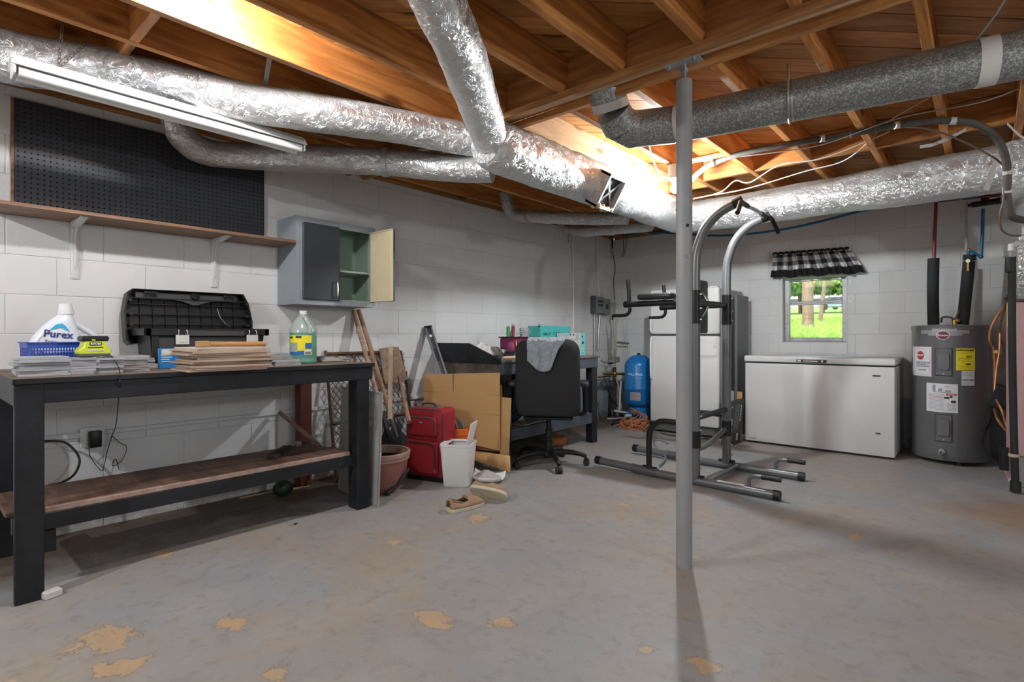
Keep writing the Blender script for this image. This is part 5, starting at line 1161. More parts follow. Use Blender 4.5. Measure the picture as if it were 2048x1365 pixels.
# ---- shoes
def shoe(loc, rz, label, roll=0., pitch=0.):
    th = thing('slip_on_shoe', label, 'shoe', loc, 0, 'tan slip-on shoes on the floor', (roll, pitch, rz))
    Ls, Ws = .262, .046
    def outline(t):  # t 0..1 heel to toe half width
        return Ws*(.68+.42*math.sin(PI*min(1, t*.62+.22)))*(1-max(0, (t-.80)/.20)**2.2*.98)**.5*(1-max(0, (.08-t)/.08)**2*.75)**.5
    def lay(z0, z1, grow):
        mb = MB(); n = 30; rings = []
        for z, g in ((z0, 0), (z0+.003, grow), (z1-.002, grow), (z1, grow-.003)):
            L_ = [mb.bm.verts.new((Ls*t, outline(t)+g, z)) for t in [i/n for i in range(n+1)]]; R_ = [mb.bm.verts.new((Ls*t, -outline(t)-g, z)) for t in [i/n for i in range(n, -1, -1)]]; rings.append(L_+R_)
        for A, B in zip(rings[:-1], rings[1:]):
            for k in range(len(A)): mb.bm.faces.new((A[k], A[(k+1) % len(A)], B[(k+1) % len(A)], B[k]))
        mb.bm.faces.new(rings[0][::-1]); mb.bm.faces.new(rings[-1]); return mb
    part('sole', lay(0, .024, .004), mat('cream_sole', (.62, .56, .42), .6, var=(.55, .48, .33), vs=20), th)
    def hgt(t): return .024+ (.052-.012*t*2 if t < .12 else (.050 - .014*math.sin(PI*(t-.12)/.45) if t < .5 else .050*(1-((t-.5)/.5)**2.2)+.006))
    mb = MB(); n, m_ = 40, 14; tan = mat('tan_canvas', (.34, .20, .12), .85, var=(.42, .28, .18), vs=8, bump=.3, bs=200)
    def up(a, b):
        t = a; ang_ = PI*b; o_ = outline(t)+.001; top = hgt(t)-.024
        c_, s_ = math.cos(ang_), math.sin(ang_); open_ = (t < .48)
        y = o_*(abs(c_)**.55)*(1 if c_ > 0 else -1); z = .022+top*(abs(s_)**.75)
        return Vector((Ls*t*.985+.002, y*(.93 if s_ > .5 else 1), z))
    vs = [[mb.bm.verts.new(up(i/n, j/m_)) for j in range(m_+1)] for i in range(n+1)]
    for i in range(n):
        for j in range(m_):
            t = (i+.5)/n
            if .05 < t < .47 and 4 <= j <= 9: continue
            mb.bm.faces.new((vs[i][j], vs[i+1][j], vs[i+1][j+1], vs[i][j+1]))
    part('upper', mb, tan, th, solid=.003, ang=60)
    part('insole', MB().box((Ls*.05, -.028, .024), (Ls*.75, .028, .028), .002), mat('insole', (.10, .055, .035), .9), th)
    pts = [vv for vv in ((Ls*t, s_*outline(t)*.80, hgt(t)-.004-.006*(t > .3)) for s_, t in ((1, .47), (1, .36), (1, .24), (1, .12), (.5, .055), (-.5, .055), (-1, .12), (-1, .24), (-1, .36), (-1, .47), (0, .5), (1, .47)))]
    part('collar', MB().tube(pts, .003, 6, sm=4), tan, th); part('elastic', MB().box((Ls*.40, -outline(.44)*.9, .045), (Ls*.50, -outline(.44)*.84, .066), .001), M['ink'], th) if False else None
    return th
p = AZ(883, 1027, 0); e2 = AZ(948, 1012, 0); shoe((p.x+.02, p.y+.035, 0), math.atan2(e2.y-p.y, e2.x-p.x)+R(2), 'tan slip-on shoe sitting upright on floor, nearer the camera')
p = AZ(930, 1000, 0); e2 = AZ(982, 1010, 0); shoe((p.x+.0, p.y+.05, .043), math.atan2(e2.y-p.y, e2.x-p.x)+R(8), 'tan slip-on shoe tipped on its side behind the other one', R(-52), R(3))
# ---- cardboard
cbm = M['cardboard']
def sheet(name, pts, label, th_=.005, crease=None):
    pts = [Vector(p) for p in pts]; n_ = (pts[1]-pts[0]).cross(pts[2]-pts[0]).normalized(); o = solo(name, MB().prism(pts, n_*th_), cbm, label, 'cardboard')
    return o
bl, br, tr, tl = P(848, 885, 4.40), P(1000, 902, 4.22), P(1000, 746, 4.26), P(848, 749, 4.46)
bl = P(848, 868, 4.40)
cb = sheet('cardboard_sheet', [bl, br, tr, tl], 'large flattened cardboard sheet leaning against end of the far desk')
def seam(parent, pts, r=.0022, m=None):
    mb = MB().tube([Vector(p)-parent.location for p in pts], r, 5); return part('crease', mb, m or mat('cardboard_crease', (.36, .21, .09), .8), parent)
def lerp2(s_, t): 
    a = bl.lerp(br, s_); b = tl.lerp(tr, s_); return a.lerp(b, t)+(Vector((.0, 0, 0))-Vector((lerpn.x, lerpn.y, lerpn.z))*0)
lerpn = (br-bl).cross(tl-bl).normalized()
off_ = lerpn*(.006 if lerpn.dot(Vector((.6, -.7, 0))) > 0 else -.001)
for (s0, t0, s1, t1) in ((.40, 1, .40, .0), (0, .71, 1, .71), (0, .45, 1, .45)): seam(cb, [lerp2(s0, t0)+off_, lerp2(s1, t1)+off_])
seam(cb, [lerp2(.40, 1)+off_*1.05, lerp2(.40, .72)+off_*1.05], .0028, M['ink'])
c2 = sheet('cardboard_flap', [P(1000, 910, 4.24), P(1018, 912, 4.23), P(1023, 797, 4.26), P(1000, 794, 4.28)], 'narrow cardboard flap standing just right of the large sheet')
mb = MB()
A0, A1 = P(946, 902, 4.26), P(1020, 912, 4.20); 
def curl(a, b):
    q = A0.lerp(A1, a); w_ = b*PI*.62; r_ = .10*(.5+.5*a); return Vector((q.x+.05*math.sin(w_)*.8, q.y-.10*math.sin(w_)*.4, q.z-r_*(1-math.cos(w_))*.9))
mb.grid(curl, 10, 12); solo('cardboard_curl', mb, cbm, 'curled bottom flap of cardboard touching the floor below the large sheet', 'cardboard', solid=.004)
sheet('cardboard_layer', [P(930, 897, 4.36), P(1012, 905, 4.30), P(1004, 770, 4.36), P(930, 770, 4.5)], 'second cardboard sheet just behind the large leaning one')
# ---- spirit level leaning
T0, T1 = AX(855, 655, WF+.02), P(884, 745, 4.55)
d = (T1-T0).normalized(); ux = Vector((.45, .89, 0)); ux = (ux-d*ux.dot(d)).normalized(); nn_ = d.cross(ux)
lv = thing('spirit_level', 'long grey aluminium spirit level leaning on the wall left of the desk', 'level', tuple(T1))
T1b = T0+d*1.22 if (T0+d*1.22).z > 0 else T0+d*(T0.z/-d.z*.98)
def lb(a, b, w_, dep, m, nm, off=0.):
    q = [T0+d*a+ux*(off-w_/2), T0+d*a+ux*(off+w_/2), T0+d*b+ux*(off+w_/2), T0+d*b+ux*(off-w_/2)]; part(nm, MB().prism(q, nn_*dep), m, lv, world=True)
Ll = (T1b-T0).length
alm = mat('level_grey', (.30, .31, .33), .4, .6); lb(.012, Ll, .014, .020, alm, 'flange', -.026); lb(.012, Ll, .014, .020, alm, 'flange', .026); lb(.012, Ll, .04, .006, mat('level_web', (.13, .13, .14), .4, .6), 'web')
lb(0, .014, .07, .024, M['black_plastic'], 'end_cap'); lb(.24, .36, .026, .012, M['black_rubber'], 'hand_slot')
cc = T0+d*.10+nn_*.0; part('vial', MB().tube([cc-nn_*.014, cc+nn_*.010], .014, 18), M['white_plastic'], lv, world=True)

# ================================================================ FAR DESK
dx0, dx1, dy0, dy1, dz = WF+.006, -2.93, 3.235, 4.66, .872
dk = thing('far_desk', 'black painted wooden work desk with lower shelf behind the office chair', 'desk', ((dx0+dx1)/2, (dy0+dy1)/2, 0))
dk_m = mat('grey_black_paint', (.055, .065, .08), .5, var=(.13, .16, .20), vs=6, mottle=.6)
def dp(nm, a, b, m=dk_m, bev=.003, **kw): return part(nm, MB().box(a, b, bev), m, dk, world=True, **kw)
dp('top', (dx0, dy0, dz-.022), (dx1+.012, dy1+.02, dz), mat('desk_top', (.12, .12, .125), .6, var=(.25, .22, .18), vs=5))
dp('apron', (dx1-.04, dy0, dz-.12), (dx1, dy1, dz-.022)); dp('apron', (dx0, dy0, dz-.135), (dx1-.04, dy0+.038, dz-.022), mat('worn_dark_board', (.05, .045, .04), .6, var=(.16, .12, .09), vs=9)); dp('apron', (dx0, dy1-.04, dz-.11), (dx1-.04, dy1, dz-.022))
part('end_splash', MB().prism([(dx0+.0, dy0-.02, dz-.03), (dx0, dy0-.02, dz+.135), (dx0+.42, dy0-.02, dz+.135), (dx1-.02, dy0-.02, dz+.008), (dx1-.02, dy0-.02, dz-.03)], (0, .019, 0), .002), M['black_paint'], dk, world=True)
for (a, b) in (((dx1-.085, dy1-.095), (dx1-.006, dy1-.005)), ((dx1-.085, dy0+.02), (dx1-.006, dy0+.11)), ((dx0+.06, dy1-.095), (dx0+.15, dy1-.005))): dp('leg', (*a, 0), (*b, dz-.022), M['black_paint'])
dp('leg', (dx0+.1, dy0+.04, 0), (dx0+.19, dy0+.12, dz-.022), M['old_wood'], label='bare wooden rear leg')
dp('end_panel', (dx0+.2, dy0+.045, .5), (dx1-.05, dy0+.052, dz-.09), mat('grey_panel', (.24, .22, .20), .7))
dp('shelf_board', (dx0+.1, dy0, .285), (dx1-.04, dy1-.1, .305), mat('shelf_old', (.10, .10, .105), .7, var=(.30, .24, .18), vs=5)); dp('shelf_rail', (dx1-.045, dy0, .20), (dx1-.008, dy1-.1, .30)); dp('cross_rail', (dx0+.1, dy1-.06, .22), (dx1-.05, dy1-.02, .30), M['black_paint'])
p = AZ(1130, 862, .03); solo('orange_tub', MB().lathe((-3.2, 4.3, 0), [(0, 0), (.11, 0), (.12, .06), (.10, .075), (0, .075)], 20), mat('orange_clay', (.50, .17, .05), .6), 'orange tub on the floor under the far desk', 'tub')
# things stored on desk lower shelf
solo('blue_bag', MB().sphere((-3.15, 3.55, .48), .175, 18, (.9, .9, 1)).sphere((-3.12, 3.62, .66), .08, 12), mat('dark_blue_vinyl', (.01, .05, .13), .5, bump=.6, bs=14), 'dark blue bag stuffed on the desk lower shelf behind the chair', 'bag')
solo('blue_case', MB().box((-3.06, 4.02, .306), (-2.99, 4.2, .33), .006), mat('bright_blue', (.02, .22, .55), .4), 'bright blue box on the desk shelf glimpsed beneath the chair back', 'box')
solo('red_can', MB().lathe((-3.04, 3.40, .306), [(0, 0), (.045, 0), (.045, .13), (.04, .14), (0, .14)], 20), mat('red_can', (.45, .02, .02), .4), 'red can on the desk lower shelf between cardboard and chair', 'can')
solo('paper_board', MB().box((-3.12, 3.5, .306), (-2.96, 3.85, .314), .001, rot=Matrix.Rotation(R(8), 3, 'Z'), at=(-3, 3.7, .3)), mat('grey_board', (.36, .31, .25), .8), 'flat tan board lying on the desk lower shelf', 'board')
# things on desk top -------------------------------------------------------
ct = thing('white_cloth', 'crumpled white cloth heaped on the left end of far desk', 'cloth', (-3.42, 3.50, dz))
mb = MB()
def heap(a, b):
    x = (a-.5)*.34; y = (b-.5)*.46; r_ = math.sqrt((x/.17)**2+(y/.23)**2); e_ = max(0, 1-r_**2)
    return Vector((x, y, .004+e_**.6*(.115+.05*noise.noise(Vector((a*5, b*5, 3)))+.03*noise.noise(Vector((a*12, b*12, 1))))))
mb.grid(heap, 44, 44); part('folds', mb, mat('white_cotton', (.62, .61, .60), .9, bump=.2, bs=150), ct, solid=.003)
solo('knit_hat', MB().sphere((-3.14, 3.56, dz+.03), .058, 14, (1, 1.15, .75)).box((-3.13, 3.48, dz+.0), (-3.02, 3.58, dz+.02), .004), M['ink'], 'black cloth cap on the desk between white cloth and tool bag', 'cap')
solo('small_dark_box', MB().box((-3.17, 3.37, dz), (-3.11, 3.43, dz+.035), .004), M['dark_grey_plastic'], 'small dark square box on desk in front of white cloth', 'box')
p0, p1 = Vector((-3.02, 3.33, dz+.015)), Vector((-2.99, 3.50, dz+.015)); solo('wood_stick', MB().tube([p0, p1], [.013, .016], 12), mat('light_dowel', (.60, .42, .24), .6), 'light wooden stick lying on the front left of the desk', 'stick')
# flat brown boards under the blue pack
solo('brown_board', MB().box((-3.20, 3.52, dz), (-2.95, 3.82, dz+.018), .003), mat('dark_tan_board', (.22, .12, .06), .7), 'dark brown board lying under the blue packet on the desk', 'board')
bp = solo('blue_packet', MB().box((-3.16, 3.54, dz+.019), (-3.02, 3.80, dz+.075), .006), mat('packet_grey', (.30, .34, .42), .5, var=(.16, .22, .34), vs=30), 'blue and silver packet lying beneath the maroon tool bag', 'packet')
part('stripe', MB().box((.0705, -.128, .003), (.0715, .128, .020)), mat('packet_blue', (.01, .14, .60), .4), bp)
tbg = thing('tool_bag', 'maroon tool bag with yellow straps stacked on the desk', 'bag', (-3.15, 3.66, dz+.078))
mar = mat('maroon_fabric', (.16, .015, .07), .7, bump=.2, bs=120)
mb = MB().prism([(-.085, -.14, 0), (.085, -.14, 0), (.085, .14, 0), (-.085, .14, 0)], (0, 0, .105), .012); part('body', mb, mar, tbg)
part('top_rim', MB().tube([(.088, -.143, .108), (.088, .143, .108), (-.088, .143, .108), (-.088, -.143, .108), (.088, -.143, .108)], .006, 8), mat('dark_maroon', (.04, .008, .02), .7), tbg)
yl = mat('strap_yellow', (.80, .50, .01), .5)
for i, pts in enumerate(([(.090, -.115, .075), (.093, -.115, .035), (.093, -.10, .028), (.093, -.02, .022), (.093, .06, .03), (.093, .12, .05)], [(.090, -.005, .085), (.094, -.005, .01)], [(.090, .035, .085), (.094, -.0, .083)], [(.094, .03, .086), (.094, .03, .056), (.094, 0, .05)])): part('strap', MB().tube(pts, .0055, 6, flat=.6), yl, tbg)
part('side_pouch', MB().sphere((.06, -.15, .02), .04, 12, (1, .7, 1.3)), mat('pink_maroon', (.28, .05, .12), .7), tbg)
text('HUSKY', .015, mat('pale_pink', (.6, .4, .5), .6), tbg, (.0862, -.055, .082), (0, 1, 0), (0, 0, 1)) if False else None
for i, (x, y, h_, c_, nm) in enumerate(((0, -.12, .17, (.05, .28, .08), 'green'), (.03, -.085, .175, (.25, .04, .07), 'dark red'))): solo('grip_handle', MB().tube([(-3.15+x, 3.66+y, dz+.15), (-3.15+x, 3.66+y+.004, dz+.10+h_)], [.013, .016], 12).sphere((-3.15+x, 3.66+y+.004, dz+.10+h_), .016, 10), mat('grip'+nm, c_, .5), nm+' rubber tool grip sticking up from the maroon bag', 'tool')
sp = thing('clear_funnel', 'clear plastic funnel bottle standing in the maroon bag', 'funnel', (-3.17, 3.63, dz+.155)); part('cone', MB().lathe((0, 0, 0), [(.05, 0), (.045, .03), (.02, .09), (.012, .13), (.013, .15), (0, .152)], 22), mat('clear_plastic', (.60, .61, .62), .2, trans=.3), sp)
gb = thing('grey_basket', 'grey perforated plastic scoop standing in the maroon bag', 'scoop', (-3.16, 3.775, dz+.16), 0, None, (R(-15), R(-8), 0))
gm = mat('grey_plastic', (.34, .34, .35), .5)
mb = MB()
for k in range(12):
    a_ = 2*PI*k/12; mb.tube([(.03*math.cos(a_), .035*math.sin(a_), 0), (.042*math.cos(a_), .05*math.sin(a_), .10)], .0035, 5)
for z in (.0, .02, .04, .06, .08, .10): mb.tube([((.03+.012*z*10)*math.cos(a_), (.035+.015*z*10)*math.sin(a_), z) for a_ in [2*PI*k/16 for k in range(17)]], .004, 5)
part('lattice', mb, gm, gb)
solo('green_cable', MB().tube([(-3.12, 3.80, dz+.16), (-3.10, 3.83, dz+.17), (-3.09, 3.85, dz+.13), (-3.08, 3.87, dz+.09), (-3.08, 3.89, dz+.085)], .006, 8, sm=5), mat('lime', (.22, .50, .08), .5), 'lime green cord hanging from the right of maroon bag', 'cord')
# hammer-like white post
hp = thing('paint_roller', 'pale grey T-shaped tool standing upright beside the teal box', 'tool', (-3.12, 4.06, dz))
part('stem', MB().tube([(0, 0, 0), (0, 0, .15)], [.013, .012], 12), M['white_plastic'], hp); part('head', MB().tube([(0, -.08, .168), (0, -.03, .162), (0, .02, .160)], [.004, .010, .012], 10, sm=3), M['white_plastic'], hp)
# wipes cartons
def carton(name, a, b, rz, label, mats):
    th = thing(name, label, 'box', a, rz); part('carton', MB().box((-b[0]/2, -b[1]/2, 0), (b[0]/2, b[1]/2, b[2]), .002), mats, th); return th
teal_m = mat('teal_card', (.06, .42, .40), .5); gw = mat('greywhite_card', (.56, .57, .56), .5); aqua = mat('aqua_card', (.16, .62, .62), .5)
cA = carton('wipes_carton', (-3.30, 4.34, dz), (.16, .50, .295), 0, 'large teal and white baby wipes carton at the back of the desk', teal_m)
part('flap', MB().box((.05, -.25, .28), (.078, .25, .315), .002), mat('grey_card', (.36, .37, .37), .6), cA)
part('white_panel', MB().box((.0805, -.249, 0), (.082, -.08, .175)), gw, cA)
text('1200 CT', .035, mat('dark_teal', (.01, .10, .12), .6), cA, (.0812, -.15, .215), (0, 1, 0), (0, 0, 1), bold=.0006)
part('small_print', lines(MB(), (.0808, -.06, .205), (0, 1, 0), (0, 0, 1), .15, .03, 2, .004, 5), mat('dark_teal2', (.02, .2, .2), .6), cA)
part('small_print', lines(MB(), (.0808, -.05, .05), (0, 1, 0), (0, 0, 1), .1, .10, 6, .004, 6), M['white_ink'], cA)
def heart(mb, c_, s_, x):
    pts = []
    for k in range(26):
        t = 2*PI*k/26; pts.append((x, c_[0]+s_*16*math.sin(t)**3/16, c_[1]+s_*(13*math.cos(t)-5*math.cos(2*t)-2*math.cos(3*t)-math.cos(4*t))/16))
    return mb.prism(pts, (.0008, 0, 0))
part('heart_mark', heart(MB(), (-.155, .115), .034, .0822), mat('plum_ink', (.05, .03, .10), .6), cA)
text('parent\nchoice', .016, mat('pink_ink', (.7, .35, .38), .6), cA, (.0832, -.155, .12), (0, 1, 0), (0, 0, 1))
for y in (-.235, -.045): part('leaf_mark', MB().prism([(.0825 if y < -.1 else .0808, y, .17), (.0825 if y < -.1 else .0808, y+.025, .165), (.0825 if y < -.1 else .0808, y+.02, .135)], (.0006, 0, 0)), mat('leaf_ink', (.03, .12, .10), .6), cA)
cB = carton('wipes_carton', (-3.13, 4.475, dz), (.15, .28, .225), 0, 'smaller white and aqua wipes carton at right front of the desk', gw)
part('aqua_panel', MB().box((.0752, .055, 0), (.0762, .141, .226)).box((-.075, .1402, 0), (.0755, .1412, .226)), aqua, cB)
part('heart_mark', heart(MB(), (.085, .19), .013, .0764), mat('plum2', (.05, .04, .12), .6), cB)
part('dark_arch', MB().prism([(.0764, .078+.036*(1-math.cos(PI*k/8))/2*1, .115+.030*math.sin(PI*k/8)) for k in range(9)], (.0006, 0, 0)), M['ink'], cB)
part('round_mark', MB().tube([(.0758, .0+.022*math.cos(2*PI*k/20), .195+.022*math.sin(2*PI*k/20)) for k in range(21)], .002, 5), mat('mark_ink', (.10, .13, .13), .6), cB)
part('round_mark_bar', MB().tube([(.0758, -.014, .18), (.0758, .014, .21)], .002, 5), mat('mark_ink2', (.10, .13, .13), .6), cB)
text('DO NOT FLUSH', .0105, mat('mark_ink3', (.12, .2, .18), .6), cB, (.0755, 0, .162), (0, 1, 0), (0, 0, 1), bold=.0003)
for y in (-.125, -.07): part('leaf_mark', MB().prism([(.0755, y, .225), (.0755, y+.022, .205), (.0755, y+.004, .195), (.0755, y-.012, .21)], (.0006, 0, 0)), mat('leaf_ink2', (.03, .12, .10), .6), cB)
fx_m = mat('drawing_ink', (.62, .27, .16), .7)
part('animal_drawing', MB().tube([(.0758, -.10, .175), (.0758, -.075, .16), (.0758, -.03, .155), (.0758, .01, .13), (.0758, .03, .10), (.0758, .02, .06), (.0758, -.01, .05), (.0758, -.05, .08), (.0758, -.09, .11), (.0758, -.10, .15)], .0022, 5, sm=5), fx_m, cB)
part('small_print', lines(MB(), (.0764, .065, .03), (0, 1, 0), (0, 0, 1), .06, .05, 4, .003, 8), M['white_ink'], cB)
# ---- office chair
oc = thing('office_chair', 'black fabric office chair on castors seen from behind, facing the desk', 'chair', (-2.728, 3.578, 0), R(35))
blk = mat('black_upholstery', (.016, .016, .017), .85, bump=.25, bs=220)
# local +Y faces forward (desk), back of the chair toward the camera (-Y)
mb = MB(); bw, bh = .262, .62
def bk_pt(a, b, y_): 
    x = (a-.5)*2; z = (b-.5)*2; return x, z
secs = []
rings = []
for yy, gx, gz in ((0, -.03, -.03), (-.012, -.006, -.006), (-.03, 0, 0), (-.055, -.012, -.012), (-.066, -.045, -.045)):
    ring_ = []; X_, Z_ = bw+gx, bh/2+gz; r_ = .095
    for cx, cz, a0 in ((X_-r_, Z_-r_, 0), (-X_+r_, Z_-r_, 90), (-X_+r_*.8, -Z_+r_*.8, 180), (X_-r_*.8, -Z_+r_*.8, 270)):
        rr = r_ if a0 < 180 else r_*.8
        for k in range(7):
            a_ = R(a0+15*k); xx = cx+rr*math.cos(a_); zz = cz+rr*math.sin(a_); ring_.append(mb.bm.verts.new((xx*(1-.05*(zz > 0)*(zz/Z_)), yy-.16-.10*((zz+Z_)/(2*Z_))+.02*(xx/X_)**2, zz+.735)))
    rings.append(ring_)
for A, B in zip(rings[:-1], rings[1:]):
    for k in range(len(A)): mb.bm.faces.new((A[k], A[(k+1) % len(A)], B[(k+1) % len(A)], B[k]))
mb.bm.faces.new(rings[0][::-1]); mb.bm.faces.new(rings[-1]); bmesh.ops.recalc_face_normals(mb.bm, faces=mb.bm.faces[:])
part('backrest', mb, blk, oc, ang=50)
part('seat', MB().box((-.255, -.17, .42), (.255, .30, .52), .04, seg=3), blk, oc, ang=50)
part('seat_pan', MB().box((-.2, -.15, .39), (.2, .2, .42), .01), M['black_plastic'], oc)
for s_ in (-1, 1):
    part('arm_support', MB().tube([(s_*.22, .02, .42), (s_*.295, .02, .43), (s_*.30, .0, .52), (s_*.295, -.02, .66)], [.018, .018, .02, .022], 10, sm=5), M['black_plastic'], oc)
    part('arm_pad', MB().box((s_*.295-.034, -.14, .655), (s_*.295+.034, .13, .70), .018, seg=3), mat('arm_pad_grey', (.045, .045, .047), .55), oc)
part('gas_column', MB().lathe((0, 0, 0), [(.03, .06), (.034, .10), (.034, .20), (.028, .205), (.028, .29), (.022, .295), (.022, .40)], 24), M['black_plastic'], oc)
part('hub', MB().lathe((0, 0, .06), [(.045, 0), (.055, .02), (.05, .05), (.036, .06)], 24), M['black_plastic'], oc)
for k in range(5):
    a_ = R(-38+72*k-35); dv = Vector((math.cos(a_), math.sin(a_), 0)); pv = Vector((-dv.y, dv.x, 0))
    lg = part('leg', MB().tube([dv*.03+Vector((0, 0, .10)), dv*.16+Vector((0, 0, .108)), dv*.27+Vector((0, 0, .09)), dv*.31+Vector((0, 0, .07))], [.026, .022, .018, .015], 12, sm=4), M['black_plastic'], oc)
    c_ = dv*.31
    for s_ in (-1, 1): part('caster', MB().tube([c_+pv*s_*.006+Vector((0, 0, .026)), c_+pv*s_*.024+Vector((0, 0, .026))], .026, 16), M['black_rubber'], oc)
    part('caster_hood', MB().tube([c_-pv*.008+Vector((0, 0, .04)), c_+pv*.008+Vector((0, 0, .04))], .024, 12), M['black_plastic'], oc)
# grey shirt draped over back
mb = MB(); oc_m = Matrix.Translation(oc.location) @ Matrix.Rotation(R(35), 4, 'Z')
def drape(a, b):
    x = -.155+.29*a; zt2 = 1.045; fall = .16+.09*math.sin(PI*min(1, a*1.15))*(1 if a < .62 else max(0, 1-(a-.62)/.38)) - .20*max(0, a-.62)/.38*.75
    s_ = b*(fall+.10)
    if s_ < .10: y = -.195+.0-.10*(s_/.10)*.0+.07-.135*(s_/.10); z = zt2+.004+.012*math.sin(PI*s_/.10)
    else: y = -.326+.03*(s_-.1)/.2*0; z = zt2-.005-(s_-.10); y = -.262-.066-.012+.10*(1.045-z)/.62
    y += -.008*noise.noise(Vector((a*9, b*3, 5)))-.006*math.sin(a*22+b*3)
    return oc_m @ Vector((x+.006*noise.noise(Vector((a*4, b*6, 9))), y, z))
mb.grid(drape, 40, 24)
gcl = mat('heather_cloth', (.22, .25, .28), .9, var=(.38, .42, .45), vs=60, bump=.3, bs=120)
solo('grey_shirt', mb, gcl, 'heather grey shirt draped over the top of the office chair', 'shirt', solid=.003)
# ================================================================ CHEST FREEZER
fx0_, fx1_, fy_ = -1.815, -.578, 5.638
fz = thing('chest_freezer', 'long white chest freezer standing below the window', 'freezer', ((fx0_+fx1_)/2, fy_+.34, 0))
dirt_en = mat('freezer_enamel', (.66, .66, .655), .38, var=(.60, .60, .59), vs=1.5)
part('cabinet', MB().box((fx0_, fy_, .02), (fx1_, fy_+.66, .80), .008, seg=2), dirt_en, fz, world=True)
part('kick_gap', MB().box((fx0_+.02, fy_+.02, 0), (fx1_-.02, fy_+.64, .022)), M['black_rubber'], fz, world=True)
part('gasket', MB().box((fx0_+.01, fy_+.004, .798), (fx1_-.01, fy_+.65, .812)), M['black_rubber'], fz, world=True)
part('lid', MB().box((fx0_-.006, fy_-.014, .812), (fx1_+.006, fy_+.665, .872), .012, seg=3), M['white_enamel'], fz, world=True)
mb = MB().box((-1.34, fy_-.020, .820), (-1.09, fy_-.012, .848), .002); hp_ = part('handle_plate', mb, mat('plate_black', (.03, .03, .03), .4), fz, world=True)
part('handle', MB().box((-1.285, fy_-.026, .826), (-1.155, fy_-.018, .842), .003), M['chrome'], fz, world=True, label='chrome lid handle')
part('lid_lock', MB().cyl((-1.125, fy_-.024, .834), (-1.125, fy_-.014, .834), .010, 16), M['chrome'], fz, world=True)
part('latch_tab', MB().box((-1.33, fy_-.024, .824), (-1.30, fy_-.016, .844), .002), M['white_plastic'], fz, world=True)
for (u0, u1, v) in ((1745, 1761, 752), (1751, 1761, 867)):
    a = AY((u0), v, fy_); b = AY(u1, v, fy_); part('vent_badge', MB().box((a.x, fy_-.003, a.z-.007), (b.x, fy_+.001, a.z+.006), .001), mat('badge_dark', (.05, .05, .055), .4), fz, world=True)
a = AY(1500, 882, fy_); part('corner_bracket', MB().box((a.x-.015, fy_-.010, .05), (a.x+.055, fy_, .062), .002).box((a.x-.015, fy_-.012, .05), (a.x-.008, fy_, .085), .002).box((a.x+.047, fy_-.012, .04), (a.x+.055, fy_, .065), .002), mat('aged_bracket', (.50, .47, .38), .5), fz, world=True)
# ================================================================ FRIDGE
gx0, gx1, gy, gh = -2.81, -2.045, 5.545, 1.575
fr = thing('refrigerator', 'white two-door refrigerator with top freezer standing behind the gym tower', 'refrigerator', ((gx0+gx1)/2, gy+.38, 0))
gm_ = mat('fridge_side', (.36, .36, .365), .45)
part('case', MB().box((gx0+.005, gy+.075, .03), (gx1, gy+.72, gh-.012), .008), gm_, fr, world=True, label='grey textured side panels')
part('freezer_door', MB().box((gx0, gy, 1.085), (gx1, gy+.066, gh), .018, seg=3), M['white_enamel'], fr, world=True)
part('lower_door', MB().box((gx0, gy, .115), (gx1, gy+.066, 1.068), .018, seg=3), M['white_enamel'], fr, world=True)
part('door_gap', MB().box((gx0+.01, gy+.012, 1.06), (gx1-.01, gy+.08, 1.09)), M['dark_grey_plastic'], fr, world=True)
part('gasket', MB().box((gx0+.012, gy+.062, .12), (gx1-.012, gy+.078, gh-.01)), mat('gasket_grey', (.2, .2, .2), .6), fr, world=True)
for z0, z1 in ((.60, 1.05), (1.10, 1.30)):
    part('door_handle', MB().tube([(gx0+.03, gy+.002, z1), (gx0+.03, gy-.035, z1-.025), (gx0+.028, gy-.038, (z0+z1)/2), (gx0+.03, gy-.035, z0+.02), (gx0+.03, gy+.002, z0)], [.010, .011, .011, .011, .010], 10, sm=5), M['white_plastic'], fr, world=True)
part('kick_grille', MB().box((gx0+.02, gy+.045, .02), (gx1-.02, gy+.06, .105), .004), mat('grille_grey', (.09, .09, .09), .6), fr, world=True)
for k in range(5):
    part('grille_bar', MB().box((gx0+.05, gy+.038, .032+k*.014), (gx1-.06, gy+.046, .038+k*.014), .001), mat('grille_bar', (.24, .24, .24), .5), fr, world=True)
for x in (gx0+.06, gx1-.06):
    for y in (gy+.1, gy+.64): part('foot', MB().cyl((x, y, 0), (x, y, .035), .02, 12), M['black_plastic'], fr, world=True)
part('top_hinge', MB().box((gx1-.10, gy+.02, gh), (gx1-.02, gy+.12, gh+.012), .003), M['white_metal'], fr, world=True)
solo('folded_panel', MB().box((gx1+.055, gy+.30, 0), (gx1+.085, gy+.66, 1.5), .003), mat('dark_grey_panel', (.14, .14, .145), .5), 'tall thin dark grey panel standing between refrigerator and freezer', 'panel')
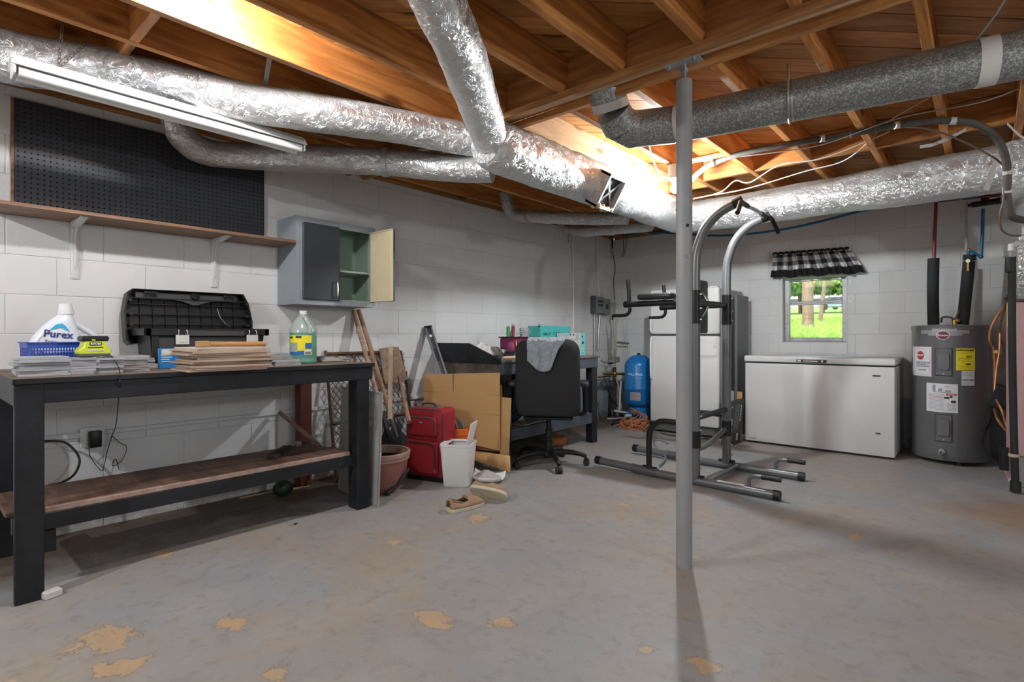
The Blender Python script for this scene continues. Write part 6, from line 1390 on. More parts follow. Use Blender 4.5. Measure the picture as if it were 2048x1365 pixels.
# boxes between fridge and freezer
bxm = [mat('black_card', (.025, .025, .027), .55), mat('black_card2', (.04, .035, .032), .6)]
def leanbox(x, th_, y0, y1, H, lean, label, i):
    th = thing('flat_carton', label, 'carton', (x, (y0+y1)/2, 0)); l_ = (y1-y0)/2
    part('carton', MB().prism([(0, -l_, 0), (th_, -l_, 0), (th_+lean, -l_, H), (lean, -l_, H)], (0, 2*l_, 0), .002), bxm[i % 2], th); return th
leanbox(-1.935, .020, 5.30, 5.62, .42, .052, 'thin black carton, leftmost of the three between refrigerator and freezer', 0)
leanbox(-1.908, .020, 5.27, 5.60, .43, .047, 'thin black carton, middle of the three between refrigerator and freezer', 1)
th = leanbox(-1.880, .034, 5.24, 5.59, .44, .038, 'printed black carton with white vertical lettering right beside the freezer', 0)
sl = .038/.44
def fpt(y, z, o=.0006): return Vector((.034+sl*z+o, y, z))
text('PIXSIO', .055, M['white_ink'], th, fpt(.105, .30, 0), (-sl, 0, -1), (0, 1, 0), bold=.0004)
for k, z in enumerate((.075, .155, .235)):
    part('oval_picture', MB().prism([fpt(-.135+.032*math.cos(2*PI*q/18), z+.036*math.sin(2*PI*q/18)) for q in range(18)], (.0008, 0, 0)), mat('oval_pink', (.50, .38, .37), .6), th)
part('barcode_patch', MB().prism([fpt(.03, .04), fpt(.08, .04), fpt(.08, .105), fpt(.03, .105)], (.0006, 0, 0)), M['paper_white'], th)
for k in range(7): z = .046+.0078*k; part('bar', MB().prism([fpt(.036, z, .0014), fpt(.074, z, .0014), fpt(.074, z+.003, .0014), fpt(.036, z+.003, .0014)], (.0005, 0, 0)), M['ink'], th)
for k in range(6): y = -.06+.022*k; z0 = .13+.02*(k % 3); part('print_line', MB().prism([fpt(y, z0), fpt(y+.008, z0), fpt(y+.008, .40), fpt(y, .40)], (.0004, 0, 0)), M['grey_ink'], th)
solo('paper_roll', MB().box((-1.97, 5.66, 0), (-1.935, 5.70, .50), .004), M['grey_pvc'], 'grey rolled sheet poking up behind the black cartons', 'roll')
solo('cardboard_strip', MB().box((-1.90, 5.66, 0), (-1.85, 5.665, .50), .002), cbm, 'tan cardboard strip poking up behind the black cartons', 'cardboard')
# ================================================================ WATER HEATER
hx, hy_, hr, hz0, hz1 = -.228, 5.975, .262, .035, 1.160
ht = thing('water_heater', 'grey cylindrical electric water heater standing right of freezer', 'water heater', (hx, hy_, 0))
part('tank', MB().lathe((0, 0, 0), [(hr-.004, hz0), (hr, hz0+.006), (hr, hz0+.055), (hr-.003, hz0+.058), (hr-.003, hz1-.045), (hr+.002, hz1-.042), (hr+.002, hz1-.006), (hr-.004, hz1), (0, hz1+.004)], 64), M['heater_grey'], ht, ang=40)
for k in range(3): a_ = R(-90+120*k+20); part('foot', MB().lathe((hr*.8*math.cos(a_), hr*.8*math.sin(a_), 0), [(.03, 0), (.03, .015), (.02, hz0+.004)], 12), M['black_rubber'], ht)
fa = math.degrees(math.atan2(-hy_, -hx))   # angle toward the camera
def hpatch(name, u0, u1, z0, z1, m, rr=.0012, par=None, n=14, corner=0, thick=False):
    # u given as pixel columns -> angle on the front of the tank
    def an(u):
        d_ = D(u); a_ = d_.x**2+d_.y**2; b_ = -2*(d_.x*hx+d_.y*hy_); c_ = hx*hx+hy_*hy_-(hr+rr)**2; disc = max(0, b_*b_-4*a_*c_); t_ = (-b_-math.sqrt(disc))/(2*a_); return math.atan2(d_.y*t_-hy_, d_.x*t_-hx)
    a0, a1 = an(u0), an(u1); mb = MB(); RR = hr+rr
    mb.grid(lambda s_, t_: Vector((RR*math.cos(a0+(a1-a0)*s_), RR*math.sin(a0+(a1-a0)*s_), z0+(z1-z0)*t_)), n, 2)
    o_ = part(name, mb, m, par or ht); return a0, a1
def HZ(v, t_=4.42): return HC+(670-v)/F*t_
def htext(s, size, u, z, m, rr=.0018, bold=0.):
    d_ = D(u); a_ = d_.x**2+d_.y**2; b_ = -2*(d_.x*hx+d_.y*hy_); c_ = hx*hx+hy_*hy_-(hr+rr)**2; t_ = (-b_-math.sqrt(max(0, b_*b_-4*a_*c_)))/(2*a_); an_ = math.atan2(d_.y*t_-hy_, d_.x*t_-hx)
    return text(s, size, m, ht, (0, 0, z), (0, 1, 0), (0, 0, 1), cyl=((0, 0), hr+rr, an_), bold=bold)
lg_ = mat('badge_silver', (.36, .36, .37), .4, .3)
hpatch('name_band', 1842, 1939, HZ(668), HZ(656), lg_); hpatch('name_band', 1856, 1925, HZ(672), HZ(667), lg_, .0011)
htext('PERFORMANCE', .024, 1888, HZ(660), M['white_ink'])
def hdisc(name, u, v, r_, m, rr, sx=1.25):
    d_ = D(u); a_ = d_.x**2+d_.y**2; b_ = -2*(d_.x*hx+d_.y*hy_); c_ = hx*hx+hy_*hy_-(hr+rr)**2; t_ = (-b_-math.sqrt(max(0, b_*b_-4*a_*c_)))/(2*a_); an_ = math.atan2(d_.y*t_-hy_, d_.x*t_-hx); n_ = Vector((math.cos(an_), math.sin(an_), 0)); tv = Vector((-n_.y, n_.x, 0)); z = HZ(v)
    pts = [n_*(hr+rr)+tv*(r_*sx*math.cos(2*PI*k/28))+Vector((0, 0, z+r_*math.sin(2*PI*k/28))) for k in range(28)]
    return part(name, MB().prism(pts, n_*.001), m, ht), n_, tv, z
hdisc('round_badge', 1886, 671, .037, M['paper_white'], .001); hdisc('round_badge', 1886, 671, .032, mat('maroon_badge', (.18, .012, .02), .5), .0025)
_, n_, tv, z_ = hdisc('badge_dot', 1886, 671, .001, M['paper_white'], .003)
text('Rheem', .026, M['white_ink'], ht, n_*(hr+.0045)+Vector((0, 0, z_)), tv, (0, 0, 1), bold=.0003)
hpatch('stop_sheet', 1826, 1863, HZ(756), HZ(695), M['paper_white'])
_, n_, tv, z_ = hdisc('sheet_center', 1841, 713, .001, M['paper_white'], .002)
pts = [n_*(hr+.0022)+tv*(.034*math.cos(R(22.5+45*k)))+Vector((0, 0, HZ(713)+.038*math.sin(R(22.5+45*k)))) for k in range(8)]; part('stop_octagon', MB().prism(pts, n_*.001), mat('stop_red', (.42, .04, .035), .5), ht)
text('STOP', .024, M['white_ink'], ht, n_*(hr+.004)+Vector((0, 0, HZ(713))), tv, (0, 0, 1), bold=.0007)
for i, s in enumerate(('DO NOT RETURN THIS', 'WATER HEATER TO', 'PLACE OF PURCHASE')): htext(s, .0125, 1844, HZ(727.5+4*i), M['navy_ink'], .0016, .0002)
htext('1-800-374-8806', .0115, 1844, HZ(743), M['ink'], .0016)
a0, a1 = 0, 0
def hframe(u0, u1, v0, v1, m=M['grey_ink']):
    for (ua, ub, za, zb) in ((u0, u1, HZ(v0)-.0015, HZ(v0)), (u0, u1, HZ(v1), HZ(v1)+.0015), (u0, u0+.5, HZ(v1), HZ(v0)), (u1-.5, u1, HZ(v1), HZ(v0))): hpatch('border_line', ua, ub, za, zb, m, .0018, n=6)
hframe(1828, 1860, 698, 753, M['red_ink'])
hpatch('energy_sheet', 1912, 1950, HZ(741), HZ(697), M['yellow'])
htext('ENERGYGUIDE', .0185, 1931, HZ(701), M['ink'], .0016, .0005); htext('$419', .020, 1938, HZ(713.5), M['ink'], .0016, .0003)
hpatch('rule_line', 1916, 1941, HZ(718), HZ(717.4), M['ink'], .0016, n=4); hpatch('rule_box', 1932, 1941, HZ(730), HZ(727), M['ink'], .0016, n=4)
for i in range(7): hpatch('rule_line', 1914+i % 2*3, 1946-(i*3 % 7), HZ([705, 708, 721, 724, 733, 736, 739][i]), HZ([704.5, 707.5, 720.5, 723.5, 732.5, 735.5, 738.5][i]), mat('faint_ink', (.30, .26, .02), .6), .0016, n=4)
hpatch('notice_sheet', 1923, 1949, HZ(771), HZ(742), M['paper_white'])
htext('1-800-374-8806', .0125, 1936, HZ(760), M['navy_ink'], .0016, .0003)
for i in range(6): hpatch('rule_line', 1924, 1947-(i*2 % 5), HZ([746, 749, 752, 764, 766.5, 769][i]), HZ([745.2, 748.2, 751.2, 763.5, 766, 768.5][i]), M['grey_ink'], .0016, n=4)
hpatch('warning_sheet', 1853, 1916, HZ(827), HZ(769), M['paper_white'])
hpatch('warning_strip', 1892, 1913, HZ(792.5), HZ(788.5), M['red_ink'], .0016, n=4); htext('DANGER', .012, 1903, HZ(790.5), M['white_ink'], .0022)
for i in range(13): hpatch('rule_line', 1857, 1888-(i*5 % 4), HZ(791+2.6*i), HZ(790.2+2.6*i), M['red_ink'] if i in (2, 3) else M['grey_ink'], .0016, n=4)
for i in range(6): hpatch('rule_line', 1894, 1912, HZ(810+2.6*i), HZ(809.3+2.6*i), M['grey_ink'], .0016, n=3)
for (ua, ub, va, vb) in ((1865, 1871, 785, 772), (1876, 1884, 785, 779), (1890, 1902, 785, 782), (1888, 1899, 799, 795), (1900, 1905, 797, 793), (1902, 1912, 807, 802)): hpatch('pictogram', ua, ub, HZ(va), HZ(vb), M['ink'] if va > 790 else M['grey_ink'], .0016, n=4)
htext('c UL us', .012, 1895, HZ(774), M['ink'], .0016); htext('WARNING: READ BEFORE OPERATING', .007, 1884, HZ(786.5), M['ink'], .0016)
for v0, v1 in ((698, 752), (832, 885)):
    hpatch('access_panel', 1871, 1903, HZ(v1), HZ(v0), M['heater_grey'], .010); hpatch('access_panel_edge', 1869.5, 1904.5, HZ(v1)-.006, HZ(v0)+.006, M['dark_grey_plastic'], .001)
    zc_ = (HZ(v0)+HZ(v1))/2+.004; _o, n_, tv, _z = hdisc('panel_screw', 1887, v1-3, .004, M['steel_plain'], .011)
    zz = .072; pts = [];
    for cx, cz, a0 in ((.022, zz-.02, 0), (-.022+.0, zz-.02, 90), (-.022, -zz+.02, 180), (.022, -zz+.02, 270)):
        for k in range(5): a_ = R(a0+22.5*k); pts.append(n_*(hr+.009)+tv*(cx+.018*math.cos(a_))+Vector((0, 0, zc_+cz+.018*math.sin(a_))))
    part('panel_bulge', MB().prism(pts, n_*.014, .003), M['heater_grey'], ht)
_o, n_, tv, _z = hdisc('drain_plate', 1884, 906, .03, M['heater_grey'], .001, 1); zc_ = HZ(906)
part('drain_valve', MB().tube([n_*hr+Vector((0, 0, zc_)), n_*(hr+.02)+Vector((0, 0, zc_))], [.024, .022], 20).tube([n_*(hr+.02)+Vector((0, 0, zc_)), n_*(hr+.05)+Vector((0, 0, zc_-.006))], [.015, .015], 16), M['steel_plain'], ht)
part('drain_bore', MB().tube([n_*(hr+.049)+Vector((0, 0, zc_-.006)), n_*(hr+.052)+Vector((0, 0, zc_-.006))], .008, 12), M['ink'], ht)
# insulated pipes on top
ins = mat('pipe_foam', (.030, .034, .036), .8, bump=.3, bs=200)
b0 = AY(1867, 645, 5.95); t0 = AY(1867, 512, 5.95); b1 = AY(1925, 645, 5.97); t1 = AY(1938, 515, 5.97)
def pipe(name, pts, r, m, label, cat='pipe', seg=14, sm=0, **kw): return solo(name, MB().tube(pts, r, seg, sm=sm), m, label, cat, **kw)
pipe('insulated_pipe', [(b0.x, b0.y, 1.166), (b0.x-.004, b0.y, 1.45), (t0.x, t0.y, 1.745)], .042, ins, 'black foam-wrapped pipe rising from left of water heater top', seg=20, sm=4)
pipe('insulated_pipe', [(b1.x, b1.y, 1.166), (b1.x+.02, b1.y, 1.4), (t1.x, t1.y, 1.70)], .042, ins, 'black foam-wrapped pipe rising from right of water heater top', seg=20, sm=4)
pipe('foam_cuff', [(t1.x, t1.y, 1.71), (t1.x+.003, t1.y, 1.755)], .043, ins, 'short black foam cuff around the brass valve above the water heater', seg=20)
rx = b0.x+.005; rt_ = AY(1872, 403, 5.95); ry = 5.95
red = thing('red_water_pipe', 'dark red water pipe rising from the water heater and turning right', 'pipe', (rx, ry, 1.75))
part('riser', MB().tube([(rx, ry, 1.74), (rx, ry, 1.80), (rt_.x, ry, rt_.z)], .013, 12), M['pex_red'], red, world=True); re_ = AY(2035, 389, ry)
part('run', MB().tube([(rt_.x, ry, rt_.z), (re_.x+.2, ry, re_.z+.0)], .0115, 12), M['pex_red'], red, world=True); part('elbow', MB().sphere((rt_.x, ry, rt_.z), .017, 12), M['brass'], red, world=True)
part('coupling', MB().tube([AY(1918, 398, ry), AY(1926, 397, ry)], .017, 12), M['brass'], red, world=True)
bl_y = 5.97; b0_ = AY(1966, 418, bl_y)
blu = thing('blue_water_pipe', 'blue water pipe dropping from black valve to the heater inlet', 'pipe', (b0_.x, bl_y, 1.7))
part('riser', MB().tube([AY(1966, 418, bl_y), AY(1965, 470, bl_y), AY(1962, 514, bl_y)], .0125, 12), M['pex_blue'], blu, world=True)
part('jog', MB().tube([AY(1962, 514, bl_y), AY(1937, 500, bl_y)], .011, 12), M['pex_blue'], blu, world=True); part('elbow', MB().sphere(AY(1962, 514, bl_y), .017, 12), M['pex_blue'], blu, world=True)
part('drop', MB().tube([AY(1937, 500, bl_y), AY(1937, 515, bl_y)], .012, 12), M['pex_blue'], blu, world=True); part('brass_elbow', MB().sphere(AY(1938, 500, bl_y), .015, 10), M['brass'], blu, world=True)
bv = thing('brass_valve', 'brass shut-off valve between the two foam sections above the heater', 'valve', tuple(AY(1936, 523, 5.93)))
part('body', MB().cyl((0, .03, -.03), (0, .03, .03), .02, 12).cyl((0, -.02, 0), (0, .03, 0), .014, 12), M['brass'], bv); part('lever', MB().box((-.008, -.026, -.085), (.008, -.018, .02), .003), M['brass'], bv); part('nut', MB().cyl((0, -.034, 0), (0, -.018, 0), .016, 6), M['chrome'], bv)
mb = MB(); c0, c1 = AY(1933, 404, 6.02), AY(1933, 500, 6.0)
n = 34; pts = []; rs_ = []
for i in range(n*2+1): pts.append(c0.lerp(c1, i/(2*n))); rs_.append(.0135 if i % 2 else .0105)
mb.tube(pts, rs_, 12); solo('corrugated_hose', mb, mat('hose_grey', (.45, .45, .45), .5), 'light grey corrugated hose hanging above the water heater', 'hose')
vb = AY(1970, 404, 5.97); bvx = thing('black_valve', 'black plastic tee valve on the blue pipe under the big duct', 'valve', tuple(vb))
part('body', MB().cyl((-.085, 0, -.012), (.085, 0, -.006), .024, 16).cyl((-.11, 0, -.013), (-.085, 0, -.012), .015, 12).cyl((.07, 0, -.006), (.10, 0, -.006), .028, 12), M['black_plastic'], bvx); part('bonnet', MB().cyl((0, 0, -.03), (.0, 0, .075), .028, 16).cyl((0, 0, .05), (0, 0, .09), .036, 16), M['black_plastic'], bvx)
pipe('pvc_stub', [(vb.x+.1, 5.97, vb.z-.006), (vb.x+.26, 5.97, vb.z+.0)], .016, M['pvc'], 'short off-white pipe leaving the black valve to the right')
pipe('heater_cable', [AY(1883, 645, 5.95)+Vector((.0, 0, -.0)), AY(1884, 636, 5.93), AY(1893, 634, 5.92), AY(1903, 636, 5.92), AY(1908, 640, 5.93), AY(1915, 630, 5.93), AY(1918, 618, 5.95)], .008, mat('mc_cable', (.14, .13, .12), .5), 'dark armoured cable curling over top of the water heater', 'cable', 8, 5)
solo('relief_valve', MB().cyl((-.19, 5.90, 1.164), (-.19, 5.90, 1.205), .017, 12).sphere((-.17, 5.90, 1.20), .02, 10), M['brass'], 'small brass fitting on top of the water heater between foam pipes', 'valve')
# blue water line running along under duct C
pipe('blue_water_line', [AY(1225, 475, 6.28), AY(1300, 465, 6.2), AY(1440, 472, 5.7), AY(1560, 460, 5.55), AY(1650, 441, 5.5), AY(1740, 418, 5.5), AY(1795, 409, 5.52), AY(1900, 398, 5.8), AY(1960, 392, 5.95)], .012, M['pex_blue'], 'dark blue water line running beneath the long cross duct', seg=10, sm=6)
# ================================================================ PRESSURE TANK + WELL PLUMBING
kx, ky, kr = -3.26, 6.06, .172
kx, ky = -3.20, 6.02
tk = thing('pressure_tank', 'bright blue well pressure tank standing left of refrigerator', 'tank', (kx, ky, 0))
part('shell', MB().lathe((0, 0, 0), [(0, .20), (.10, .20), (kr-.02, .225), (kr, .265), (kr, .41), (kr+.003, .415), (kr+.003, .43), (kr, .435), (kr, .70), (kr-.012, .745), (kr-.05, .79), (.08, .825), (0, .835)], 48), M['tank_blue'], tk, ang=50)
part('stand', MB().lathe((0, 0, 0), [(.13, 0), (.13, .13), (.118, .20), (.11, .20)], 40), M['tank_blue'], tk)
part('air_valve', MB().lathe((0, 0, .83), [(.022, 0), (.022, .022), (0, .026)], 16), M['black_plastic'], tk)
ta = math.atan2(-ky, -kx)
text('WELL-TROL', .036, M['white_ink'], tk, (0, 0, .60), (0, 1, 0), (0, 0, 1), cyl=((0, 0), kr+.001, ta-.28), bold=.0006)
text('WX-202', .016, M['white_ink'], tk, (0, 0, .565), (0, 1, 0), (0, 0, 1), cyl=((0, 0), kr+.001, ta-.05)) if False else None
def kpatch(name, a0, a1, z0, z1, m, rr=.0015):
    mb = MB(); mb.grid(lambda s_, t_: Vector(((kr+rr)*math.cos(a0+(a1-a0)*s_), (kr+rr)*math.sin(a0+(a1-a0)*s_), z0+(z1-z0)*t_)), 10, 1); part(name, mb, m, tk)
kpatch('label_sheet', ta-.62, ta+.12, .29, .385, mat('label_pale', (.50, .46, .44), .5))
for i in range(5): kpatch('print_line', ta-.57, ta+.06, .30+.017*i, .306+.017*i, mat('orange_ink', (.45, .24, .10), .6) if i % 2 else M['grey_ink'], .0022)
for i in range(4): kpatch('print_line', ta-.28+.13*i, ta-.28+.13*i+.06, .560, .566, M['white_ink'], .001)
kpatch('stand_opening', ta-.38, ta+.02, .07, .145, M['ink'], -.0405)
pipe('tank_fitting', [(kx-.02, ky-.16, .10), (kx-.06, ky-.23, .10)], .02, M['pvc'], 'small white fitting at base of the blue tank')
# cords heap in front of tank
cordm = mat('orange_cord', (.50, .17, .055), .6, var=(.60, .26, .12), vs=12)
hc = AZ(1275, 846, 0); hc = Vector((-3.04, 5.63, 0)); rd = random.Random(21); mb = MB()
for k in range(13):
    a0 = rd.uniform(0, 2*PI); rx_, ry_ = rd.uniform(.08, .19), rd.uniform(.04, .10); c_ = hc+Vector((rd.uniform(-.06, .06), rd.uniform(-.06, .04), 0)); an_ = rd.uniform(-.7, .7); pts = []
    for j in range(15):
        t = 2*PI*j/13; x, y = rx_*math.cos(t+a0), ry_*math.sin(t+a0); pts.append(c_+Vector((x*math.cos(an_)-y*math.sin(an_), x*math.sin(an_)+y*math.cos(an_), max(.007, .012+.011*k*.5+.04*math.sin(t*1.5+k)))))
    mb.tube(pts, .0052, 6, sm=4)
for k in range(6):
    mb.tube([(kx+.0, ky-.19, .15+.01*k), (hc.x+rd.uniform(-.08, .1), hc.y+.12, .13), (hc.x+rd.uniform(-.16, .2), hc.y-.0, .06), (hc.x+rd.uniform(-.25, .25), hc.y-.12, .008)], .0052, 6, sm=6)
solo('extension_cord', mb, cordm, 'tangled heap of orange extension cord in front of the blue tank', 'cord')
pipe('power_cord', [(hc.x-.30, hc.y-.02, .01), (hc.x-.26, hc.y+.10, .07), (hc.x-.15, hc.y+.03, .02), (hc.x-.25, hc.y-.05, .008), (hc.x-.31, hc.y+.05, .01), (hc.x-.1, hc.y+.1, .06)], .006, M['black_rubber'], 'black cord looped on the floor at left of the orange cord heap', 'cord', 8, 6)
pipe('cord_coil', [(gx0+.15, gy-.05, .01), (gx0+.3, gy-.12, .01), (gx0+.5, gy-.11, .01), (gx0+.68, gy-.05, .01), (gx0+.6, gy+.02, .008)], .006, M['dark_grey_plastic'], 'dark cord lying on the floor along the front of the refrigerator', 'cord', 8, 6)
# well plumbing at the corner
wp = thing('well_manifold', 'brass and iron well pump manifold standing in the far corner', 'plumbing', (-3.50, 5.78, 0))
X_ = -3.50
def wpt(u, v, X=X_): return AX(u, v, X)
part('iron_riser', MB().tube([wpt(1229, 735), wpt(1229, 768), wpt(1228, 808)], [.022, .026, .026], 12).tube([wpt(1228, 808), wpt(1228, 820)], [.032, .03], 12), mat('rusty_iron', (.08, .045, .035), .7, .4, var=(.04, .03, .03), vs=20), wp, world=True)
part('brass_body', MB().tube([wpt(1205, 748), wpt(1245, 748)], .018, 12).tube([wpt(1229, 755), wpt(1229, 738)], .022, 12).sphere(tuple(wpt(1229, 748)), .034, 12), M['brass'], wp, world=True)
part('pressure_switch', MB().box(tuple(wpt(1223, 726)-Vector((.02, .0, 0))), tuple(wpt(1236, 714)+Vector((.03, .0, 0))), .005), mat('switch_grey', (.30, .28, .22), .5), wp, world=True)
part('gauge', MB().cyl(wpt(1217, 738, -3.46), wpt(1217, 738, -3.44), .035, 18), mat('gauge_grey', (.26, .27, .28), .4), wp, world=True)
part('brass_riser', MB().tube([wpt(1229, 738), wpt(1230, 700)], .011, 10).sphere(tuple(wpt(1230, 712)), .02, 10), M['brass'], wp, world=True)
part('valve_handle', MB().box(tuple(wpt(1218, 729, -3.44)), tuple(wpt(1224, 727, -3.46)+Vector((0, 0, .012))), .002), M['black_plastic'], wp, world=True)
part('side_pipe', MB().tube([wpt(1245, 748), wpt(1252, 750)], .02, 12), mat('dull_copper', (.25, .15, .12), .5, .5), wp, world=True)
pipe('grey_flex_line', [AX(1201, 720, -3.0), AX(1210, 725, -3.2), AX(1222, 722, -3.45)], .009, mat('flex_grey', (.36, .35, .31), .5), 'grey flexible line curving from the manifold towards the desk', seg=8, sm=6)
pipe('wall_drain_pipe', [AX(1196, 755, WF+.05), AX(1222, 752, WF+.06)], .012, mat('grey_galv_pipe', (.22, .20, .18), .6, .4), 'grey horizontal pipe on the wall behind right leg of the desk')
pipe('black_hose', [AX(1212, 760, -3.4), AX(1216, 780, -3.38), AX(1224, 800, -3.4), AX(1234, 812, -3.42)], .010, M['black_rubber'], 'black hose bending down beside the rusty riser', seg=10, sm=5)
pipe('pvc_riser', [AX(1242, 762, -3.42), AX(1240, 790, -3.42), AX(1239, 822, -3.42)], .013, M['pvc'], 'white plastic pipe standing left of blue tank', seg=12)
pipe('pvc_slant', [AX(1232, 755, -3.45), AX(1236, 770, -3.44), AX(1243, 818, -3.44)], .011, mat('pvc_grey', (.38, .38, .36), .5), 'slanted grey-white pipe between the riser and the tank', seg=10)
pipe('pvc_floor_pipe', [AX(1229, 822, -3.38), AX(1245, 825, -3.34), AX(1262, 827, -3.3)], .014, M['pvc'], 'white pipe lying level near the floor into the blue tank base', seg=12)
pipe('floor_stub', [AZ(1214, 838, .02), AZ(1226, 838, .02), AZ(1262, 836, .03)], .014, mat('pvc_dirty', (.36, .35, .32), .5), 'dirty white pipe stub lying on the floor at the corner', seg=12)
for i, (u0, v0, u1, v1) in enumerate(((1222, 634, 1228, 712), (1227, 655, 1232, 712), (1232, 620, 1232, 715), (1221, 700, 1226, 716))):
    pipe('grey_rod', [AX(u0, v0, -3.52+.02*i), AX(u1, v1, -3.5+.015*i)], [.008, .010], mat('rod_grey', (.34, .33, .29), .5), 'slender grey rod above the manifold, %s' % ['leftmost tall one', 'middle one leaning right', 'rightmost upright one', 'short one at the far left'][i], seg=8)
pv = thing('wall_pipe_loop', 'painted pipe loop on the window wall just above the blue tank', 'pipe', (-3.35, YB-.03, 1.0))
part('upper_run', MB().tube([AY(1231, 684, YB-.03), AY(1258, 687, YB-.03)], .008, 10), mat('dark_joint', (.12, .12, .11), .5), pv, world=True)
part('lower_run', MB().tube([AY(1231, 691, YB-.03), AY(1257, 692, YB-.03), AY(1258, 720, YB-.03)], .013, 10), M['pvc'], pv, world=True)
# electrical boxes + conduits on the left wall by the corner
def wbx(u0, u1, v0, v1, dep, nm, m, lab, cat='electrical box'):
    a = AX(u0, v1, WF); b = AX(u1, v0, WF); th = thing(nm, lab, cat, (WF, (a.y+b.y)/2, a.z)); part('case', MB().box((WF+.002, a.y, a.z), (WF+dep, b.y, b.z), .004), m, th, world=True); return th, a, b
eb = mat('panel_grey', (.20, .21, .20), .5)
th, a, b = wbx(1180, 1197, 628, 594, .09, 'disconnect_box', eb, 'left grey electrical disconnect box on the wall near the far corner')
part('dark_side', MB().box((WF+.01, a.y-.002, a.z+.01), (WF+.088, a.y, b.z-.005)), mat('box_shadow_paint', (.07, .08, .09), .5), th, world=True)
for k, z in enumerate((.28, .5)): part('label_plate', MB().box((WF+.0905, a.y+.05, a.z+(b.z-a.z)*z-.014), (WF+.092, b.y-.03, a.z+(b.z-a.z)*z+.014)), M['ink'], th, world=True)
th, a, b = wbx(1199, 1212, 630, 598, .07, 'switch_box', eb, 'right grey electrical switch box with a lever near the far corner')
part('switch_lever', MB().box((WF+.07, b.y-.02, b.z-.07), (WF+.10, b.y+.02, b.z-.02), .004), M['black_plastic'], th, world=True); part('switch_window', MB().box((WF+.0705, (a.y+b.y)/2-.03, (a.z+b.z)/2-.03), (WF+.073, (a.y+b.y)/2+.02, (a.z+b.z)/2+.03)), M['ink'], th, world=True)
for i, (pts, m, r_, lab) in enumerate((([AX(1145, 468, WF+.014), AX(1147, 560, WF+.014), AX(1147, 690, WF+.014)], M['white_wall'], .013, 'white painted conduit running down the left wall above the desk'),
    ([AX(1194, 472, WF+.014), AX(1195, 560, WF+.014), AX(1198, 594, WF+.014)], M['white_wall'], .011, 'white painted conduit dropping to the grey disconnect box'),
    ([AX(1189, 630, WF+.03), AX(1189, 690, WF+.03), AX(1189, 760, WF+.03)], mat('steel_conduit', (.42, .41, .39), .4, .6), .014, 'bare steel conduit below the left disconnect box'),
    ([AX(1200, 631, WF+.03), AX(1197, 665, WF+.03), AX(1196, 700, WF+.03)], mat('steel_conduit2', (.42, .41, .39), .4, .6), .014, 'bare steel conduit slanting below the switch box'),
    ([AX(1222, 500, -3.70), AX(1229, 522, -3.70), AX(1230, 545, -3.70), AX(1227, 560, -3.70), AX(1229, 600, -3.70)], M['dark_grey_plastic'], .005, 'thin black wire hanging down the corner of the room'))):
    pipe('conduit' if i < 4 else 'corner_wire', pts, r_, m, lab, seg=10, sm=3 if i == 4 else 0, cat='conduit' if i < 4 else 'wire')
solo('corner_clamp', MB().box(tuple(AX(1223, 498, WF+.004)), tuple(AX(1226, 478, WF+.03)), .003), M['black_plastic'], 'small black clip at the top of room corner', 'clip')
for i in range(2): pipe('loose_wire', [AY(1246-i*0+i*9, 478-i*4, YB-.04), AY(1247+i*3, 500, YB-.04), AY(1243+i*4, 514, YB-.04)], .004, M['black_rubber'], 'black wire end hanging from ceiling on the window wall, %s of two' % ('left' if i == 0 else 'right'), 'wire', 6, 4)
# ================================================================ VALANCE
va = thing('window_valance', 'black and white buffalo check valance gathered on a rod over the window', 'curtain', (-1.37, YB-.07, 1.68))
vm = bpy.data.materials.new('buffalo_check'); t = ng(vm); N = t.nodes; L = t.links; b_ = N['Principled BSDF']; b_.inputs['Roughness'].default_value = .9
uv = N.new('ShaderNodeUVMap'); sx = N.new('ShaderNodeSeparateXYZ'); L.new(uv.outputs[0], sx.inputs[0])
def stripe(sock, n, ph=0.):
    a = N.new('ShaderNodeMath'); a.operation = 'MULTIPLY_ADD'; a.inputs[1].default_value = n; a.inputs[2].default_value = ph; L.new(sock, a.inputs[0]); f_ = N.new('ShaderNodeMath'); f_.operation = 'FRACT'; L.new(a.outputs[0], f_.inputs[0]); g_ = N.new('ShaderNodeMath'); g_.operation = 'GREATER_THAN'; g_.inputs[1].default_value = .5; L.new(f_.outputs[0], g_.inputs[0]); return g_.outputs[0]
s1 = stripe(sx.outputs[0], 7.5); s2 = stripe(sx.outputs[1], 2.0, .0); ad = N.new('ShaderNodeMath'); ad.operation = 'ADD'; L.new(s1, ad.inputs[0]); L.new(s2, ad.inputs[1])
dv = N.new('ShaderNodeMath'); dv.operation = 'DIVIDE'; dv.inputs[1].default_value = 2; L.new(ad.outputs[0], dv.inputs[0]); cr_ = N.new('ShaderNodeValToRGB'); cr_.color_ramp.interpolation = 'CONSTANT'; e = cr_.color_ramp.elements; e[0].color = (.75, .75, .75, 1); e[1].position = .9; e[1].color = (.015, .015, .016, 1); m_ = e.new(.3); m_.color = (.22, .22, .23, 1); L.new(dv.outputs[0], cr_.inputs[0]); L.new(cr_.outputs[0], b_.inputs['Base Color'])
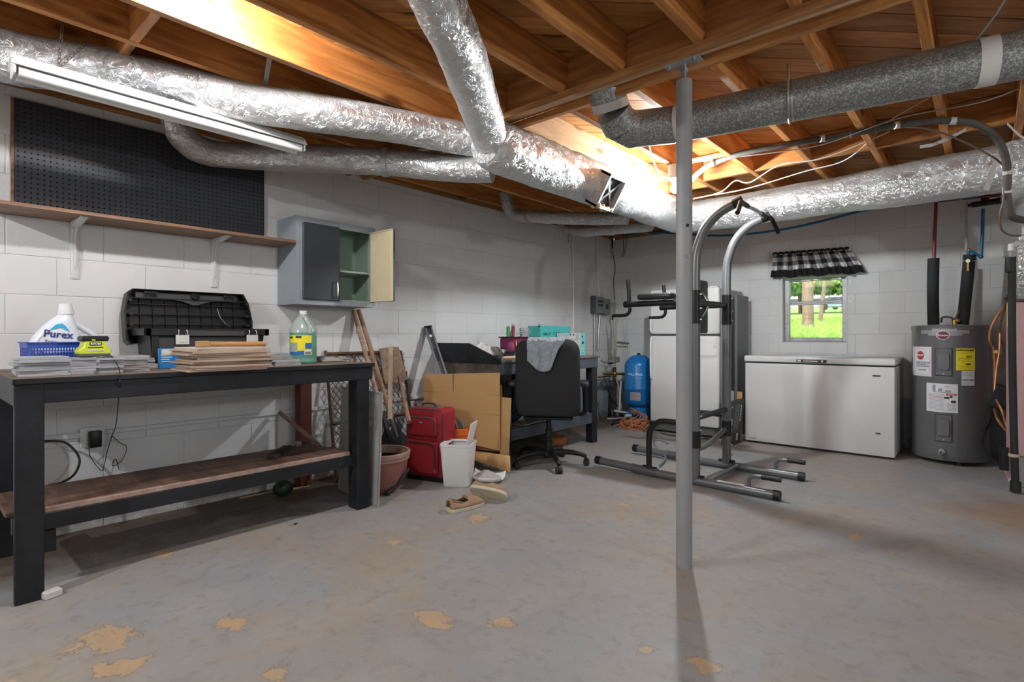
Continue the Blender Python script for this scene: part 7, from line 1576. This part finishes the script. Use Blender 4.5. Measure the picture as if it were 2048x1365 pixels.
def cloth(name, z_top, z_bot, m, x0a, x1a, x0b, x1b, base, amp0, amp1, off=0., nu=160, nv=14):
    bm = bmesh.new(); uvl = bm.loops.layers.uv.new(); V = []
    for i in range(nu+1):
        s_ = i/nu; col_ = []
        for j in range(nv+1):
            q = j/nv; xa = x0a+(x1a-x0a)*s_; xb = x0b+(x1b-x0b)*s_; amp = amp0+(amp1-amp0)*q; ph = s_*2*PI*13+math.sin(s_*17)*.9
            z = z_top(s_)+(z_bot(s_)-z_top(s_))*q+(.006*math.sin(ph*.5+1)*(q > .99)); col_.append(bm.verts.new((xa+(xb-xa)*q+.004*math.sin(ph*1.0+1)*q, base-off-amp*.5*(1+math.sin(ph))-.015*q, z)))
        V.append(col_)
    for i in range(nu):
        for j in range(nv):
            f = bm.faces.new((V[i][j], V[i][j+1], V[i+1][j+1], V[i+1][j]))
            for lp, (a, b) in zip(f.loops, ((i, j), (i, j+1), (i+1, j+1), (i+1, j))): lp[uvl].uv = (a/nu, 1-b/nv)
    mb = MB(); mb.bm.free(); mb.bm = bm; return part(name, mb, m, va, world=True, solid=.0015)
ybz = YB-.025
cloth('checked_panel', lambda s: 1.963-.015*s, lambda s: 1.775-.006*s+.004*math.sin(s*20), vm, -1.735, -1.02, -1.745, -.915, ybz, .03, .055)
blkf = mat('black_border', (.014, .014, .015), .9)
cloth('black_border', lambda s: 1.776-.006*s+.004*math.sin(s*20), lambda s: 1.695-.004*s+.006*math.sin(s*20), blkf, -1.745, -.915, -1.755, -.88, ybz-.012, .055, .06, nv=5)
mb = MB(); pts = [(-1.738+.72*k/90, ybz-.025-.012*math.sin(k*1.9), 1.968-.015*k/90+.012*abs(math.sin(k*.45))**.5) for k in range(91)]
for a, b in zip(pts[:-1], pts[1:]): mb.prism([a, b, (b[0], b[1]-.012, b[2]-.028), (a[0], a[1]-.012, a[2]-.028)], (0, .004, 0))
part('ruffle_heading', mb, blkf, va, world=True); part('rod', MB().tube([(-1.74, ybz-.02, 1.952), (-1.02, ybz-.02, 1.938)], .007, 8), M['white_metal'], va, world=True)
for x, z in ((-1.74, 1.952), (-1.02, 1.938)): part('rod_bracket', MB().box((x-.008, ybz-.03, z-.012), (x+.008, YB, z+.012), .002), M['white_metal'], va, world=True)
# ================================================================ GYM TOWER
G = thing('gym_tower', 'grey and black dip and pull-up tower standing behind the steel column', 'exercise machine', (-1.55, 4.08, 0))
gg = M['gym_grey']; gk = M['black_plastic']; yN, yF = 3.775, 4.40; ux_ = -1.56
def gp(nm, pts, r, m=gg, sm=0, seg=16, flat=1., **kw): return part(nm, MB().tube([Vector(p) for p in pts], r, seg, sm=sm, flat=flat), m, G, world=True, **kw)
zb = .033
for y, sgn in ((yN, -1), (yF, 1)):
    gp('base_tube', [(-2.36, y+sgn*-.0, .055), (-2.15, y, .048), (-1.9, y, .036), (-1.5, y, zb), (-1.01, y, zb)], .030, gg, 5)
    gp('end_cap', [(-1.035, y, zb), (-.995, y, zb)], .0335, gk); gp('end_cap', [(-2.39, y, .056), (-2.345, y, .055)], .033, gk)
    gp('base_sleeve', [(-2.06, y, .044), (-1.85, y, .036)], .034, mat('sleeve_grey', (.11, .11, .115), .35, .3))
    gp('upright', [(ux_, y, .05), (ux_, y, .5), (ux_, y, 1.3), (ux_, y, 1.55), (ux_+.012, y, 1.68), (ux_+.07, y, 1.83), (ux_+.17, y, 1.93), (ux_+.30, y, 1.985)], [.034]*7+[.031], gg, 6)
    gp('foot_plate', [(ux_-.06, y, .066), (ux_+.06, y, .066)], .022, gk, flat=.5)
    gp('brace', [(-1.92, y, .05), (-1.92, y, .28), (-1.905, y, .36), (-1.85, y, .42), (-1.76, y, .435), (ux_, y, .43)], .021, gk, 6)
    gp('brace_foot', [(-1.97, y, .07), (-1.86, y, .066)], .014, gk)
    gp('push_up_bar', [(-1.19, y, .05), (-1.19, y, .10), (-1.172, y, .128), (-1.14, y, .138), (-1.09, y, .138)], .013, gg, 6); gp('push_up_grip', [(-1.11, y, .138), (-.99, y, .138)], .017, gk)
    gp('joint_sleeve', [(ux_, y, 1.16), (ux_, y, 1.40)], .0375, gk)
    for z in (1.19, 1.27, 1.37, .50, .40, .20, .12):
        gp('bolt', [(ux_+.034, y-.0, z), (ux_+.048, y, z)], .007, M['chrome'], seg=6)
    # dip arm
    gp('dip_arm', [(ux_, y, 1.318), (-2.12, y, 1.318)], .022, gk); gp('arm_tip', [(-2.13, y, 1.318), (-2.10, y, 1.318)], .025, gk)
    gp('upright_grip', [(-2.09, y, 1.32), (-2.09, y, 1.40), (-2.10, y, 1.51)], .0155, gk)
    gp('hook_grip', [(-2.085, y, 1.31), (-2.085, y, 1.265), (-2.11, y, 1.238), (-2.15, y, 1.232), (-2.235, y, 1.232)], .0135, gk, 5)
    part('arm_pad', MB().box((-2.00, y-.055, 1.345), (-1.72, y+.055, 1.392), .02, seg=3), mat('vinyl_black', (.02, .02, .021), .4), G, world=True)
gp('cross_bar', [(ux_, yN, 1.315), (ux_, yF, 1.315)], .021, gk); gp('cross_bar', [(ux_, yN, .48), (ux_, yF, .48)], .020, gk); gp('cross_bar_lower', [(ux_, yN, .255), (ux_-.03, (yN+yF)/2, .24), (ux_, yF, .33)], .019, gg, 4); gp('base_cross_bar', [(-1.47, yN, .045), (-1.47, yF, .045)], .016, gg)
for y in (yN, yF): gp('bracket_plate', [(ux_, y, .27), (ux_, y, .39)], .0375, gk)
part('back_pad', MB().box((-1.655, 3.90, 1.09), (-1.615, 4.165, 1.50), .018, seg=3), mat('vinyl_black2', (.02, .02, .021), .4), G, world=True); gp('pad_bracket', [(-1.62, 4.05, 1.22), (ux_, 4.05, 1.31), (-1.62, 4.05, 1.40)], .009, M['steel_plain'])
gp('pull_up_bar', [(ux_+.31, yN-.02, 1.985), (ux_+.31, yF+.02, 1.985)], .014, M['steel_plain'])
for y, s_ in ((yN, -1), (yF, 1)):
    gp('bar_collar', [(ux_+.27, y-.0, 1.975), (ux_+.325, y, 1.992)], .034, gk); gp('bar_grip', [(ux_+.31, y-s_*.16, 1.985), (ux_+.31, y-s_*.02, 1.985)], .018, gk)
    gp('angled_grip', [(ux_+.31, y, 1.985), (ux_+.33, y+s_*.04, 1.97), (ux_+.345, y+s_*.15, 1.88)], .016, gk, 3)
a = AY(1431, 962, yN); part('white_sticker', MB().prism([(-1.40, yN-.018, .0605), (-1.22, yN-.018, .0605), (-1.22, yN+.006, .0638), (-1.40, yN+.006, .0638)], (0, 0, .0012)), M['paper_white'], G, world=True, label='white paper sticker on the near base tube')
gp('strap_loop', [(-2.05, yF-.02, .14), (-2.14, yF-.0, .16), (-2.19, yF, .14), (-2.17, yF, .09), (-2.06, yF-.05, .03), (-1.98, yN+.3, .02)], .008, mat('blue_grey_strap', (.16, .19, .23), .4), 6, seg=8)
# ================================================================ FURNACE AT THE RIGHT EDGE
fu = thing('furnace', 'dusty pink furnace cabinet standing at the right edge of the frame', 'furnace', (.45, 5.65, 0))
pk_ = mat('pink_enamel', (.42, .25, .25), .4, var=(.48, .31, .30), vs=3)
part('cabinet', MB().box((.145, 5.22, .22), (.80, 5.95, 1.31), .006), pk_, fu, world=True); part('base', MB().box((.17, 5.24, .0), (.78, 5.93, .22), .004), mat('galv_base', (.34, .34, .33), .5, .6), fu, world=True)
part('edge_flange', MB().box((.118, 5.225, .05), (.145, 5.28, 1.31), .002), mat('pink_edge', (.36, .20, .19), .45), fu, world=True); part('yellow_tag', MB().box((.122, 5.222, 1.14), (.14, 5.2245, 1.30)), mat('tag_yellow', (.62, .50, .04), .5), fu, world=True)
part('plenum', MB().box((.165, 5.15, 1.33), (.82, 6.0, 1.78), .03, seg=2), M['foil_rag'], fu, world=True)
part('plenum_duct', MB().tube([(.38, 5.4, 1.70), (.36, 5.3, 1.95), (.36, 5.1, 2.15), (.40, 4.9, 2.2)], [.20, .19, .20, .20], 28, sm=6, wob=wob(.12, 5, 2)), M['foil_rag'], fu, world=True)
part('plenum_box', MB().box((.09, 4.70, 2.02), (.80, 5.35, 2.335), .04, seg=2), M['foil_rag'], fu, world=True)
pipe('tape_tail', [P(2003, 292, 3.25), P(1990, 345, 3.28), P(1975, 378, 3.30)], .006, M['tape'], 'white tape tail hanging on the duct near the plenum', 'tape', 4) if False else None
mb = MB().prism([P(1999, 288, 3.22), P(2007, 292, 3.22), P(1978, 382, 3.36), P(1966, 380, 3.36)], (0, .003, 0)); solo('tape_strip', mb, M['tape'], 'long pale tape strip hanging in front of the plenum near the black line', 'tape')
mb = MB()
tp = [P(1840, 297, 3.3), P(1862, 294, 3.3), P(1890, 284, 3.32), P(1912, 273, 3.34), P(1932, 262, 3.36)]
for a, b in zip(tp[:-1], tp[1:]): mb.prism([a, b, b+Vector((0, .0, .022)), a+Vector((0, 0, .018))], (0, .002, 0))
solo('tape_strip', mb, M['tape'], 'curled pale tape strip hanging from the joists left of the black line bend', 'tape')
mb = MB(); tp = [P(2014, 250, 3.1), P(2026, 262, 3.1), P(2040, 275, 3.1), P(2055, 283, 3.1)]
for a, b in zip(tp[:-1], tp[1:]): mb.prism([a, b, b+Vector((0, 0, .02)), a+Vector((0, 0, .016))], (0, .002, 0))
solo('tape_strip', mb, M['tape'], 'short pale tape strip in the upper right corner beside the last joist', 'tape')
# black line-set
ls = thing('insulated_line', 'thick black insulated line sweeping under the joists then down beside the furnace', 'pipe', tuple(P(1700, 268, 3.4)))
lsm = mat('line_foam', (.055, .050, .043), .75, var=(.14, .12, .10), vs=6)
lp_ = [P(1384, 360, 4.2), P(1400, 344, 4.1), P(1430, 325, 3.95), P(1500, 303, 3.72), P(1600, 285, 3.52), P(1700, 268, 3.38), P(1800, 249, 3.25), P(1870, 242, 3.17), P(1925, 243, 3.13), P(1965, 254, 3.13), P(1995, 280, 3.14), P(2009, 310, 3.16), P(2015, 345, 3.18), P(2014, 385, 3.2), P(2017, 415, 3.22), P(2024, 434, 3.25), P(2048, 441, 3.32)]
part('foam_sleeve', MB().tube(lp_, .0205, 16, sm=5), lsm, ls, world=True)
for i, (u, v, t_, du, dv) in enumerate(((1430, 325, 3.95, 20, -8), (1647, 277, 3.45, 20, -3), (1796, 250, 3.255, 20, -4), (1906, 242, 3.14, 20, 0), (2015, 343, 3.18, 0, 20), (2014, 380, 3.2, 0, 20))):
    q = P(u, v, t_); d_ = (P(u+du, v+dv, t_)-q); mb = MB(); band(mb, q, d_, .0222, .045, 18); part('tape_label', mb, M['tape'], ls, world=True, label='white tape label')
part('small_line', MB().tube([P(1810, 254, 3.25), P(1850, 257, 3.2), P(1900, 272, 3.2), P(1960, 300, 3.2), P(2000, 325, 3.2), P(2008, 345, 3.2), P(2007, 400, 3.2), P(2000, 430, 3.22), P(2003, 458, 3.25), P(2018, 470, 3.3), P(2040, 472, 3.35)], .006, 8, sm=5), mat('brown_line', (.13, .09, .07), .5), ls, world=True)
part('pipe_hanger', MB().tube([P(1702, 262, 3.36), P(1702, 276, 3.36)], .005, 6), M['steel_plain'], ls, world=True)
# vertical black drain hose and fittings by furnace
bp0, bp1 = P(2024, 500, 3.62), AZ(2031, 984, .01)
dh = thing('drain_hose', 'long black vertical drain hose in front of the pink furnace', 'hose', tuple(bp1))
part('hose', MB().tube([P(2024, 520, 3.62), P(2024, 650, 3.64), P(2026, 800, 3.67), bp1], .021, 14, sm=4), M['black_rubber'], dh, world=True); part('foot', MB().tube([bp1, bp1+Vector((0, 0, .07))], .03, 14), M['black_rubber'], dh, world=True)
part('coupling', MB().tube([P(2021, 515, 3.62), P(2021, 545, 3.62)], .028, 14), M['black_rubber'], dh, world=True); part('pvc_elbow', MB().tube([P(2022, 502, 3.62), P(2022, 492, 3.62), P(2036, 488, 3.64)], .018, 12), M['pvc'], dh, world=True)
part('clamp', MB().tube([P(2028, 908, 3.68), P(2028, 914, 3.68)], .030, 14), mat('beige_tie', (.5, .38, .26), .6), dh, world=True)
pipe('pvc_drain', [AZ(2020, 955, .03)+Vector((-.03, .2, .09)), AZ(2026, 975, .02)], .016, mat('pvc_stained', (.45, .42, .34), .5, var=(.55, .5, .42), vs=20), 'stained white drain pipe slanting to the foot of black hose', seg=12)
for i, (pts, lab) in enumerate((([P(2047, 575, 3.9), P(2020, 600, 4.0), P(2005, 618, 4.1), P(1985, 650, 4.15), P(1979, 680, 4.15), P(1988, 702, 4.15), P(1990, 760, 4.1), P(1989, 810, 4.1), P(1996, 840, 4.0), P(2020, 870, 3.95)], 'copper refrigerant line looping left of the furnace, outer one'), ([P(2047, 590, 3.9), P(2018, 606, 4.0), P(2002, 640, 4.1), P(1999, 700, 4.1), P(1993, 740, 4.1), P(1990, 790, 4.08), P(2003, 820, 4.0), P(2012, 850, 3.98), P(2018, 865, 3.95)], 'copper refrigerant line looping left of the furnace, inner one'))):
    pipe('copper_line', pts, .0095, M['copper'], lab, seg=10, sm=6)
pipe('thin_wire', [P(2012, 600, 4.0), P(1999, 660, 4.1), P(2008, 700, 4.1), P(2007, 740, 4.1), P(2016, 748, 4.0)], .005, mat('brown_wire', (.10, .07, .05), .6), 'thin brown wire with plug hanging beside the copper lines', 'wire', 6, 5)
solo('brass_clip', MB().box(tuple(P(1986, 708, 4.13)), tuple(P(2004, 700, 4.09)+Vector((0, .03, 0))), .004), M['brass'], 'brass tee joining both copper lines', 'fitting')
pipe('cable_bundle', [P(2048, 555, 3.85), P(2030, 580, 3.9), P(2012, 598, 4.0)], .014, mat('dark_bundle', (.05, .04, .035), .6), 'dark bundle of lines entering behind black hose', 'cable', 8, 4)
solo('condensate_pump', MB().box((.04, 5.45, .52), (.14, 5.6, .70), .01, rot=Matrix.Rotation(R(18), 3, 'Y'), at=(.09, 5.5, .6)), M['black_plastic'], 'black box mounted low between heater and furnace', 'box')
solo('filter_drier', MB().cyl((.105, 5.18, .12), (.105, 5.18, .28), .026, 14), M['black_plastic'], 'small black canister at the foot of the furnace', 'canister')
pipe('black_tube', [(.07, 5.45, .55), P(1978, 850, 4.4), P(1966, 880, 4.3), P(1970, 905, 4.2), P(1990, 925, 4.05), P(2018, 942, 3.85)], .0065, M['black_rubber'], 'thin black tube curving between water heater and furnace foot', 'tube', 8, 6)
# ceiling cables
cabs = [([P(1290, 366, 4.5), P(1335, 356, 4.35)], 'short white cable reaching the lampholder from the left'),
        ([P(1295, 280, 3.6), P(1310, 330, 4.0), P(1325, 352, 4.3), P(1338, 356, 4.35)], 'white cable looping down to the lampholder'),
        ([P(1386, 398, 4.4), P(1440, 385, 4.3), P(1470, 362, 4.2), P(1500, 365, 4.1), P(1560, 330, 3.9), P(1640, 318, 3.75), P(1730, 285, 3.6), P(1780, 262, 3.5)], 'white cable stapled across the joists, lower of the pair'),
        ([P(1430, 390, 4.4), P(1500, 376, 4.2), P(1610, 343, 3.95), P(1680, 325, 3.8), P(1725, 295, 3.65), P(1775, 245, 3.5), P(1850, 200, 3.3), P(1862, 192, 3.25)], 'white cable rising across the joists to the galvanised duct'),
        ([P(1386, 325, 4.1), P(1440, 318, 3.9), P(1550, 305, 3.6), P(1650, 288, 3.4), P(1800, 236, 3.1), P(1960, 205, 2.9), P(2060, 168, 2.8)], 'long grey cable crossing joists toward the upper right corner'),
        ([P(1953, 78, 2.25), P(1990, 30, 2.1), P(2020, -20, 2.0)], 'thin dark wire rising from the galvanised duct at upper right')]
for i, (pts, lab) in enumerate(cabs): pipe('ceiling_cable', pts, [.0042, .0042, .0045, .0045, .0035, .0045][i], M['wire_white'] if i < 4 else M['grey_pvc'], lab, 'cable', 6, 6)
solo('floor_debris', MB().lathe(tuple(AZ(591, 1049, 0)), [(0, 0), (.011, 0), (.011, .003), (0, .003)], 12), M['ink'], 'small flat black disc lying on the floor between bench and column', 'disc')
p = AZ(645, 1003, 0); solo('blue_chip', MB().box(tuple(p), tuple(p+Vector((.02, .035, .003))), .001), M['label_blue'], 'small blue plastic chip lying on the floor by the bench leg', 'chip')
